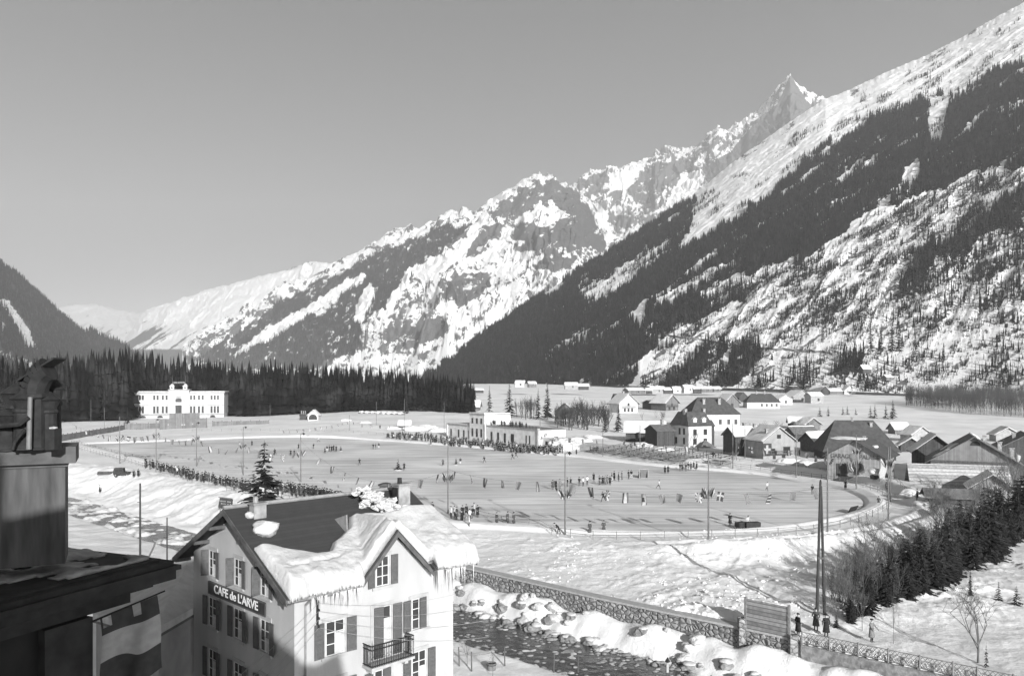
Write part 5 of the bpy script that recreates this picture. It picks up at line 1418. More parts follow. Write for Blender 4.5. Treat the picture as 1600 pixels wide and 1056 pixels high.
for kind, p, lab in [
    ('skater', Z4(812, 460), "skater in dark jersey gliding alone below the sun-disc flag"),
    ('dark_brim', Z4(1240, 266), "person in a brimmed hat standing with another far across the ice"),
    ('dark_coat', Z4(1262, 263), "person in a long black coat, darker of the far pair on the ice"),
    ('suit', Z4(1065, 296), "person in dark jacket beside the white goal frame"),
    ('mid_coat', Z4(72, 620), "person in a grey-brown coat by the railing, standing apart from a pair"),
    ('mid_coat', Z4(147, 614), "person in a dark overcoat, slimmer of the pair behind the railing"),
    ('mid_skirt', Z4(190, 620), "person in a wide coat and hat, broader of the pair behind the railing"),
    ('mid_skirt', Z4(718, 688), "person in skirt and pale top standing inside the railing"),
    ('mid_coat', Z4(815, 680), "person in a straight grey overcoat standing inside the railing"),
    ('skater', Z3(1497, 236), "skater in dark clothes striding near the centre of the ice"),
    ('skater', Z3(630, 252), "skater with swinging arms alone in front of the far players"),
    ('dark_coat', Z3(940, 285), "person in black beside the little fir in the middle of the ice"),
    ('skater_mid', Z3(1210, 256), "stooping skater left of the small fir near the mast"),
    ('two_tone', Z3(1331, 248), "person in pale trousers close beside a small fir on the ice"),
    ('dark_brim', Z3(1135, 586), "person with a brimmed hat standing above the snowy roof corner"),
    ('skater', Z3(40, 182), "skater in black near the tall spruce tip"),
    ('dark_coat', Z3(152, 184), "dark figure with skis upright, first of two by the flag mast"),
    ('dark_brim', Z3(176, 186), "broad dark figure, second of two by the flag mast"),
    ('skater', Z3(310, 138), "tiny skater between the flag mast and the far players"),
    ('skater_pale', Z3(345, 92), "pale skater near the far edge of the ice"),
    ('dark_coat', Z3(207, 138), "dark figure standing behind the flag mast"),
    ('skater', Z4(182, 168), "low-leaning skater by the far snow edge, first of two racers"),
    ('skater', Z4(206, 156), "low-leaning skater by the far snow edge, second of two racers"),
    ('skater_pale', Z4(1195, 372), "pale blurred skater between the flag mast and the player file"),
    ('skater_pale', Z5(680, 292), "skater in a white sweater at the curved end of the ice"),
    ('suit', Z5(950, 312), "slender dark man near the mast at the curved end of the ice"),
    ('mid_coat', Z5(1345, 388), "person in a grey coat walking the snowy ring path"),
    ('dark_coat', Z5(460, 500), "dark figure pushing at the near edge of the ice"),
    ('dark_coat', Z4(625, 136), "person in dark coat alone by the snow edge under the bleachers"),
    ('dark_coat', (1305 / 4.444 + 100, 660 + 160 / 4.444), "single dark figure far out on the ice near the casino side"),
    ('skater', (100 + 1465 / 4.444, 660 + 222 / 4.444), "skater in dark clothes between the bunting and the spruce tip")]:
    person(kind, ice_at(*p), lab, q.uniform(-1, 1))
for kind, px, py, lab, rz in [
    ('bending', 873, 834, "man in black bending over at the foot of the flag mast", -1.5),
    ('dark_coat', 1321, 764, "person in a wide black cape on the ring path by the far mast", 0),
    ('dark_coat', 1433, 780, "dark figure walking outside the ring fence beside the lane", 1),
    ('suit', 1447, 779, "man in a dark suit, first of two by the lane before the barn", 0),
    ('dark_coat', 1454, 780, "man in a long dark coat, second of two by the lane before the barn", .5),
    ('mid_coat', 1509, 798, "person in a grey coat at the lane's bend below the barn", 2),
    ('mid_skirt', 1385, 764, "person in a dark cloak sitting by the ring fence mast", 1),
    ('dark_coat', 1247, 992, "person in a long black coat walking past the wooden hoarding", 1.9),
    ('dark_brim', 1291, 994, "person in a black coat and brimmed hat seen from behind below the twin mast", 3.0),
    ('mid_coat', 1275, 984, "person in a grey coat in the shade behind the twin mast", 2.6),
    ('grey_coat', 1362, 1002, "person in a pale grey coat standing at the lattice railing's end", .6),
    ('dark_coat', 156, 770, "lone walker in black on the snowy path by the river", 2.0),
    ('dark_coat', 209, 746, "person in black near the parked car, taller of two", .3),
    ('dark_brim', 216, 745, "person in a hat near the parked car, shorter of two", .8)]:
    pp = hit(px, py); person(kind, pp - Vector((0, 0, .04)), lab, rz, None, 1.08 if py > 900 else 1.03)

# ================================================================ firs on the ice, goal, kiosk, sledge
def ice_fir(px, py, ytop, label, flag=False):
    p = ice_at(px, py); h = (py - ytop) / FPX * p.y
    e = thing("fir_marker", label, "fir tree", p, R.uniform(0, 6), "small firs marking the ice")
    V, F = spruce_arrays(h, h * .34, 9, 8, int(px), .06, 3, .5, .9, .05)
    link(bpy.data.objects.new("crown", np_mesh("crown", V, F, M['needle'])), e)
    b = MB(); b.lathe([(h * .34, 0), (h * .30, h * .06), (h * .12, h * .10)], n=10); b.tube((0, 0, 0), (0, 0, h * .9), .05, .02, 5); b.build("snow_foot", M['snow'], e)
    return e
for (x, y), yt, lab in [(Z3(500, 156), 670 + 112 / 4.444, "small dark fir beside the far player cluster"), (Z3(1125, 110), 670 + 72 / 4.444, "small fir at the snow edge before the crowd"),
                        (Z3(898, 288), 670 + 205 / 4.444, "largest small fir in the middle of the ice, with a white flag"), (Z3(1300, 248), 670 + 195 / 4.444, "pointed little fir beside the mast in mid ice"),
                        (Z4(400, 136), 680 + 92 / 4.444, "small fir at the end of the crowd under the pavilion annexe")]: ice_fir(x, y, yt, lab)
def goal():
    p = ice_at(*Z4(1092, 297)); e = thing("hockey_goal", "white goal frame with grey net standing on the ice", "goal", p, .3)
    m = MB()
    for x in (-1, 1): m.tube((x, 0, 0), (x, 0, 1.9), .06, .06, 6)
    m.tube((-1, 0, 1.9), (1, 0, 1.9), .06, .06, 6); m.build("goal_frame", M['flag_white'], e)
    n = MB(); n.add([(-1, 0, 1.85), (1, 0, 1.85), (1, .9, 0), (-1, .9, 0)], [(0, 1, 2, 3)]); n.add([(-1, 0, 0), (-1, 0, 1.85), (-1, .9, 0)], [(0, 1, 2)]); n.add([(1, 0, 0), (1, 0, 1.85), (1, .9, 0)], [(0, 1, 2)]); n.build("net", M['flag_mid'], e)
goal()
def kiosk():
    p = ice_at(603, 776); e = thing("kiosk", "small dark rounded-roof hut on the ice edge above the cafe ridge", "kiosk", p, .2)
    b = MB(); b.bb((-1.1, -.9, 0), (1.1, .9, 2.1)); b.build("wall", M['wood_dark'], e)
    r = MB(); pts = [(-1.4 + 2.8 * i / 8, -1.1, 2.1 + .35 * math.sin(math.pi * i / 8)) for i in range(9)]; r.prism(pts, (0, 2.2, 0)); r.build("roof", M['roof_dark'], e)
    d = MB(); d.bb((-.8, -.93, .2), (.1, -.901, 1.8)); d.build("door", M['wood'], e)
    w = MB(); w.bb((.35, -.93, 1), (.9, -.901, 1.7)); w.build("window", M['glass'], e)
kiosk()
def sledge(px, py, rz, label, w=1.0):
    e = thing("ice_sledge", label, "sledge", ice_at(px, py), rz)
    m = MB(); m.bb((-1.1 * w, -.45, .28), (1.1 * w, .45, .95)); m.build("body", M['black'], e)
    for y in (-.38, .38):
        m = MB(); m.path([(-1.4 * w, y, .3), (-1.2 * w, y, .04), (1.2 * w, y, .04), (1.5 * w, y, .35)], .035, 5); m.bb((-.8 * w, y - .03, .06), (-.7 * w, y + .03, .279)); m.bb((.7 * w, y - .03, .06), (.8 * w, y + .03, .279)); m.build("runner", M['iron'], e)
    m = MB(); m.path([(-1.1 * w, 0, .9), (-1.6 * w, 0, 1.15)], .03, 5); m.path([(-1.6 * w, -.4, 1.15), (-1.6 * w, .4, 1.15)], .03, 5); m.build("handle", M['timber'], e)
sledge(1175, 826, .25, "black box sledge at the near snow edge of the ice"); sledge(1158, 826, .5, "smaller dark sledge coupled behind the black box sledge", .7)
person('skater_pale', ice_at(1168, 824), "person with a white cap between the two dark sledges", .2)
def plank_stack():
    p = ice_at(1333, 801); e = thing("ice_scraper", "long dark ice scraper leaning on the snow at the curved ice edge", "scraper", p, .75)
    m = MB(); m.box((0, 0, .55), (2.6, .12, 1.1), 0, None, Matrix.Rotation(.5, 3, 'X')); m.build("blade", M['black'], e)
    for x in (-.6, .6): m = MB(); m.tube((x, -.05, .6), (x * .3, -1.6, 1.3), .04, .03, 5); m.build("handle", M['timber'], e)
plank_stack()

# ================================================================ masts with lamps, bundles of flags, bunting
MAST = {}
def mast(key, px, pb, pt, label, lamp=True, r=.13, bundle=None, D=None, bare=False):
    p = hit(px, pb) if D is None else Vector(((px - 800) / FPX * D, D, gz((px - 800) / FPX * D, D)))
    top = CAMZ + (HZ - pt) / FPX * p.y; h = top - p.z
    e = thing("lamp_mast" if lamp else "mast", label, "mast", p, R.uniform(-.5, .5))
    m = MB(); m.tube((0, 0, -.4), (0, 0, h), r, r * .6, 7); m.build("pole", M['pole'], e)
    if lamp:
        m = MB(); m.path([(0, 0, h - .25), (.35, 0, h + .12), (.6, 0, h + .05)], .03, 5); m.build("bracket", M['iron'], e)
        m = MB(); m.lathe([(.05, .25), (.30, .0), (.30, -.04), (.12, -.05), (.10, -.2), (.02, -.26)], (.6, 0, h - .1), 9); m.build("lamp_shade", M['iron'], e)
    elif bare:
        for z in (h - .5, h - 1.1):
            m = MB(); m.bb((-.8, -.05, z - .05), (.8, .05, z + .05)); m.build("crossarm", M['timber'], e)
    MAST[key] = (p, h); return e
def flag_bundle(key, f, label, n=5):
    p, h = MAST[key]; b = MB(); z = h * f; qq = random.Random(int(p.x * 10))
    for k in range(n):
        a = 2 * math.pi * k / n + qq.uniform(-.3, .3); L = qq.uniform(1.1, 1.7); c, s = math.cos(a), math.sin(a)
        tip = (c * (.2 + L * .45), s * (.2 + L * .45), z + L * .8)
        b.tube((c * .1, s * .1, z), tip, .02, .012, 4, 3)
        V = []; w = .55
        for i in range(5):
            for jj in range(4):
                u, v = i / 4, jj / 3; bx = Vector((c * .1, s * .1, z)).lerp(Vector(tip), .35 + .62 * u)
                V.append((bx.x + c * w * v * .25 - s * .07 * math.sin(5 * v + k), bx.y + s * w * v * .25 + c * .07 * math.sin(5 * v + k), bx.z - w * v * 1.5))
        for i in range(4):
            for jj in range(3): b.add([V[i * 4 + jj], V[i * 4 + jj + 1], V[i * 4 + jj + 5], V[i * 4 + jj + 4]], [(0, 1, 2, 3)], (k + jj) % 3)
    o = b.build("flag_bundle", [M['flag_dark'], M['flag_white'], M['flag_mid'], M['timber']]); o.location = p
    return tag(o, label, "flag cluster")
for key, px, pb, pt, lab, lamp in [
    ('a', 187, 724, 651, "thin mast on the path beside the left-running fence", True), ('b', 244, 721, 655, "mast rising behind the start of the bank crowd", True),
    ('c', 307, 729, 660, "mast behind the crowd, in line with the casino hoarding", True), ('d', 380, 743, 667, "mast near the tall spruce, behind the bank crowd", True),
    ('e', 470, 754, 677, "mast behind the crowd beyond the cafe roof ridge", True), ('f', 700, 803, 692, "mast with lamp beside the knot of people past the cafe roof", True),
    ('g', 883, 835, 707, "lamp mast standing at the railing with a man bending at its foot", True), ('h', 1107, 842, 708, "lamp mast at the railing nearest the middle of the near snow rim", True),
    ('i', 1293, 830, 700, "plain mast at the curved end of the railing beside the twin mast", False), ('j', 1388, 811, 699, "tall mast at the ring fence's outer curve with a flag bundle", False),
    ('k', 1391, 783, 697, "slimmer mast just behind the ring fence's outer mast", False), ('l', 1338, 764, 679, "mast on the far fence before the garage facade", False),
    ('m', 1244, 745, 668, "mast on the far fence before the house with hanging flags", False), ('n', 1145, 732, 660, "mast on the far fence by the dark side of the flag house", False),
    ('o', 1164, 716, 664, "thin mast standing behind the far fence by the flag house", False), ('p', 942, 713, 657, "mast with lamp before the bleachers' end", True),
    ('q', 844, 701, 650, "mast with stays at the pavilion annexe", True), ('r', 694, 682, 628, "thin mast at the pavilion's dark end wall", False),
    ('s', 632, 684, 623, "tall mast behind the crowd before the wood", False), ('t', 588, 664, 627, "mast with a leaning stay on the far snow", False),
    ('u', 546, 672, 648, "short mast on the far snow field", False), ('v', 765, 672, 612, "tall flagpole on the pavilion roof corner", False),
    ('w', 422, 651, 630, "far thin pole on the snow by the casino wood", False), ('x', 142, 660, 624, "thin pole before the wood near the casino", False),
    ('y', 163, 672, 637, "leaning thin pole near the dark palisade", False), ('z', 1000, 712, 664, "thin pole by the sheds behind the bleachers", False)]:
    mast(key, px, pb, pt, lab, lamp, .12 if pb > 700 else .1)
for key, f, lab in [('a', .5, "bundle of small flags on the path mast"), ('b', .6, "bundle of flags on the mast at the crowd's start"), ('c', .6, "bundle of flags on the mast in line with the hoarding"),
    ('d', .58, "drooping bundle of flags on the mast near the spruce"), ('e', .55, "bundle of flags on the mast beyond the cafe ridge"), ('f', .48, "fan of flags on the mast past the cafe roof"),
    ('g', .46, "dark fan of flags on the mast with the bending man"), ('h', .50, "fan of flags on the mast at the middle of the near rim"), ('j', .75, "bundle of flags on the ring fence's outer mast"), ('l', .65, "bundle of flags on the mast before the garage")]:
    flag_bundle(key, f, lab, 6)

def flag_mesh(kind, w, h, seed):
    n, k = 10, 10; qq = random.Random(seed); V = []; mb = MB(); ph = qq.uniform(0, 6)
    for i in range(n + 1):
        for j in range(k + 1):
            u, v = i / n - .5, j / k
            V.append((u * w * (1 - .12 * v), .16 * w * math.sin(u * 5 + ph + v * 1.5) * (.25 + v), -v * h + .08 * w * math.sin(u * 3 + ph) * v))
    def pat(u, v):
        if kind == 'bars': return 0 if u < .33 else (1 if u < .67 else 2)
        if kind == 'rows': return 0 if v < .33 else (1 if v < .67 else 2)
        if kind == 'cross': return 1 if abs(u - .5) < .11 or abs(v - .4) < .11 else 0
        if kind == 'disc': return 0 if (u - .5) ** 2 + ((v - .5) * 1.2) ** 2 < .06 else 1
        if kind == 'pale_cross': return 0 if abs(u - .5) < .11 or abs(v - .5) < .11 else 1
        if kind == 'canton': return (2 if (u < .45 and v < .5) else (0 if int(v * 7) % 2 else 1))
        if kind == 'diag': return 1 if abs(u - v) < .12 or abs(u + v - 1) < .12 or abs(u - .5) < .1 or abs(v - .5) < .1 else 0
        if kind == 'half': return 2 if u < .5 else 1
        return 2
    mb.v = V
    for i in range(n):
        for j in range(k):
            a = i * (k + 1) + j; mb.f.append([a, a + k + 1, a + k + 2, a + 1]); mb.m.append(pat((i + .5) / n, (j + .5) / k))
    return mb.mesh("flag", [M['flag_dark'], M['flag_white'], M['flag_mid']], True, False)
KINDS = ['bars', 'half', 'bars', 'cross', 'plain', 'rows', 'disc', 'canton', 'bars', 'diag', 'plain', 'pale_cross']
FLAGM = [flag_mesh(k, .95, 1.3, i) for i, k in enumerate(KINDS)]
KN = {'bars': "tricolour with upright bars", 'half': "two-tone", 'cross': "dark with a pale cross", 'plain': "plain grey", 'rows': "tricolour with level bands", 'disc': "white with a dark disc", 'canton': "striped with a dark corner", 'diag': "crossed with pale bars", 'pale_cross': "white with a dark cross"}
def bunting(pa, pb, za, zb, sag, n, where, order, cuts=(0.0, 1.0), s=1.0):
    A = Vector((pa.x, pa.y, za)); B = Vector((pb.x, pb.y, zb))
    f = lambda t: A.lerp(B, t) - Vector((0, 0, 4 * sag * t * (1 - t)))
    m = MB(); m.path([f(t / 14) for t in range(15)], .014, 3)
    o = m.build("bunting_line", M['iron']); tag(o, "slack flag line strung " + where, "line")
    ang = math.atan2(B.y - A.y, B.x - A.x)
    for i in range(n):
        t = cuts[0] + (cuts[1] - cuts[0]) * (i + .5) / n; kx = order[i % len(order)]
        fo = bpy.data.objects.new("bunting_flag", FLAGM[kx]); link(fo); fo.location = f(t) - Vector((0, 0, .02)); fo.rotation_euler = (R.uniform(-.55, .35), R.uniform(-.25, .25), ang + R.uniform(-.7, .7))
        k = s * R.uniform(.85, 1.12); fo.scale = (k, k, k)
        tag(fo, "small " + KN[KINDS[kx]] + " flag " + where, "flag", "flags on the bunting lines")
MP = lambda k: MAST[k][0]
far0 = Vector((-150, 268, 0))
bunting(far0, MP('a'), 7.5, 7, 1.2, 8, "from the chimney stack to the path mast", [4, 1, 0, 4, 5, 4, 2, 1], (.15, 1))
bunting(MP('a'), MP('b'), 7.4, 7.2, .8, 6, "between the path and crowd masts", [4, 5, 0, 10, 2, 4])
bunting(MP('b'), MP('c'), 7.3, 6.8, 1.2, 6, "between the crowd's first two masts", [0, 3, 4, 1, 8, 4])
bunting(MP('c'), MP('d'), 6.8, 6.4, 1.6, 5, "between the hoarding and spruce masts", [4, 2, 4, 10, 4])
bunting(MP('d'), MP('e'), 6.9, 6.6, 1.6, 5, "above the tall spruce", [0, 4, 2, 9, 4])
bunting(MP('e'), MP('f'), 8.4, 6.6, 4.6, 9, "above the cafe roof ridge", [0, 8, 9, 4, 2, 8, 3, 4, 8], (.12, 1))
bunting(MP('f'), MP('g'), 6.8, 7.3, .9, 7, "between the cafe roof and bending man masts", [4, 9, 8, 2, 4, 0, 7])
bunting(MP('g'), MP('h'), 7.1, 6.7, .9, 8, "between bending man and mid-rim masts", [10, 8, 9, 0, 6, 1, 4, 9])
bunting(MP('h'), MP('i'), 6.9, 6.8, .8, 5, "from the mid-rim mast to the curved end", [3, 4, 7, 4, 10])
bunting(MP('q'), MP('p'), 5.2, 5.0, .9, 5, "between annexe and bleachers masts", [2, 0, 4, 9, 10])
bunting(MP('p'), MP('n'), 5.6, 5.6, 1.2, 8, "above the bleachers", [4, 4, 10, 3, 0, 4, 2, 4], (.15, .8))
bunting(MP('n'), MP('m'), 6.6, 6.2, .9, 5, "before the flag house", [1, 11, 0, 4, 2])
bunting(MP('m'), MP('l'), 6.6, 6.2, .9, 7, "before the garage facade", [8, 4, 2, 0, 9, 4, 8])
bunting(Vector((-80, 262, 0)), MP('u'), 4.6, 4.6, .9, 12, "far out beyond the ice before the bath house", [4, 2, 0, 4, 9, 4, 1, 4], (.1, 1), .9)
bunting(MP('u'), MP('s'), 4.6, 5.4, 1.0, 6, "far out before the wood mast", [4, 2, 0, 4, 9, 4], (0, 1), .9)

# ================================================================ railings, ring fence, walls
def railing(name, pts, label, step=2.4, h=.95, rails=(.95, .5), r=.035, cat="fence", mat_='rail', zoff=0.0, maxp=100, group=None):
    P = [Vector((x, y, 0)) for x, y in pts]; segs = [(P[i + 1] - P[i]).length for i in range(len(P) - 1)]; tot = sum(segs)
    n = min(maxp, max(2, int(tot / step)) + 1); out = []
    for k in range(n):
        d = tot * k / (n - 1); i = 0
        while i < len(segs) - 1 and d > segs[i]: d -= segs[i]; i += 1
        p = P[i].lerp(P[i + 1], min(1, d / segs[i])); p.z = gz(p.x, p.y) + zoff; out.append(p)
    e = thing(name, label, cat, out[0], 0, group); O = out[0]
    pm = MB(); pm.bb((-r, -r, -.3), (r, r, h)); me = pm.mesh("post", M[mat_])
    for p in out: o = bpy.data.objects.new("post", me); link(o, e); o.location = p - O; o.rotation_euler = (0, 0, R.uniform(0, .4))
    for z in rails:
        m = MB(); m.path([p - O + Vector((0, 0, z)) for p in out], r * .9, 4); m.build("rail", M[mat_], e)
    return e
railing("ring_railing", FENCE, "long wooden railing curving round the near rim and far end of the ice", 3.0, 1.05)
railing("path_railing", [gp(*p) for p in [(100, 697), (120, 701), (160, 712), (200, 722), (228, 731)]], "railing along the outer edge of the snowy path by the river bank", 3.4, 1.1)
railing("path_railing", [gp(*p) for p in [(112, 692), (160, 703), (200, 712), (236, 721)]], "railing on the ice side of the snowy path", 3.4, 1.0)
railing("crowd_railing", [gp(*p) for p in [(243, 738), (272, 746)]], "short pale rail behind the crowd at the bank's crest start", 2.5, 1.2)
railing("crowd_railing", [gp(*p) for p in [(279, 748), (300, 754)]], "pale rail in the middle of the crowd's bank", 2.5, 1.2)
railing("crowd_railing", [gp(*p) for p in [(326, 758), (369, 770)]], "longest pale rail behind the crowd at the bank's stepped end", 2.4, 1.3)
railing("crowd_railing", [gp(*p) for p in [(440, 776), (480, 784), (520, 792)]], "pale rail above the cafe roof behind the crowd", 2.6, 1.2)
railing("far_railing", [gp(*p) for p in [(300, 676), (400, 676), (500, 677), (600, 682)]], "thin railing along the far snow rim of the ice", 4, 1.0)
railing("far_railing", [gp(*p) for p in [(1120, 722), (1180, 727), (1240, 733), (1300, 741), (1350, 751), (1400, 768), (1432, 790)]], "railing along the outer edge of the ring path near the barns", 3.2, 1.0)

def stone_wall():
    pts = [(-33.6, 117.0), (8.1, 78.05), (20.03, 67.97), (23.3, 65.1)]
    m, t, bs = nodes_of("rubble_masonry"); N, L = t.nodes, t.links
    tc = N.new("ShaderNodeTexCoord"); mp = N.new("ShaderNodeMapping"); mp.inputs["Scale"].default_value = (1.9, 1.9, 2.6); L.new(tc.outputs["Object"], mp.inputs[0])
    v1 = N.new("ShaderNodeTexVoronoi"); v1.feature = 'DISTANCE_TO_EDGE'; L.new(mp.outputs[0], v1.inputs["Vector"]); v1.inputs["Scale"].default_value = 1.0
    v2 = N.new("ShaderNodeTexVoronoi"); L.new(mp.outputs[0], v2.inputs["Vector"]); v2.inputs["Scale"].default_value = 1.0
    mr = N.new("ShaderNodeMapRange"); mr.inputs[1].default_value = .01; mr.inputs[2].default_value = .07; L.new(v1.outputs["Distance"], mr.inputs[0])
    sp = N.new("ShaderNodeSeparateColor"); L.new(v2.outputs["Color"], sp.inputs[0])
    st = N.new("ShaderNodeMapRange"); st.inputs[3].default_value = .17; st.inputs[4].default_value = .34; L.new(sp.outputs[0], st.inputs[0])
    mx = N.new("ShaderNodeMix"); mx.data_type = 'FLOAT'; L.new(mr.outputs[0], mx.inputs[0]); mx.inputs[2].default_value = .10; L.new(st.outputs[0], mx.inputs[3])
    L.new(mx.outputs[0], bs.inputs["Base Color"]); bs.inputs["Roughness"].default_value = .9
    mr2 = N.new("ShaderNodeMapRange"); mr2.inputs[2].default_value = .25; L.new(v1.outputs["Distance"], mr2.inputs[0])
    bp = N.new("ShaderNodeBump"); bp.inputs["Distance"].default_value = .12; L.new(mr2.outputs[0], bp.inputs["Height"]); L.new(bp.outputs[0], bs.inputs["Normal"])
    M['masonry'] = m
    e = thing("river_wall", "long rubble-stone retaining wall with flat coping along the snowy river bank", "wall", (pts[1][0], pts[1][1], -4.5)); O = Vector((pts[1][0], pts[1][1], -4.5))
    def strip(pts, z0, z1, th, off):
        b = MB()
        for (x0, y0), (x1, y1) in zip(pts[:-1], pts[1:]):
            d = Vector((x1 - x0, y1 - y0, 0)).normalized(); n = Vector((-d.y, d.x, 0))
            a = Vector((x0, y0, z0)) + n * off - O; c = Vector((x1, y1, z0)) + n * off - O
            b.prism([a, c, c + Vector((0, 0, z1 - z0)), a + Vector((0, 0, z1 - z0))], n * th)
        return b
    strip(pts, -4.6, -.92, 1.0, -.42).build("wall", m, e); strip(pts, -.918, -.74, 1.12, -.50).build("coping", M['stone_trim'], e)
    for px in (1200, 1243):
        t = hit(px, 1003); x, y = (19.6, 67.7) if px == 1200 else (22.9, 64.7)
        b = MB(); b.bb((x - O.x - .3, y - O.y - .3, 0), (x - O.x + .3, y - O.y + .3, 4.6 if px == 1200 else 4.1)); b.build("pier", M['masonry'], e)
    # lower parapet with the lattice railing
    f = thing("lane_wall", "dark parapet wall running on below the lattice railing", "wall", (23.3, 64.3, -4.5)); O2 = Vector((23.3, 64.3, -4.5))
    pts2 = [(23.5, 64.6), (33.0, 56.4), (50.1, 41.6)]
    b = MB()
    for (x0, y0), (x1, y1) in zip(pts2[:-1], pts2[1:]):
        d = Vector((x1 - x0, y1 - y0, 0)).normalized(); n = Vector((-d.y, d.x, 0)); a = Vector((x0, y0, -4.6)) - O2; c = Vector((x1, y1, -4.6)) - O2
        b.prism([a, c, c + Vector((0, 0, 3.4)), a + Vector((0, 0, 3.4))], n * .5)
    b.build("wall", M['stone'], f)
    g = thing("lattice_railing", "white-grey lattice railing of crossed laths along the garden lane", "railing", (23.3, 64.3, -1.15))
    b = MB(); rl = MB(); O3 = Vector((23.3, 64.3, -1.15)); pm = MB(); pm.bb((-.05, -.05, -.1), (.05, .05, 1.05)); pme = pm.mesh("post", M['rail'])
    for (x0, y0), (x1, y1) in zip(pts2[:-1], pts2[1:]):
        a = Vector((x0, y0, -1.15)) + Vector((.15, .15, 0)) - O3; c = Vector((x1, y1, -1.15)) + Vector((.15, .15, 0)) - O3; Ln = (c - a).length; d = (c - a) / Ln; n = int(Ln / .32)
        for k in range(n):
            p0 = a + d * (k * Ln / n); p1 = a + d * min(Ln, (k + 2) * Ln / n)
            b.tube(p0 + Vector((0, 0, .1)), p1 + Vector((0, 0, .92)), .022, .022, 4); b.tube(p1 + Vector((0, 0, .1)), p0 + Vector((0, 0, .92)), .022, .022, 4)
        for z in (.08, .95): rl.tube(a + Vector((0, 0, z)), c + Vector((0, 0, z)), .035, .035, 4)
        for k in range(int(Ln / 2.2) + 1): o = bpy.data.objects.new("post", pme); link(o, g); o.location = a + d * (k * 2.2)
    b.build("lattice", M['rail'], g); rl.build("rail", M['rail'], g)
stone_wall()
def hoarding():
    A = Vector((19.9, 67.6, -.75)); B = Vector((22.7, 65.0, -.75)); d = (B - A); e = thing("hoarding", "wooden board of faded horizontal planks standing on the river wall", "hoarding", A, math.atan2(d.y, d.x)); L = d.length
    b = MB(); b.bb((.1, -.04, .0), (L - .1, .04, 2.5)); b.build("panel", lines_mat('hoarding_planks', .22, .12, 'Z', .33, .22, .8, .5, 2.5), e)
    for x in (0, L): p = MB(); p.bb((x - .1, -.1, -.2), (x + .1, .1, 2.65)); p.build("post", M['rail'], e)
hoarding()
def twin_mast():
    p = hit(1282, 960); e = thing("twin_mast", "pair of tall dark wooden masts leaning together and bolted at mid height", "utility pole", p, -.1); h = CAMZ + (HZ - 752) / FPX * p.y - p.z
    for x, t in ((-.32, .0), (.36, .05)): m = MB(); m.tube((x, 0, -.4), (t, 0, h - (0 if x < 0 else .4)), .15, .10, 8); m.build("pole", M['pole_dark'], e)
    m = MB(); m.bb((-.3, -.22, h * .42), (.32, -.12, h * .42 + .18)); m.build("crosspiece", M['timber'], e)
    m = MB(); m.lathe([(.06, 0), (.09, .06), (.05, .14), (.02, .2)], (.0, 0, h), 6); m.build("insulator", M['iron'], e)
M['pole_dark'] = mat('pole_dark', 0.05, 0.035, 3.0, 0.8, stretch=(4, 4, .4))
twin_mast()
def near_pole(px, pb, pt, D, label, r=.14):
    b = atD(px, pb, D); t = atD(px, pt, D); g = gz(b.x, b.y)
    e = thing("telegraph_pole", label, "utility pole", (b.x, b.y, g)); m = MB(); m.tube((0, 0, -.3), (0, 0, t.z - g), r, r * .7, 8); m.build("pole", M['pole_dark'], e)
    m = MB(); m.bb((-.35, -.04, t.z - g - 2.2), (.0, .04, t.z - g - 2.14)); m.build("bracket", M['iron'], e)
near_pole(219, 868, 755, 92, "tall dark telegraph pole rising from behind the corner house roof"); near_pole(261, 835, 808, 88, "short pale pole stump on the snow beside the telegraph pole", .1)
def notice():
    p = hit(352, 800); D = p.y; c = atD(352.5, 786, D); e = thing("notice_board", "dark tilted notice board with two rows of weathered pale lettering above the cafe gable", "sign", (c.x, c.y, gz(c.x, c.y)), .35); z = c.z - gz(c.x, c.y); w = 20 / FPX * D
    b = MB(); b.box((0, 0, z), (w, .1, 15 / FPX * D), 0, None, Matrix.Rotation(.18, 3, 'Y')); b.build("panel", M['black'], e)
    b = MB(); b.box((0, -.02, z + .65 + 5 / FPX * D * .5), (w * 1.06, .35, .08), 0, None, Matrix.Rotation(.18, 3, 'Y')); b.build("hood", M['timber'], e)
    b = MB(); qq = random.Random(3)
    for r_, zz in ((0, .32), (1, -.12)):
        for k in range(9):
            if qq.random() < .85: b.box((-w * .40 + k * w * .095, -.055, z + zz - (-w * .40 + k * w * .095) * .18), (w * .06, .02, .2 * qq.uniform(.6, 1.1)))
    b.build("lettering", M['zinc'], e)
    for x in (-w * .4, w * .4): b = MB(); b.bb((x - .06, .05, -.3), (x + .06, .15, z)); b.build("post", M['timber'], e)
notice()
# parked car and bench-like sledge on the river path
def old_car(px, py, rz, label):
    p = hit(px, py); e = thing("parked_car", label, "car", p, rz)
    b = MB(); b.prism([(-1.7, -.7, .45), (1.6, -.7, .45), (1.75, -.7, .95), (.5, -.7, 1.0), (.35, -.7, 1.75), (-1.5, -.7, 1.8), (-1.75, -.7, 1.1)], (0, 1.4, 0)); b.build("body", M['black'], e)
    r = MB(); r.bb((-1.6, -.75, 1.801), (.45, .75, 1.88)); r.build("roof", M['cloth_mid'], e)
    for x in (-1.15, 1.2):
        for y in (-.78, .78):
            w = MB(); w.tube((x, y - .07, .36), (x, y + .07, .36), .36, .36, 14); wo_ = w.build("wheel", M['black'], e); h = MB(); h.tube((x, y - .09, .36), (x, y + .09, .36), .14, .14, 8); h.build("hub", M['zinc'], wo_)
    g = MB(); g.bb((-1.3, -.712, 1.15), (-.6, -.701, 1.65)); g.bb((-.45, -.712, 1.15), (.2, -.701, 1.65)); g.build("window", M['glass'], e)
old_car(191, 744, .15, "old black motor car parked on the snowy path by the crowd"); 
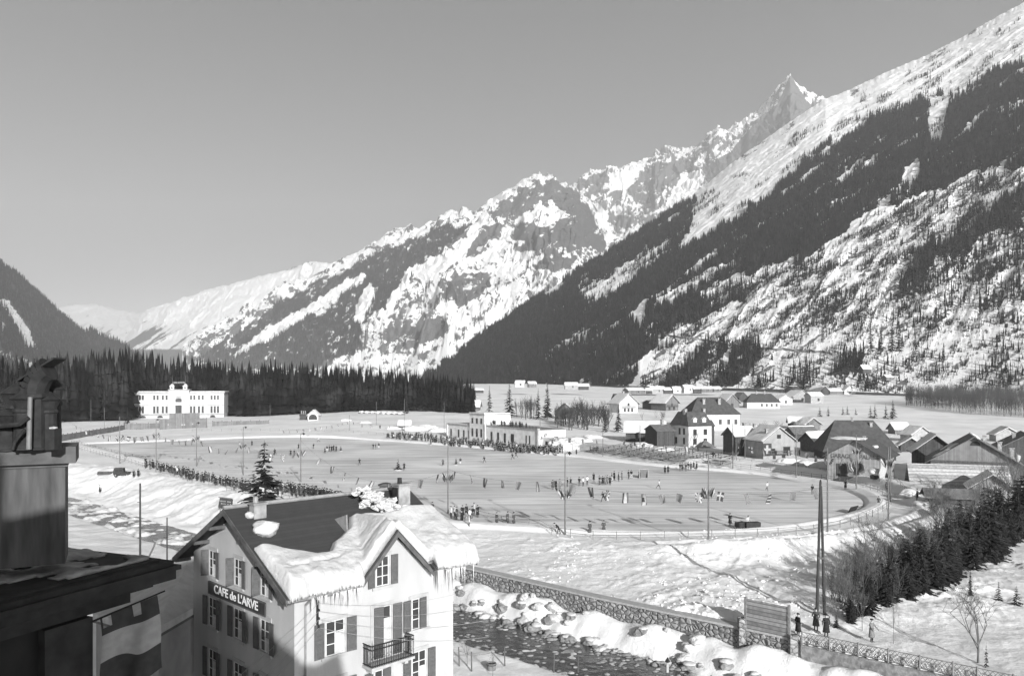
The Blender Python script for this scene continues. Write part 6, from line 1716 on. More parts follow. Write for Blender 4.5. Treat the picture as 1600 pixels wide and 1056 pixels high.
def log_seat():
    p = hit(168, 741); e = thing("timber_stack", "low pale timber stack beside the parked car on the path", "timber stack", p, .1); qq = random.Random(3)
    for z, n in ((.2, 4), (.52, 3)):
        for k in range(n): m = MB(); y = (k - (n - 1) / 2) * .38; m.tube((-2.0, y, z), (2.0, y + qq.uniform(-.05, .05), z), .18, .16, 8); m.build("log", M['bark'], e)
log_seat()
# boulders with snow caps and stones in the river
qb = random.Random(8)
BOULD = []
for k in range(5):
    m = MB(); m.blob((0, 0, .2), (.55, .5, .42), 30 + k, 2, .45, None, 1.2); c = MB(); c.blob((0, 0, .52), (.5, .44, .2), 60 + k, 2, .3)
    BOULD.append((m.mesh("rock", M['rock']), c.mesh("snow_cap", M['snow'], True)))
for k in range(40):
    t = (k + qb.random()) / 40; f = t * 1.45; so_ = qb.uniform(3.7, 5.0) if qb.random() < .8 else qb.uniform(5.0, 6.0)
    ax, ay = (-12 + (2.9 + 12) * min(f, 1), 86.2 + (72.2 - 86.2) * min(f, 1)) if f < 1 else (2.9 + 14 * (f - 1) / .45, 72.2 - 11.8 * (f - 1) / .45)
    x, y = ax + .67 * so_, ay + .745 * so_; z = gz(x, y); s = qb.uniform(.45, 1.25); a, c = qb.choice(BOULD)
    e = thing("boulder", "dark boulder with a snow cap lying at the water's edge below the stone wall", "boulder", (x, y, max(z, -4.4) - .05), qb.uniform(0, 6), "boulders along the river"); e.scale = (s, s, s * qb.uniform(.7, 1.1))
    link(bpy.data.objects.new("rock", a), e)
    if qb.random() < .45: link(bpy.data.objects.new("snow_cap", c), e)
mb = MB()
for k in range(1300):
    px = qb.uniform(690, 1120); py = qb.uniform(930, 1056); x, y = gp(px, py, -4.38); d, sd, _ = seg_dist(np.array([x]), np.array([y]), RIVER)
    if d[0] > 5.0 or qb.random() > .12 + .18 * d[0]: continue
    r = qb.uniform(.1, .26) * (1.5 if d[0] > 3 else 1); mb.blob((x, y, -4.38), (r * 1.3, r, r * .6), k, 1, .4)
tag(mb.build("river_stones", M['rock'], smooth=True), kind="stuff")
# snowy hummocks over rocks along both edges of the stream
for k in range(70):
    f = qb.random() * 1.45; so_ = qb.choice((-1, 1, 1)) * qb.uniform(3.6, 6.6)
    ax, ay = (-12 + 14.9 * f, 86.2 - 14 * f) if f < 1 else (2.9 + 14 * (f - 1) / .45, 72.2 - 11.8 * (f - 1) / .45)
    x, y = ax + .67 * so_, ay + .745 * so_; z = max(gz(x, y), -4.4); r = qb.uniform(.22, .62); mb = MB(); mb.blob((0, 0, r * .15), (r * 1.25, r, r * .75), 200 + k, 3, .3, None, 1.6)
    o = mb.build("snow_hummock", M['snow_rough'], None, (x, y, z), qb.uniform(0, 6), smooth=True); tag(o, "rounded hummock of snow heaped over stones along the river's edge", "snow mound", "snow hummocks along the river")
# rough snow blocks thrown up by the path clearing
mb = MB()
for k in range(1500):
    px = qb.uniform(760, 1330); py = qb.uniform(838, 960); x, y = gp(px, py, -.3); d, sd, _ = seg_dist(np.array([x]), np.array([y]), RIVER); s = -d[0] * sd[0]
    if s < 8.6 or in_poly(np.array([x]), np.array([y]), ICE)[0]: continue
    w = n2(np.array([x]), np.array([y]), 6, 3, seed=44)[0] + (.25 if px > 1080 else 0)
    if w < .12: continue
    r = qb.uniform(.04, .14) * (1.6 if qb.random() < .1 else 1); mb.blob((x, y, gz(x, y) + r * .1), (r * 1.2, r, r * .7), k, 1, .4)
tag(mb.build("snow_clods", M['snow_ground'], smooth=True), kind="stuff")
# fence posts and bucket on the near bank
def near_bank():
    pts = [(732, 1030), (790, 1042), (838, 1050)]
    e = thing("wire_fence", "old crooked post-and-wire fence on the near river bank", "fence", hit(732, 1030)); O = e.location.copy(); tops = []
    for px, py in [(718, 1040), (737, 1048), (789, 1040), (865, 1050), (903, 1052)]:
        p = hit(px, py); m = MB(); t = p - O; m.tube(t - Vector((0, 0, .3)), t + Vector((R.uniform(-.1, .1), 0, 1.5)), .06, .05, 6); m.build("post", M['timber'], e); tops.append(t + Vector((0, 0, 1.2)))
    m = MB(); m.path(tops, .012, 3); m.build("wire", M['iron'], e)
    p = hit(768, 1046); b = thing("wooden_tub", "grey wooden tub standing on the near bank by the fence", "tub", p); m = MB(); m.lathe([(.32, 0), (.38, .55), (.34, .55), (.3, .1)], n=12); m.build("staves", M['rail'], b); m = MB(); m.lathe([(.39, .4), (.39, .46), (.36, .461)], n=12); m.build("hoop", M['iron'], b)
    p = hit(1043, 1052); l = thing("gatepost", "short striped gatepost with a dark cap at the bottom of the snowy bank", "post", p); m = MB(); m.bb((-.1, -.1, 0), (.1, .1, 1.0)); m.build("shaft", M['flag_white'], l); m = MB(); m.lathe([(.22, 1.0), (.2, 1.12), (.02, 1.4)], n=4); m.build("cap", M['iron'], l)
near_bank()
M['snow_roof'] = mat('snow_roof', .74, .62, 1.0, .75, .05, 2.0, spec=.15)
M['wood_big'] = lines_mat('wood_big', 0.2, 0.12, 'X', 0.3, 0.08, 0.85, 0.3, 1.0)
M['stone_pale'] = mat('stone_pale', .38, .26, 1.0, .9, .03, 3.0)
M['shingle'] = lines_mat('shingle', .42, .22, 'Y', .5, .2, .9, .5, 2.5)
M['plaster_white'] = mat('plaster_white', .56, .48, .6, .85)
M['plaster_stand'] = mat('plaster_stand', .74, .58, .5, .85)
M['board_dark'] = lines_mat('board_dark', .17, .09, 'X', .5, .1, .85, .4, .5)
# ================================================================ houses
def house(px, py, w, d, h, rise, rz, label, axis='x', wall='plaster_pale', roof='roof_dark', snow=None, ov=.5, wins=(), gwins=(), chim=(), name="house", cat="house",
          doors=(), base=0.0, hip=0.0, gable_mat=None, balc=None, frame='timber', D=None, group=None, snow_t=.35):
    """box house with a pitched roof. Local x runs along the front (which faces -y); sizes in photo px where w, h, rise are given as px at that distance"""
    p = hit(px, py) if D is None else Vector(((px - 800) / FPX * D, D, CAMZ - (py - HZ) / FPX * D))
    u = p.y / FPX; w, d, h, rise = w * u, d * u, h * u, rise * u; ov = ov
    e = thing(name, label, cat, p - Vector((0, 0, .15)), rz, group)
    b = MB(); b.bb((-w / 2, 0, -1.0), (w / 2, d, h)); wl_ = None
    if axis == 'x':                                                # ridge along x: gables at the ends
        if hip == 0:
            for x in (-w / 2, w / 2): b.add([(x, 0, h), (x, d, h), (x, d / 2, h + rise)], [(0, 1, 2)])
    else:
        for y in (0, d): b.add([(-w / 2, y, h), (w / 2, y, h), (0, y, h + rise)], [(0, 1, 2)])
    wl_ = b.build("wall", M[wall], e)
    r = MB(); th = .16
    def zr(x, y):
        return h + rise * (1 - abs(y - d / 2) / (d / 2)) if axis == 'x' else h + rise * (1 - abs(x) / (w / 2))
    if axis == 'x':
        hx = hip * w / 2
        A = [(-w / 2 - ov, -ov, zr(0, -ov)), (w / 2 + ov, -ov, zr(0, -ov)), (w / 2 + ov - hx, d / 2, h + rise), (-w / 2 - ov + hx, d / 2, h + rise)]
        B = [(w / 2 + ov, d + ov, zr(0, d + ov)), (-w / 2 - ov, d + ov, zr(0, d + ov)), (-w / 2 - ov + hx, d / 2, h + rise), (w / 2 + ov - hx, d / 2, h + rise)]
        slopes = [A, B]
        if hip:
            slopes += [[(-w / 2 - ov, d + ov, A[0][2]), (-w / 2 - ov, -ov, A[0][2]), A[3]], [(w / 2 + ov, -ov, A[0][2]), (w / 2 + ov, d + ov, A[0][2]), A[2]]]
    else:
        z0 = zr(w / 2 + ov, 0)
        A = [(-w / 2 - ov, d + ov, z0), (-w / 2 - ov, -ov, z0), (0, -ov, h + rise), (0, d + ov, h + rise)]
        B = [(w / 2 + ov, -ov, z0), (w / 2 + ov, d + ov, z0), (0, d + ov, h + rise), (0, -ov, h + rise)]
        slopes = [A, B]
    for s in slopes: r.prism([Vector(q_) + Vector((0, 0, .02)) for q_ in s], (0, 0, th))
    rf = r.build("roof", M[roof], e)
    if snow:
        for k, s in enumerate(slopes):
            if str(k) not in snow: continue
            P4 = [Vector(q_) for q_ in s]
            if len(P4) == 3: P4 = [P4[0], P4[1], P4[2], P4[2].copy()]
            n = 14; V = []; F = []; qs = k * 13.7 + px
            for i in range(n + 1):
                for j in range(n + 1):
                    f, g = i / n, j / n; q_ = P4[0].lerp(P4[1], f).lerp(P4[3].lerp(P4[2], f), g)
                    ed = min(f, 1 - f, g + .3, 1) * n; k2 = min(1, (ed + .3) / 1.2)
                    V.append((q_.x, q_.y, q_.z + th + .02 + snow_t * k2 * (.8 + .5 * float(noise3(np.array([f * 3 + qs, g * 3, .5])))) + .06))
            for q_ in P4: V.append((q_.x, q_.y, q_.z + th + .015))
            for i in range(n):
                for j in range(n): a = i * (n + 1) + j; F.append((a, a + n + 1, a + n + 2, a + 1))
            c0 = (n + 1) ** 2; edge = [[i * (n + 1) for i in range(n + 1)], [n * (n + 1) + j for j in range(n + 1)], [i * (n + 1) + n for i in range(n, -1, -1)], [j for j in range(n, -1, -1)]]
            for q_, (ed, a, b_) in enumerate(((edge[0], 0, 1), (edge[1], 1, 2), (edge[2], 2, 3), (edge[3], 3, 0))): F.append(tuple(ed) + (c0 + b_, c0 + a))
            m = MB(); m.add(V, F); m.build("roof_snow", M['snow_roof'], rf, smooth=False)
    def win(x, z, ww, wh, T, open_=True):
        f = MB(); ww, wh = ww * u, wh * u; t = .12
        f.bb((-ww / 2 - t, -.05, -wh / 2 - t), (-ww / 2, 0, wh / 2 + t)); f.bb((ww / 2, -.05, -wh / 2 - t), (ww / 2 + t, 0, wh / 2 + t)); f.bb((-ww / 2, -.05, wh / 2), (ww / 2, 0, wh / 2 + t)); f.bb((-ww / 2, -.09, -wh / 2 - t), (ww / 2, 0, -wh / 2))
        o = f.build("window", M[frame], e); o.matrix_basis = T
        g = MB(); g.bb((-ww / 2, -.012, -wh / 2), (ww / 2, .0, wh / 2)); g.build("pane", M['glass'], o)
    for (fx, fz, ww, wh) in wins: win(0, 0, ww, wh, Matrix.Translation((fx * w / 2, 0, fz * h)))
    for (fy, fz, ww, wh, side) in gwins:
        T = Matrix(((0, 1, 0, -w / 2), (-1, 0, 0, fy * d), (0, 0, 1, fz * h), (0, 0, 0, 1))) if side < 0 else Matrix(((0, -1, 0, w / 2), (1, 0, 0, fy * d), (0, 0, 1, fz * h), (0, 0, 0, 1)))
        win(0, 0, ww, wh, T)
    for (fx, ww, wh) in doors:
        m = MB(); m.bb((fx * w / 2 - ww * u / 2, -.06, 0), (fx * w / 2 + ww * u / 2, 0, wh * u)); m.build("door", M['wood_dark'], e)
    for (fx, fy, ch, cw) in chim:
        x, y = fx * w / 2, fy * d; z = zr(x, y); m = MB(); m.bb((x - cw * u / 2, y - cw * u / 2, z - .6), (x + cw * u / 2, y + cw * u / 2, z + ch * u)); m.bb((x - cw * u * .65, y - cw * u * .65, z + ch * u + .001), (x + cw * u * .65, y + cw * u * .65, z + ch * u + .15)); m.build("chimney", M['chimney'], rf)
    if balc:
        z, bw = balc; m = MB(); m.bb((-w / 2 * bw, -1.0, z * h), (w / 2 * bw, 0, z * h + .12)); 
        m.bb((-w / 2 * bw, -1.0, z * h + .9), (w / 2 * bw, -.93, z * h + 1.0))
        for k in range(17): x = -w / 2 * bw + w * bw * k / 16; m.bb((x - .04, -.99, z * h + .12), (x + .04, -.94, z * h + .9))
        m.build("balcony", M['timber'], e)
    return e, u, w, d, h

row2 = [(-.6, .7, 4, 6), (0, .7, 4, 6), (.6, .7, 4, 6)]
# --- the white house with the mansard roof
def mansard_house():
    e, u, w, d, h = house(1094, 698, 44, 46, 33, 1, .42, "tall white house with dark mansard roof, two dormers and two chimneys", 'x', 'plaster_pale', 'roof_dark', None, .2,
        [(-.45, .72, 5.5, 8), (.45, .72, 5.5, 8), (-.45, .28, 5.5, 8), (.45, .28, 5.5, 8)], [(.25, .75, 4, 9, -1), (.5, .75, 4, 9, -1), (.25, .3, 4, 9, -1), (.7, .3, 4, 9, -1)])
    r = MB(); o = .35; i1 = 2.4; z1 = h + 22 * u
    lo = [(-w / 2 - o, -o, h + .3), (w / 2 + o, -o, h + .3), (w / 2 + o, d + o, h + .3), (-w / 2 - o, d + o, h + .3)]; hi = [(-w / 2 + i1 * .4, i1, z1), (w / 2 - i1 * .4, i1, z1), (w / 2 - i1 * .4, d - i1, z1), (-w / 2 + i1 * .4, d - i1, z1)]
    r.add(lo + hi, [(0, 1, 2, 3), (4, 5, 6, 7)] + [(k, (k + 1) % 4, 4 + (k + 1) % 4, 4 + k) for k in range(4)]); rf = r.build("mansard", M['roof_dark'], e)
    for x in (-.4, .4):
        m = MB(); m.bb((x * w / 2 - .7, .25, h + 5 * u), (x * w / 2 + .7, 2.0, h + 11 * u)); m.prism([(x * w / 2 - .9, .1, h + 11 * u + .01), (x * w / 2 + .9, .1, h + 11 * u + .01), (x * w / 2, .1, h + 14 * u)], (0, 2.2, 0)); dm = m.build("dormer", M['plaster_pale'], rf)
    for x in (-.75, .85):
        m = MB(); m.bb((x * w / 2 - .45, d * .3, z1 - 1.5), (x * w / 2 + .45, d * .3 + 1.2, z1 + 5 * u)); m.build("chimney", M['chimney'], rf)
    a = MB(); a.bb((w / 2, 3, 0), (w / 2 + 17 * u, d - 1, h * .95)); a.build("annexe", M['wood_dark'], e); a = MB(); a.prism([(w / 2 + .01, 2.6, h * .955), (w / 2 + .01, d - .6, h * .955), (w / 2 + .01, d * .5, h * 1.25)], (18 * u, 0, 0)); a.build("annexe_roof", M['roof_dark'], e)
mansard_house()
house(1118, 672, 78, 52, 27, 24, .12, "large hip-roofed dark house looming behind the mansard house", 'x', 'plaster_pale', 'roof_dark', None, .6, [(.2, .5, 4, 7), (.55, .5, 4, 7), (.85, .5, 4, 7)], (), [(-.35, .3, 7, 4), (.3, .3, 8, 4)], hip=.55)
def flag_house():
    e, u, w, d, h = house(1217, 717, 54, 55, 30, 20, .22, "grey stuccoed house with snowy roof, gable window and hanging flags", 'y', 'plaster_grey', 'roof_grey', '01', .6,
        [(-.35, .45, 5, 7), (.5, .5, 11, 9), (-.3, .08, 4, 7), (.3, .1, 5, 7)], (), [(-.55, .2, 8, 4)], balc=(.28, .8))
    T = MB(); T.bb((-.55, -.06, h + 3 * u), (.55, 0, h + 9 * u)); T.build("gable_window", M['glass'], e)
    b, u2, w2, d2, h2 = house(1171, 712, 48, 40, 32, 12, .22, "dark low wing with snow-covered roof joined to the flag house", 'x', 'wood_dark', 'roof_grey', '01', .5, [(-.2, .5, 4, 6)], (), [(.2, .6, 9, 5), (.75, .4, 8, 4)], name="outbuilding", cat="building")
    for fx, lab in ((-.45, "pale drooping banner, first on the dark wing's wall"), (.25, "pale slanted banner, second on the dark wing's wall")):
        t = thing("wall_banner", lab, "flag", b.matrix_basis @ Vector((fx * w2 / 2, -.25, h2 * .75)), .22); m = MB(); m.tube((0, .2, .2), (.5, -.3, .9), .04, .03, 5); m.build("staff", M['timber'], t)
        m = MB(); m.add([(.45, -.28, .8), (.1, -.1, .2), (-.45, -.1, -1.8), (-.1, -.28, -1.2)], [(0, 1, 2, 3)]); m.build("cloth", M['flag_white'], t)
    c = thing("cross_flag", "dark flag with white cross hanging between the wing and the flag house", "flag", e.matrix_basis @ Vector((-w / 2 + .8, -.6, h * .55)), .22)
    m = MB(); m.bb((-1.3, -.03, -1.6), (1.3, .03, 1.6)); m.build("cloth", M['flag_dark'], c)
    m = MB(); m.bb((-.32, -.05, -1.15), (.32, -.031, 1.15)); m.bb((-1.0, -.0495, -.3), (1.0, -.0315, .3)); m.build("cross", M['flag_white'], c)
flag_house()
def roof_patches(e, u, w, d, h, rise, n, seed, label_name="snow_patch"):
    qq = random.Random(seed)
    for k in range(n):
        x, y = qq.uniform(-.42, .42) * w, qq.uniform(.02, .9) * d; z = h + rise * u * (1 - abs(x) / (w / 2)) + .2
        m = MB(); m.blob((0, 0, 0), (w * qq.uniform(.05, .12), d * qq.uniform(.05, .14), .22), seed + k, 3, .35, None, 1.3)
        o = m.build(label_name, M['snow_roof'], e, smooth=True); sl = math.atan2(rise * u, w / 2) * (1 if x > 0 else -1); o.location = (x, y, z); o.rotation_euler = (0, sl, 0)
def garage():
    e, u, w, d, h = house(1336, 744, 80, 92, 34, 23, -.62, "pale boarded garage with painted name across its gable and long dark roof", 'y', 'wood_pale', 'roof_dark', None, 1.0,
        [(.05, .25, 7, 9)], (), [(.1, .5, 6, 4)], doors=[(-.5, 16, 20)], name="garage", cat="garage")
    for body, fx in (("GARAGE", -.52), ("PALACE", .52)):
        o = bpy.data.objects.new("lettering", text_mesh(body, 9.5 * u, M['letter_dark'], .02, sx=.85, bold=.02)); link(o, e); o.location = (fx * w / 2, -.05, h * .93); o.rotation_euler = (math.pi / 2, 0, 0)
    m = MB(); m.blob((-w * .15, d * .15, h + 25 * u), (w * .34, d * .22, .35), 3, 3, .2); m.build("roof_snow", M['snow_roof'], e)
    m = MB(); m.blob((w * .28, d * .4, h + 12 * u), (w * .06, d * .10, .35), 6, 2, .2); m.build("snow_patch", M['snow_roof'], e)
    c = thing("flag_cluster", "dense cluster of dark flags above the garage entrance", "flag cluster", e.matrix_basis @ Vector((.05 * w / 2, -.3, h * .38)), -.62); qq = random.Random(6); mb = MB()
    for k in range(9):
        a = -1.3 + 2.6 * k / 8; tip = Vector((math.sin(a) * 1.7, -1.0, .6 + 1.5 * math.cos(a))); mb.tube((0, 0, 0), tip, .035, .02, 4, 3)
        n = tip * .45; mb.add([n, tip, tip + Vector((.25, .1, -1.5)), n + Vector((.1, .1, -1.3))], [(0, 1, 2, 3)], k % 3)
    mb.cur = 0; o = mb.build("cloth", [M['flag_dark'], M['flag_mid'], M['flag_white'], M['timber']], c)
    m = MB(); m.tube((0, .3, -.3), (0, .1, .1), .07, .07, 6); m.build("bracket", M['iron'], c)
garage()
def snowy_booth():
    p = hit(1367, 748); e = thing("booth", "small round-roofed booth capped with snow at the garage corner", "booth", p, .3); u = p.y / FPX
    m = MB(); m.lathe([(7 * u, 0), (7 * u, 8 * u), (6.9 * u, 8.1 * u)], n=10); m.build("wall", M['wood_dark'], e); m = MB(); m.blob((0, 0, 11 * u), (11 * u, 10 * u, 6 * u), 3, 3, .12); m.build("roof_snow", M['snow_roof'], e, smooth=True)
    p = hit(1374, 752); f = thing("draped_banner", "long pale banner hanging beside the booth and the ring mast", "banner", p, .2); m = MB(); m.tube((0, 0, -.2), (0, 0, 34 * u), .06, .05, 6); m.build("pole", M['pole'], f)
    m = MB(); V = []
    for i in range(13):
        for j in range(4): V.append((.15 + .42 * j + .3 * math.sin(i * .5), .12 * math.sin(j * 2 + i * .6), 33 * u - i * 2.3 * u - j * .2))
    m.add(V, [(i * 4 + j, i * 4 + j + 1, i * 4 + j + 5, i * 4 + j + 4) for i in range(12) for j in range(3)]); m.build("cloth", M['flag_white'], f, smooth=True)
snowy_booth()
house(1345, 718, 106, 66, 20, 40, -.1, "big dark hipped barn roof rising behind the garage", 'x', 'wood_dark', 'roof_dark', None, 1.0, [(-.3, .5, 4, 5)], (), [(-.05, .5, 5, 3), (.45, .4, 5, 4)], name="barn", cat="barn", hip=.55)
house(1289, 706, 38, 34, 18, 12, .35, "small shed with thick square snow roof beside the big hipped barn", 'x', 'wood', 'roof_grey', '01', .8, (), name="shed", cat="shed")
house(1260, 690, 40, 30, 14, 9, .2, "low dark lean-to with a thin snowy roof behind the flag house", 'x', 'wood_dark', 'roof_grey', '1', .6, (), name="shed", cat="shed")
def big_barns():
    e, u, w, d, h = house(1522, 766, 120, 110, 46, 38, -.48, "huge brown boarded barn with broad gable and a round vent", 'y', 'wood_big', 'roof_grey', None, 1.0, (), (), [(.62, .4, 14, 6), (.85, .1, 16, 6), (.3, .6, 10, 5)], name="barn", cat="barn")
    roof_patches(e, u, w, d, h, 38, 7, 31)
    m = MB(); m.prism([(.2 + .9 * math.cos(t), -.04, h + 25 * u + .9 * math.sin(t)) for t in np.linspace(0, math.pi, 9)], (0, .03, 0)); m.build("vent", M['black'], e)
    m = MB(); m.bb((-w / 2, -.25, h - .3), (w / 2, 0, h + .1)); m.build("beam", M['timber'], e)
    house(1462, 738, 56, 50, 36, 22, -.35, "dark-gabled barn with a pale snowless lean-to roof beside the huge brown barn", 'y', 'wood_dark', 'roof_dark', '0', 1.0, (), name="barn", cat="barn")
    a, u3, w3, d3, h3 = house(1500, 774, 128, 46, 20, 26, -.32, "low wide shed with frosty shingle roof below the huge barn's gable", 'x', 'wood_dark', 'shingle', None, .9, (), name="shed", cat="shed")
    b, u4, w4, d4, h4 = house(1550, 786, 52, 50, 26, 18, -.42, "small stone-walled barn with snow on its gabled roof, nearest the hedge", 'y', 'stone_pale', 'roof_dark', '0', .9, [(-.1, .72, 6, 8)], (), name="barn", cat="barn", doors=[(.45, 8, 14)])
    house(1488, 788, 64, 30, 15, 8, -.3, "open-fronted dark shed with flat snowy roof joined to the stone barn", 'x', 'wood_dark', 'roof_grey', None, .8, (), name="shed", cat="shed")
    house(1606, 748, 84, 100, 46, 24, -.48, "long grey-roofed barn running out past the huge barn", 'y', 'wood_dark', 'roof_grey', None, .8, (), (), [(-.4, .2, 10, 5)], name="barn", cat="barn")
    p = hit(1453, 779); c = thing("water_butt", "white cylindrical tank standing by the lane before the barn", "tank", hit(1465, 776)); m = MB(); m.lathe([(.6, .6), (.6, 2.0), (.5, 2.05)], n=12); m.build("body", M['flag_white'], c); m = MB(); m.bb((-.4, -.4, 0), (.4, .4, .599)); m.build("stand", M['timber'], c)
    f = thing("draped_banner", "striped banner hanging in folds at the stone barn's corner", "banner", hit(1588, 768), .3); m = MB(); m.tube((0, 0, 0), (0, 0, 7.5), .07, .06, 6); m.build("pole", M['pole'], f); m = MB()
    V = [(.1 + .45 * j - .16 * i + .1 * math.sin(i), .15 * math.sin(j * 2 + i), 7.3 - i * .5 - .2 * j) for i in range(11) for j in range(4)]
    for i in range(10):
        for j in range(3): m.add([V[i * 4 + j], V[i * 4 + j + 1], V[i * 4 + j + 5], V[i * 4 + j + 4]], [(0, 1, 2, 3)], j)
    m.build("cloth", [M['flag_mid'], M['flag_white'], M['flag_dark']], f)
big_barns()
for px, py, w, h, ri, rz, lab, wl2 in [(1302, 690, 26, 10, 8, .1, "little snow-covered hut squeezed before the hipped barn's corner", 'wood'), (1424, 706, 30, 12, 10, -.3, "snow-topped shed between the hipped barn and the gabled barn", 'wood_dark'),
    (1440, 690, 34, 12, 11, .2, "pale cottage with a white roof behind the gabled barn", 'stone_pale'), (1270, 672, 28, 10, 9, .3, "snow-roofed cottage behind the flag house's chimney", 'wood'), (1245, 668, 22, 9, 7, -.2, "small white-roofed shed in the orchard", 'wood_dark'),
    (1410, 678, 24, 9, 8, .1, "snowy-roofed shed standing alone above the barns", 'wood'), (1575, 690, 34, 12, 10, -.2, "white-roofed cottage behind the long barn", 'stone_pale'), (1132, 664, 18, 10, 7, .4, "small snowy shed beside the big hipped house", 'wood_dark')]:
    house(px, py, w, w * .8, h, ri, rz, lab, 'y' if w > 25 else 'x', wl2, 'roof_grey', '01', .7, [(0, .5, 3, 4)], name="shed" if 'shed' in lab else "cottage", cat="shed" if 'shed' in lab else "cottage")
# --- sheds behind the bleachers, chalets on the field
house(1008, 690, 60, 45, 16, 14, -.15, "low open shed with sagging snow roof behind the bleachers", 'x', 'wood_dark', 'roof_grey', '01', .8, [(-.4, .5, 5, 6)], name="shed", cat="shed")
house(1040, 697, 30, 40, 25, 8, .3, "plain boarded shed against the mansard house's grey side", 'x', 'wood_dark', 'roof_grey', None, .4, (), [], [(.3, .5, 8, 4)], name="shed", cat="shed")
house(982, 645, 32, 34, 16, 14, .35, "white chalet with broad snowy roof standing alone beside the alders", 'y', 'plaster_pale', 'roof_grey', '01', 1.0, [(-.4, .3, 3, 5), (0, .3, 3, 5), (.4, .3, 3, 5), (0, .85, 3, 4)], (), [(.1, .6, 5, 3)], balc=(.55, .8))
house(972, 633, 20, 20, 10, 8, .2, "dark roofed barn peeping out behind the lone white chalet", 'x', 'wood_dark', 'roof_dark', None, .5, (), name="barn", cat="barn")
house(1050, 641, 26, 34, 13, 11, .55, "brown wooden chalet with pale lower storey and long balcony on the field", 'y', 'wood', 'roof_grey', '01', 1.0, [(-.4, .25, 4, 5), (.3, .25, 4, 5), (0, .7, 3, 4)], (), (), balc=(.5, .9))
house(1028, 640, 22, 26, 11, 4, .45, "dark shed built against the brown chalet", 'x', 'wood_dark', 'roof_grey', None, .5, (), name="shed", cat="shed")
house(1193, 638, 50, 30, 11, 12, -.08, "broad white farmhouse with dark hipped roof on the field", 'x', 'plaster_pale', 'roof_dark', None, .6, [(-.1, .5, 2.5, 4), (.2, .5, 2.5, 4), (.5, .5, 2.5, 4), (.8, .5, 2.5, 4)], (), [(-.3, .5, 4, 2), (.2, .5, 4, 2)], hip=.45)
house(1144, 637, 26, 26, 9, 12, .3, "snow-roofed chalet beside the white farmhouse", 'y', 'wood', 'roof_grey', '01', .9, [(0, .5, 4, 5)], (), (), name="chalet", cat="chalet")
house(1162, 628, 16, 18, 8, 7, .3, "small dark cabin half hidden by the white farmhouse", 'y', 'wood_dark', 'roof_grey', '1', .6, (), name="cabin", cat="cabin")
house(1228, 632, 24, 20, 9, 6, .3, "pale low cottage with snow roof just past the white farmhouse", 'y', 'plaster_pale', 'roof_grey', '01', .6, [(0, .5, 3, 4)], (), (), name="cottage", cat="cottage")
house(1254, 628, 32, 30, 9, 9, .25, "broad-roofed stone cottage at the front of the field hamlet", 'y', 'stone_pale', 'roof_grey', '01', 1.0, [(0, .5, 4, 4)], (), (), name="cottage", cat="cottage")
house(1277, 630, 22, 18, 12, 5, .2, "flat-roofed stone shed beside the stone cottage", 'x', 'stone_pale', 'roof_grey', '01', .5, [(.2, .5, 3, 4)], (), (), name="shed", cat="shed")
house(1288, 617, 20, 22, 7, 7, .5, "dark-gabled snowy chalet in the upper hamlet", 'y', 'wood_dark', 'roof_grey', '01', .8, (), (), (), name="chalet", cat="chalet")
house(1248, 614, 20, 20, 6, 5, .4, "dark barn roof at the upper corner of the hamlet", 'x', 'wood_dark', 'roof_dark', '1', .6, (), name="barn", cat="barn")
house(1307, 616, 22, 16, 5, 4, .2, "long low snowy shed between two hamlet chalets", 'x', 'wood', 'roof_grey', '01', .5, (), name="shed", cat="shed")
house(1328, 616, 18, 20, 6, 8, .1, "pale gabled chalet at the end of the hamlet", 'y', 'plaster_pale', 'roof_grey', '01', .8, [(0, .5, 3, 3)], (), (), name="chalet", cat="chalet")
house(1473, 634, 20, 12, 5, 2.5, -.2, "lonely snow-capped hay hut on the open field below the alder wood", 'x', 'stone', 'roof_grey', '01', .5, (), name="hut", cat="hut")
for px, py, w, h, ri, lab, wl2 in [(995, 614.5, 28, 5, 3.5, "first long snowy barn of the far hamlet under the flank", 'wood'), (1014, 613.5, 10, 4, 3, "tiny chalet beside the far hamlet's first barn", 'wood_dark'), (1028, 613, 22, 5, 4, "pale roofed farm in the far hamlet", 'stone_pale'),
    (1044, 613, 14, 4, 3, "dark-walled barn in the middle of the far hamlet", 'wood_dark'), (1058, 612.5, 12, 4, 4, "small bright chalet of the far hamlet", 'plaster_pale'), (1077, 612, 16, 7, 3, "tall white farm of the far hamlet", 'plaster_pale'),
    (1090, 613, 14, 6, 2.5, "dark boarded barn next to the far white farm", 'wood_dark'), (1105, 611, 18, 4, 3, "long snowy roof near the end of the far hamlet", 'wood'), (1121, 610.5, 12, 3.5, 2.5, "last small shed of the far hamlet", 'wood'),
    (812, 603, 14, 5, 3, "pale farm at the foot of the flank above the spruces", 'plaster_pale'), (832, 603, 12, 4, 2.5, "small barn beside the pale farm at the flank's foot", 'wood'), (893, 606, 20, 4, 4, "round-roofed snowy barn at the flank's foot", 'stone_pale'), (912, 607, 16, 4, 3, "snowy barn next to the round-roofed one at the flank's foot", 'wood_dark'),
    (748, 612, 16, 3, 2, "low hut on the field's edge beyond the wood", 'wood_dark'), (1355, 581, 14, 5, 5, "chalet high on the clearing below the road wall", 'wood_dark'), (1390, 592, 12, 3, 3, "little snowy hut by the alder wood", 'wood')]:
    house(px, py, w, w * .8, h, ri, R.uniform(-.2, .4), lab, 'x', wl2, 'roof_grey', '01', .6, [(.2, .5, 2, 2.5)], name="farm_building", cat="farm building", D=690 if py > 600 else 640, snow_t=.6)
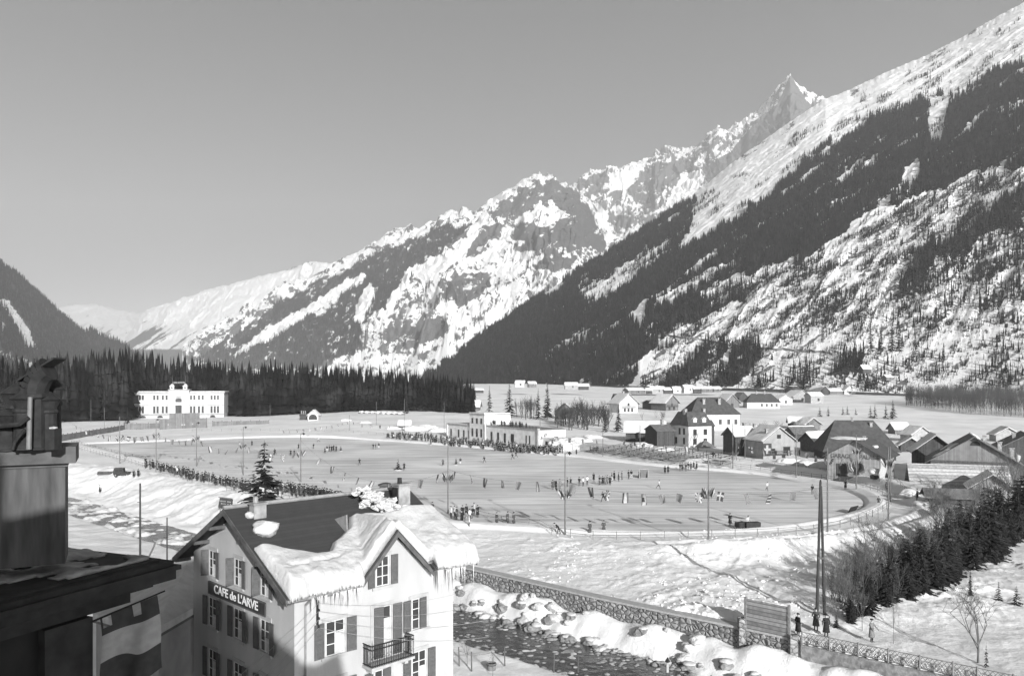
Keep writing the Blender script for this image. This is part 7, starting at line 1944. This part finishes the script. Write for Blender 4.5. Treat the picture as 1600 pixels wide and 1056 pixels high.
house(730, 642, 36, 22, 8, 8, -.1, "brown chalet with wide snowy roof between the wood and the pavilion", 'x', 'wood', 'roof_grey', '01', 1.0, [(-.3, .5, 3, 4), (.3, .5, 3, 4)], (), (), name="chalet", cat="chalet")
house(710, 640, 12, 16, 8, 6, .2, "small gabled chalet wing left of the brown chalet", 'y', 'wood', 'roof_grey', '01', .8, [(0, .5, 3, 4)], (), (), name="chalet", cat="chalet")
house(884, 655, 24, 20, 14, 10, .1, "dark gabled barn half hidden in the alder clump", 'y', 'wood', 'roof_grey', '1', .8, (), (), (), name="barn", cat="barn")
house(632, 668, 16, 14, 5, 5, .1, "low snow-buried hut at the end of the far snow", 'x', 'wood_dark', 'roof_grey', '01', .8, (), name="hut", cat="hut")

# ================================================================ casino
def casino():
    p0 = atD(203, 652, 452); p1 = atD(350, 650, 462); d = p1 - p0; Wd = math.hypot(d.x, d.y); z0 = gz(p0.x, p0.y)
    e = thing("casino_building", "long white two-storey casino with arched entrance and rooftop name before the wood", "building", (p0.x, p0.y, z0 - .3), math.atan2(d.y, d.x))
    u = 455 / FPX; H = CAMZ - (614 - HZ) * u - z0 + .3
    b = MB(); b.bb((0, 0, 0), (Wd, 16, H)); b.bb((Wd * .415, -1.2, 0), (Wd * .625, -.001, H + 4.2 * u)); b.bb((-5, 3, 0), (-.001, 14, H * .68)); b.build("wall", M['plaster_white'], e)
    c = MB(); c.bb((-.5, -.55, H + .001), (Wd * .41, 16.5, H + .7)); c.bb((Wd * .63, -.55, H + .001), (Wd + .5, 16.5, H + .7)); c.build("cornice", M['stone_pale'], e)
    c = MB(); c.bb((Wd * .405, -1.7, H + 4.2 * u), (Wd * .635, 4, H + 4.2 * u + .6)); c.build("entrance_cornice", M['stone_pale'], e)
    s = MB(); s.bb((-.4, 0, H + .701), (Wd * .41, 16, H + 1.0)); s.bb((Wd * .63, 0, H + .702), (Wd + .4, 16, H + 1.0)); s.build("roof_snow", M['snow_roof'], e)
    bc = MB(); bc.bb((0, -.25, H * .50), (Wd * .4149, -.001, H * .53)); bc.bb((Wd * .6251, -.25, H * .50), (Wd, -.001, H * .53)); bc.bb((0, -.9, H * .14), (Wd * .41, -.0015, H * .18)); bc.bb((Wd * .63, -.9, H * .14), (Wd, -.0015, H * .18)); bc.build("string_course", M['stone_pale'], e)
    zt = H + 4.2 * u + .6
    for fx in (.445, .585):
        t = MB(); x = Wd * fx; t.bb((x - 1.1, -1.2, zt), (x + 1.1, 1.0, zt + 5 * u)); t.bb((x - 1.35, -1.45, zt + 5 * u + .001), (x + 1.35, 1.25, zt + 5.8 * u)); t.lathe([(1.1, zt + 5.8 * u + .002), (.9, zt + 7.5 * u), (.3, zt + 8.6 * u)], (x, -.1, 0), 8); tr = t.build("turret", M['plaster_white'], e)
        g = MB(); g.bb((x - .4, -1.24, zt + 1.2 * u), (x + .4, -1.201, zt + 3.8 * u)); g.build("pane", M['glass'], tr); f = MB(); f.tube((x, 0, zt + 8.4 * u), (x, 0, zt + 22 * u), .1, .06, 5); f.build("flagpole", M['pole'], tr)
    fr = MB(); x0, x1 = Wd * .405, Wd * .63; zs = zt + 8.6 * u
    fr.bb((x0, -.3, zs), (x1, -.2, zs + .2)); fr.bb((x0, -.3, zs + 3.4 * u), (x1, -.2, zs + 3.4 * u + .15)); sg = fr.build("sign_frame", M['iron'], e)
    o = bpy.data.objects.new("lettering", text_mesh("CASINO MUNICIPAL", 3.4 * u, M['zinc'], .05, sx=.62, bold=.03)); link(o, sg); o.location = ((x0 + x1) / 2, -.36, zs + 1.8 * u); o.rotation_euler = (math.pi / 2, 0, 0)
    # arched entrance
    xm = Wd * .518; a = MB(); a.bb((xm - 2.4, -1.26, H * .12), (xm + 2.4, -1.201, H * .52)); a.build("door", M['wood_dark'], e)
    a = MB(); a.prism([(xm + 2.4 * math.cos(t), -1.25, H * .64 + 2.4 * math.sin(t)) for t in np.linspace(0, math.pi, 13)], (0, .05, 0)); a.build("arched_window", M['glass'], e)
    a = MB()
    for k in range(12):
        t0, t1 = math.pi * k / 12, math.pi * (k + 1) / 12; a.tube((xm + 3.0 * math.cos(t0), -1.3, H * .64 + 3.0 * math.sin(t0)), (xm + 3.0 * math.cos(t1), -1.3, H * .64 + 3.0 * math.sin(t1)), .3, .3, 5)
    a.build("archivolt", M['stone_pale'], e)
    for fx in (.44, .475, .56, .6): m = MB(); m.bb((Wd * fx - .45, -1.6, H * .16), (Wd * fx + .45, -1.2001, H * .95)); m.build("pilaster", M['plaster_white'], e)
    gm = {}
    for row, (zc, hh, ww) in enumerate(((.82, .17, .95), (.34, .26, 1.05))):
        for fx in (.075, .105, .135, .255, .29, .345, .385, .645, .68, .73, .77, .865, .90, .935):
            x = Wd * fx; m = MB(); m.bb((x - ww / 2 - .15, -.12, H * (zc - hh / 2) - .15), (x - ww / 2, 0, H * (zc + hh / 2) + .15)); m.bb((x + ww / 2, -.12, H * (zc - hh / 2) - .15), (x + ww / 2 + .15, 0, H * (zc + hh / 2) + .15)); m.bb((x - ww / 2, -.12, H * (zc + hh / 2)), (x + ww / 2, 0, H * (zc + hh / 2) + .15)); m.bb((x - ww / 2, -.2, H * (zc - hh / 2) - .15), (x + ww / 2, 0, H * (zc - hh / 2)))
            o = m.build("window", M['stone_pale'], e); g = MB(); g.bb((x - ww / 2, -.03, H * (zc - hh / 2)), (x + ww / 2, 0, H * (zc + hh / 2))); g.build("pane", M['glass'], o)
    for fx in (.06, .14, .32, .7, .88): a = MB(); a.prism([(Wd * fx + 1.6 * math.cos(t), -.92, H * .04 + 1.1 * math.sin(t)) for t in np.linspace(0, math.pi, 8)], (0, .03, 0)); a.build("cellar_opening", M['black'], e)
casino()
# hoardings, palisades and heaps before the casino
def board(px0, py0, px1, py1, h, label, mat_='wood_dark', name="hoarding", cat="hoarding", rows=1):
    a, b = hit(px0, py0), hit(px1, py1); d = b - a; L = math.hypot(d.x, d.y); e = thing(name, label, cat, a, math.atan2(d.y, d.x)); u = a.y / FPX
    m = MB(); m.bb((0, -.08, 0), (L, .08, h * u)); m.build("panel", M[mat_], e)
    for k in range(max(2, int(L / 4)) + 1):
        if k > 60: break
        x = min(L, k * L / max(2, int(L / 4))); p = MB(); p.bb((x - .12, .081, -.3), (x + .12, .3, h * u + .3)); p.build("post", M['timber'], e)
    return e, L, u
e_, L_, u_ = board(250, 671, 323, 668, 16, "big dark boarded scaffold hoarding in front of the casino", 'board_dark')
m = MB(); m.bb((L_ * .2, .4, 0), (L_ * .85, .6, 25 * u_)); m.build("rear_panel", M['board_dark'], e_)
for x, w_, z_ in ((.16, .02, .4), (.45, .03, .35), (.5, .03, .35), (.68, .02, .4)): m = MB(); m.bb((L_ * x, -.12, 16 * u_ * z_), (L_ * (x + w_), -.081, 16 * u_ * (z_ + .12))); m.build("white_mark", M['flag_white'], e_)
board(332, 666, 420, 662, 8, "long low dark hoarding beside the casino scaffold", 'board_dark')
board(92, 690, 195, 671, 10, "long dark palisade fence before the wood", 'board_dark', "palisade", "fence"); board(195, 671, 250, 669, 9, "shorter palisade joining the hoarding by the casino", 'board_dark', "palisade", "fence")
def bath_house():
    e, u, w, d, h = house(489, 657, 16, 18, 9, 7, .05, "small white pavilion with arched window on the far snow", 'y', 'plaster_pale', 'roof_grey', '01', .6, (), name="bath_house", cat="pavilion")
    m = MB(); m.prism([(2.0 * math.cos(t), -.05, h * .45 + 2.0 * math.sin(t)) for t in np.linspace(0, math.pi, 10)] + [(-2.0, -.05, h * .2), (2.0, -.05, h * .2)], (0, .04, 0)); m.build("arched_window", M['glass'], e)
    house(473, 656, 10, 10, 7, 2, .05, "dark pointed kiosk wing beside the small white pavilion", 'x', 'wood_dark', 'roof_dark', None, .2, (), (), [(-.6, .5, 5, 1.2), (0, .5, 5, 1.2), (.6, .5, 5, 1.2)], name="kiosk", cat="kiosk")
bath_house()

# snow heaps, and banks with dark boards for their shadow, beyond the ice
for k, (x0, x1, y, h) in enumerate(((398, 440, 630, 3), (446, 480, 631, 2.5), (486, 530, 633, 3), (540, 600, 637, 3), (420, 470, 641, 2), (560, 632, 646, 2.5))):
    e, L, u = board(x0, y, x1, y + (.8 if k < 3 else 2.5), h, "low snow-topped bank with dark boards for its shadow, " + ("first from the casino wood", "second from the casino wood", "behind the small white pavilion", "longest before the pine wood", "nearest the long dark hoarding", "lowest beside the snow heaps")[k], 'board_dark', "bank_shadow_board", "fence")
    m = MB()
    for j in range(int(L / 1.2)): m.blob((j * 1.2 + .6, .3, h * u), (.95, 1.2, .5 + .35 * math.sin(j * 1.7 + k)), 300 + j + 40 * k, 2, .3)
    m.build("snow", M['snow_roof'], e, smooth=True)
qh = random.Random(17)
for k, (px, py, s_) in enumerate(((648, 672, 3.4), (666, 669, 2.6), (684, 674, 2.4), (612, 670, 1.8), (570, 661, 1.6), (540, 657, 1.4), (900, 690, 2.6), (925, 684, 2.0), (1000, 698, 2.2), (1035, 703, 1.8), (1260, 728, 2.2), (1285, 733, 2.6), (1310, 741, 2.0), (1230, 722, 1.8), (1450, 790, 1.6), (1480, 800, 1.8), (1530, 800, 2.0), (1570, 805, 2.2), (1425, 772, 1.4), (735, 662, 1.6))):
    p = hit(px, py); m = MB(); m.blob((0, 0, .1), (s_ * 1.5, s_, s_ * .55), 400 + k, 3, .32, None, 2.0); m.blob((s_ * 1.1, .2, 0), (s_, s_ * .8, s_ * .42), 430 + k, 3, .32, None, 2.0)
    o = m.build("snow_heap", M['snow_roof'], None, p, qh.uniform(-.3, .3), smooth=True); tag(o, "rough heap of shovelled snow beside the rink and the barns", "snow heap", "shovelled snow heaps round the rink")
# ================================================================ pavilion (grandstand) with its terrace, and the bleachers
def pavilion():
    A = gp(693, 690); B = gp(850, 711); d = Vector((B[0] - A[0], B[1] - A[1], 0)); L = d.length
    e = thing("rink_pavilion", "pale two-storey rink pavilion with flat roof terrace full of spectators", "building", (A[0] - .5, A[1] + 22, -.1), math.atan2(d.y, d.x))
    u = 262 / FPX; h1 = 27 * u; h2 = 45 * u
    f = lambda px: (px - 693) / (850 - 693) * L
    w = MB(); w.bb((0, 0, 0), (f(739), 10, h1 * .9)); w.bb((f(739) + .001, -.5, 0), (f(766), 10, h2)); w.bb((f(766) + .001, 0, 0), (f(850), 10, h1)); w.build("wall", M['plaster_stand'], e)
    c = MB(); c.bb((-.2, -.25, h1 * .9), (f(739) - .3, 10.2, h1 * .9 + .35)); c.bb((f(739) - .3, -.8, h2), (f(766) + .3, 10.3, h2 + .35)); c.bb((f(766) + .31, -.25, h1), (f(850) + .2, -.001, h1 + .35)); c.build("cornice", M['stone_pale'], e)
    s = MB(); s.bb((f(739), -.7, h2 + .351), (f(766), 10, h2 + .6)); s.bb((0, 0, h1 * .9 + .351), (f(739) - .4, 10, h1 * .9 + .6)); s.build("roof_snow", M['snow_roof'], e)
    for px in (701, 716, 726, 735.5): x = f(px); g = MB(); g.bb((x - .55, -.06, h1 * .12), (x + .55, 0, h1 * .62)); g.build("window", M['glass'], e)
    for px in (744.5, 752.5, 760.5):
        for z0, z1 in ((.18, .48), (.66, .86)): x = f(px); g = MB(); g.bb((x - .6, -.56, h2 * z0), (x + .6, -.5, h2 * z1)); g.build("window", M['glass'], e)
    for px in (776, 787, 798, 810, 831, 836): x = f(px); g = MB(); k = .6 if px < 820 else .3; g.bb((x - k * (1.6 if px == 810 else 1), -.06, h1 * .08), (x + k * (1.6 if px == 810 else 1), 0, h1 * .68)); g.build("window" if px != 810 else "door", M['glass'], e)
    for px in (693.5, 738, 767, 849): x = f(px); g = MB(); y = -.25 if px != 767 else -.6; g.bb((x - .45, y - .1, 0), (x + .45, y + .2, h1 * 1.12 if px > 740 else h1 * .9)); g.build("pier", M['plaster_stand'], e)
    r = MB()
    for k in range(19): x = f(767) + (f(850) - f(767)) * k / 18; r.bb((x - .03, -.1, h1 + .35), (x + .03, -.04, h1 + 1.35))
    r.bb((f(767), -.1, h1 + 1.35), (f(850), -.04, h1 + 1.42)); r.bb((f(767), -.1, h1 + .85), (f(850), -.04, h1 + .9)); r.build("railing", M['iron'], e)
    dk = MB(); dk.bb((f(766) + .4, .001, h1 + .002), (f(850), 9.9, h1 + .3)); dk.build("terrace_deck", M['rail'], e)
    an = MB(); an.bb((f(850) + .01, 1, 0), (f(868), 9, h1 * .62)); an.build("annexe", M['plaster_stand'], e)
    for px in (856, 864): x = f(px); g = MB(); g.bb((x - .6, .95, h1 * .05), (x + .6, .999, h1 * .45)); g.build("window", M['glass'], e)
    T = e.matrix_basis
    for k in range(20):
        pp = T @ Vector((q.uniform(f(770), f(828)), q.choice([.8, .9, 1.5, 2.4]), h1 + .31)); person(q.choice(CROWDK), pp, "spectator on the pavilion's roof terrace looking down on the ice", q.uniform(-.6, .6), "spectators on the roof terrace", q.uniform(1.0, 1.12))
    t = thing("snow_heap", "big shovelled snow heap beside the pavilion annexe", "snow heap", hit(882, 703)); m = MB(); m.blob((0, 0, .9), (4.6, 2.6, 2.4), 5, 4, .3, None, 2.4); m.blob((-2.4, .6, .9), (2.6, 2.2, 2.6), 9, 4, .35, None, 2.4); m.build("snow", M['snow_rough'], t, smooth=True)
    for px, py, yt, lab in ((790, 668, 650, "pale umbrella-like banner on the terrace"),):
        pass
pavilion()
def bleachers():
    A = Vector((*gp(905, 706), 0)); B = Vector((*gp(1116, 731), 0)); d = (B - A); L = d.length; e = thing("bleachers", "long weathered rows of open wooden benches rising behind the ice edge", "bleachers", A, math.atan2(d.y, d.x))
    for k in range(9):
        m = MB(); y = 1.5 + k * 1.7; z = .4 + k * .22; w0 = .6 + k * .5; m.bb((w0, y, z), (L - k * .8, y + .5, z + .08))
        for x in np.linspace(w0 + .5, L - k * .8 - .5, 9): m.bb((x - .05, y + .1, -.2), (x + .05, y + .4, z - .001))
        m.build("bench", M['rail'], e)
    m = MB()
    for x in np.linspace(.5, L - 8, 8): m.prism([(x, 1.3, .1), (x, 16.0, 2.0), (x, 16.0, 1.85), (x, 1.3, -.05)], (.1, 0, 0))
    m.build("joist", M['timber'], e)
    T = e.matrix_basis
    for k in range(12): person(q.choice(CROWDK), T @ Vector((q.uniform(1, 9), q.uniform(1, 5), .35)), "spectator sitting among the front benches of the bleachers by the pavilion", q.uniform(-.8, .8), "spectators on the bleachers", .85)
bleachers()
def tent():
    p = hit(1103, 699); e = thing("dark_tent", "dark peaked tent roof in front of the white mansard house", "tent", p, .2); u = p.y / FPX; m = MB(); m.add([(-14 * u, -2, 0), (14 * u, -2, 0), (14 * u, 3, 0), (-14 * u, 3, 0), (0, .5, 12 * u)], [(0, 1, 4), (1, 2, 4), (2, 3, 4), (3, 0, 4), (0, 1, 2, 3)]); m.build("canvas", M['roof_grey'], e); m = MB(); m.tube((0, .5, 0), (0, .5, 14 * u), .07, .05, 5); m.build("pole", M['timber'], e)
tent()
# retaining wall of the mountain road
def road_wall():
    pts = [(1030, 523), (1055, 527), (1090, 531), (1105, 533), (1140, 540), (1190, 545), (1240, 548), (1280, 550), (1310, 557)]
    P = FL['P'].reshape(FL['nv'], FL['nu'], 3)[:FL['rows']]; qx, qy = FL['qx'][:FL['rows']], FL['qy'][:FL['rows']]
    out = []
    for a, b in zip(pts[:-1], pts[1:]):
        for t in np.linspace(0, 1, 6, endpoint=False):
            x, y = a[0] + (b[0] - a[0]) * t, a[1] + (b[1] - a[1]) * t; i = np.argmin((qx - x) ** 2 + (qy - y) ** 2); out.append(Vector(P.reshape(-1, 3)[i]))
    m = MB()
    for a, b in zip(out[:-1], out[1:]):
        if (a - b).length > 60: continue
        m.prism([a + Vector((0, -1, -2)), b + Vector((0, -1, -2)), b + Vector((0, -1, 2.0)), a + Vector((0, -1, 2.0))], (0, 3, 0))
    o = m.build("road_wall", M['rock']); tag(o, "thin dark retaining wall of the mountain road crossing the flank", "wall")
road_wall()
# ================================================================ air
mb = MB(); mb.bb((-11900, -400, -30), (11900, 12100, 2760))
def haze_mat():
    m = bpy.data.materials.new("haze"); m.use_nodes = True; t = m.node_tree
    for n in list(t.nodes): t.nodes.remove(n)
    o = t.nodes.new("ShaderNodeOutputMaterial"); v = t.nodes.new("ShaderNodeVolumePrincipled")
    v.inputs["Color"].default_value = (.95, .95, .95, 1); v.inputs["Density"].default_value = 9e-5; v.inputs["Anisotropy"].default_value = 0.1
    t.links.new(v.outputs[0], o.inputs["Volume"]); return m
tag(mb.build("haze", haze_mat()), kind="stuff")
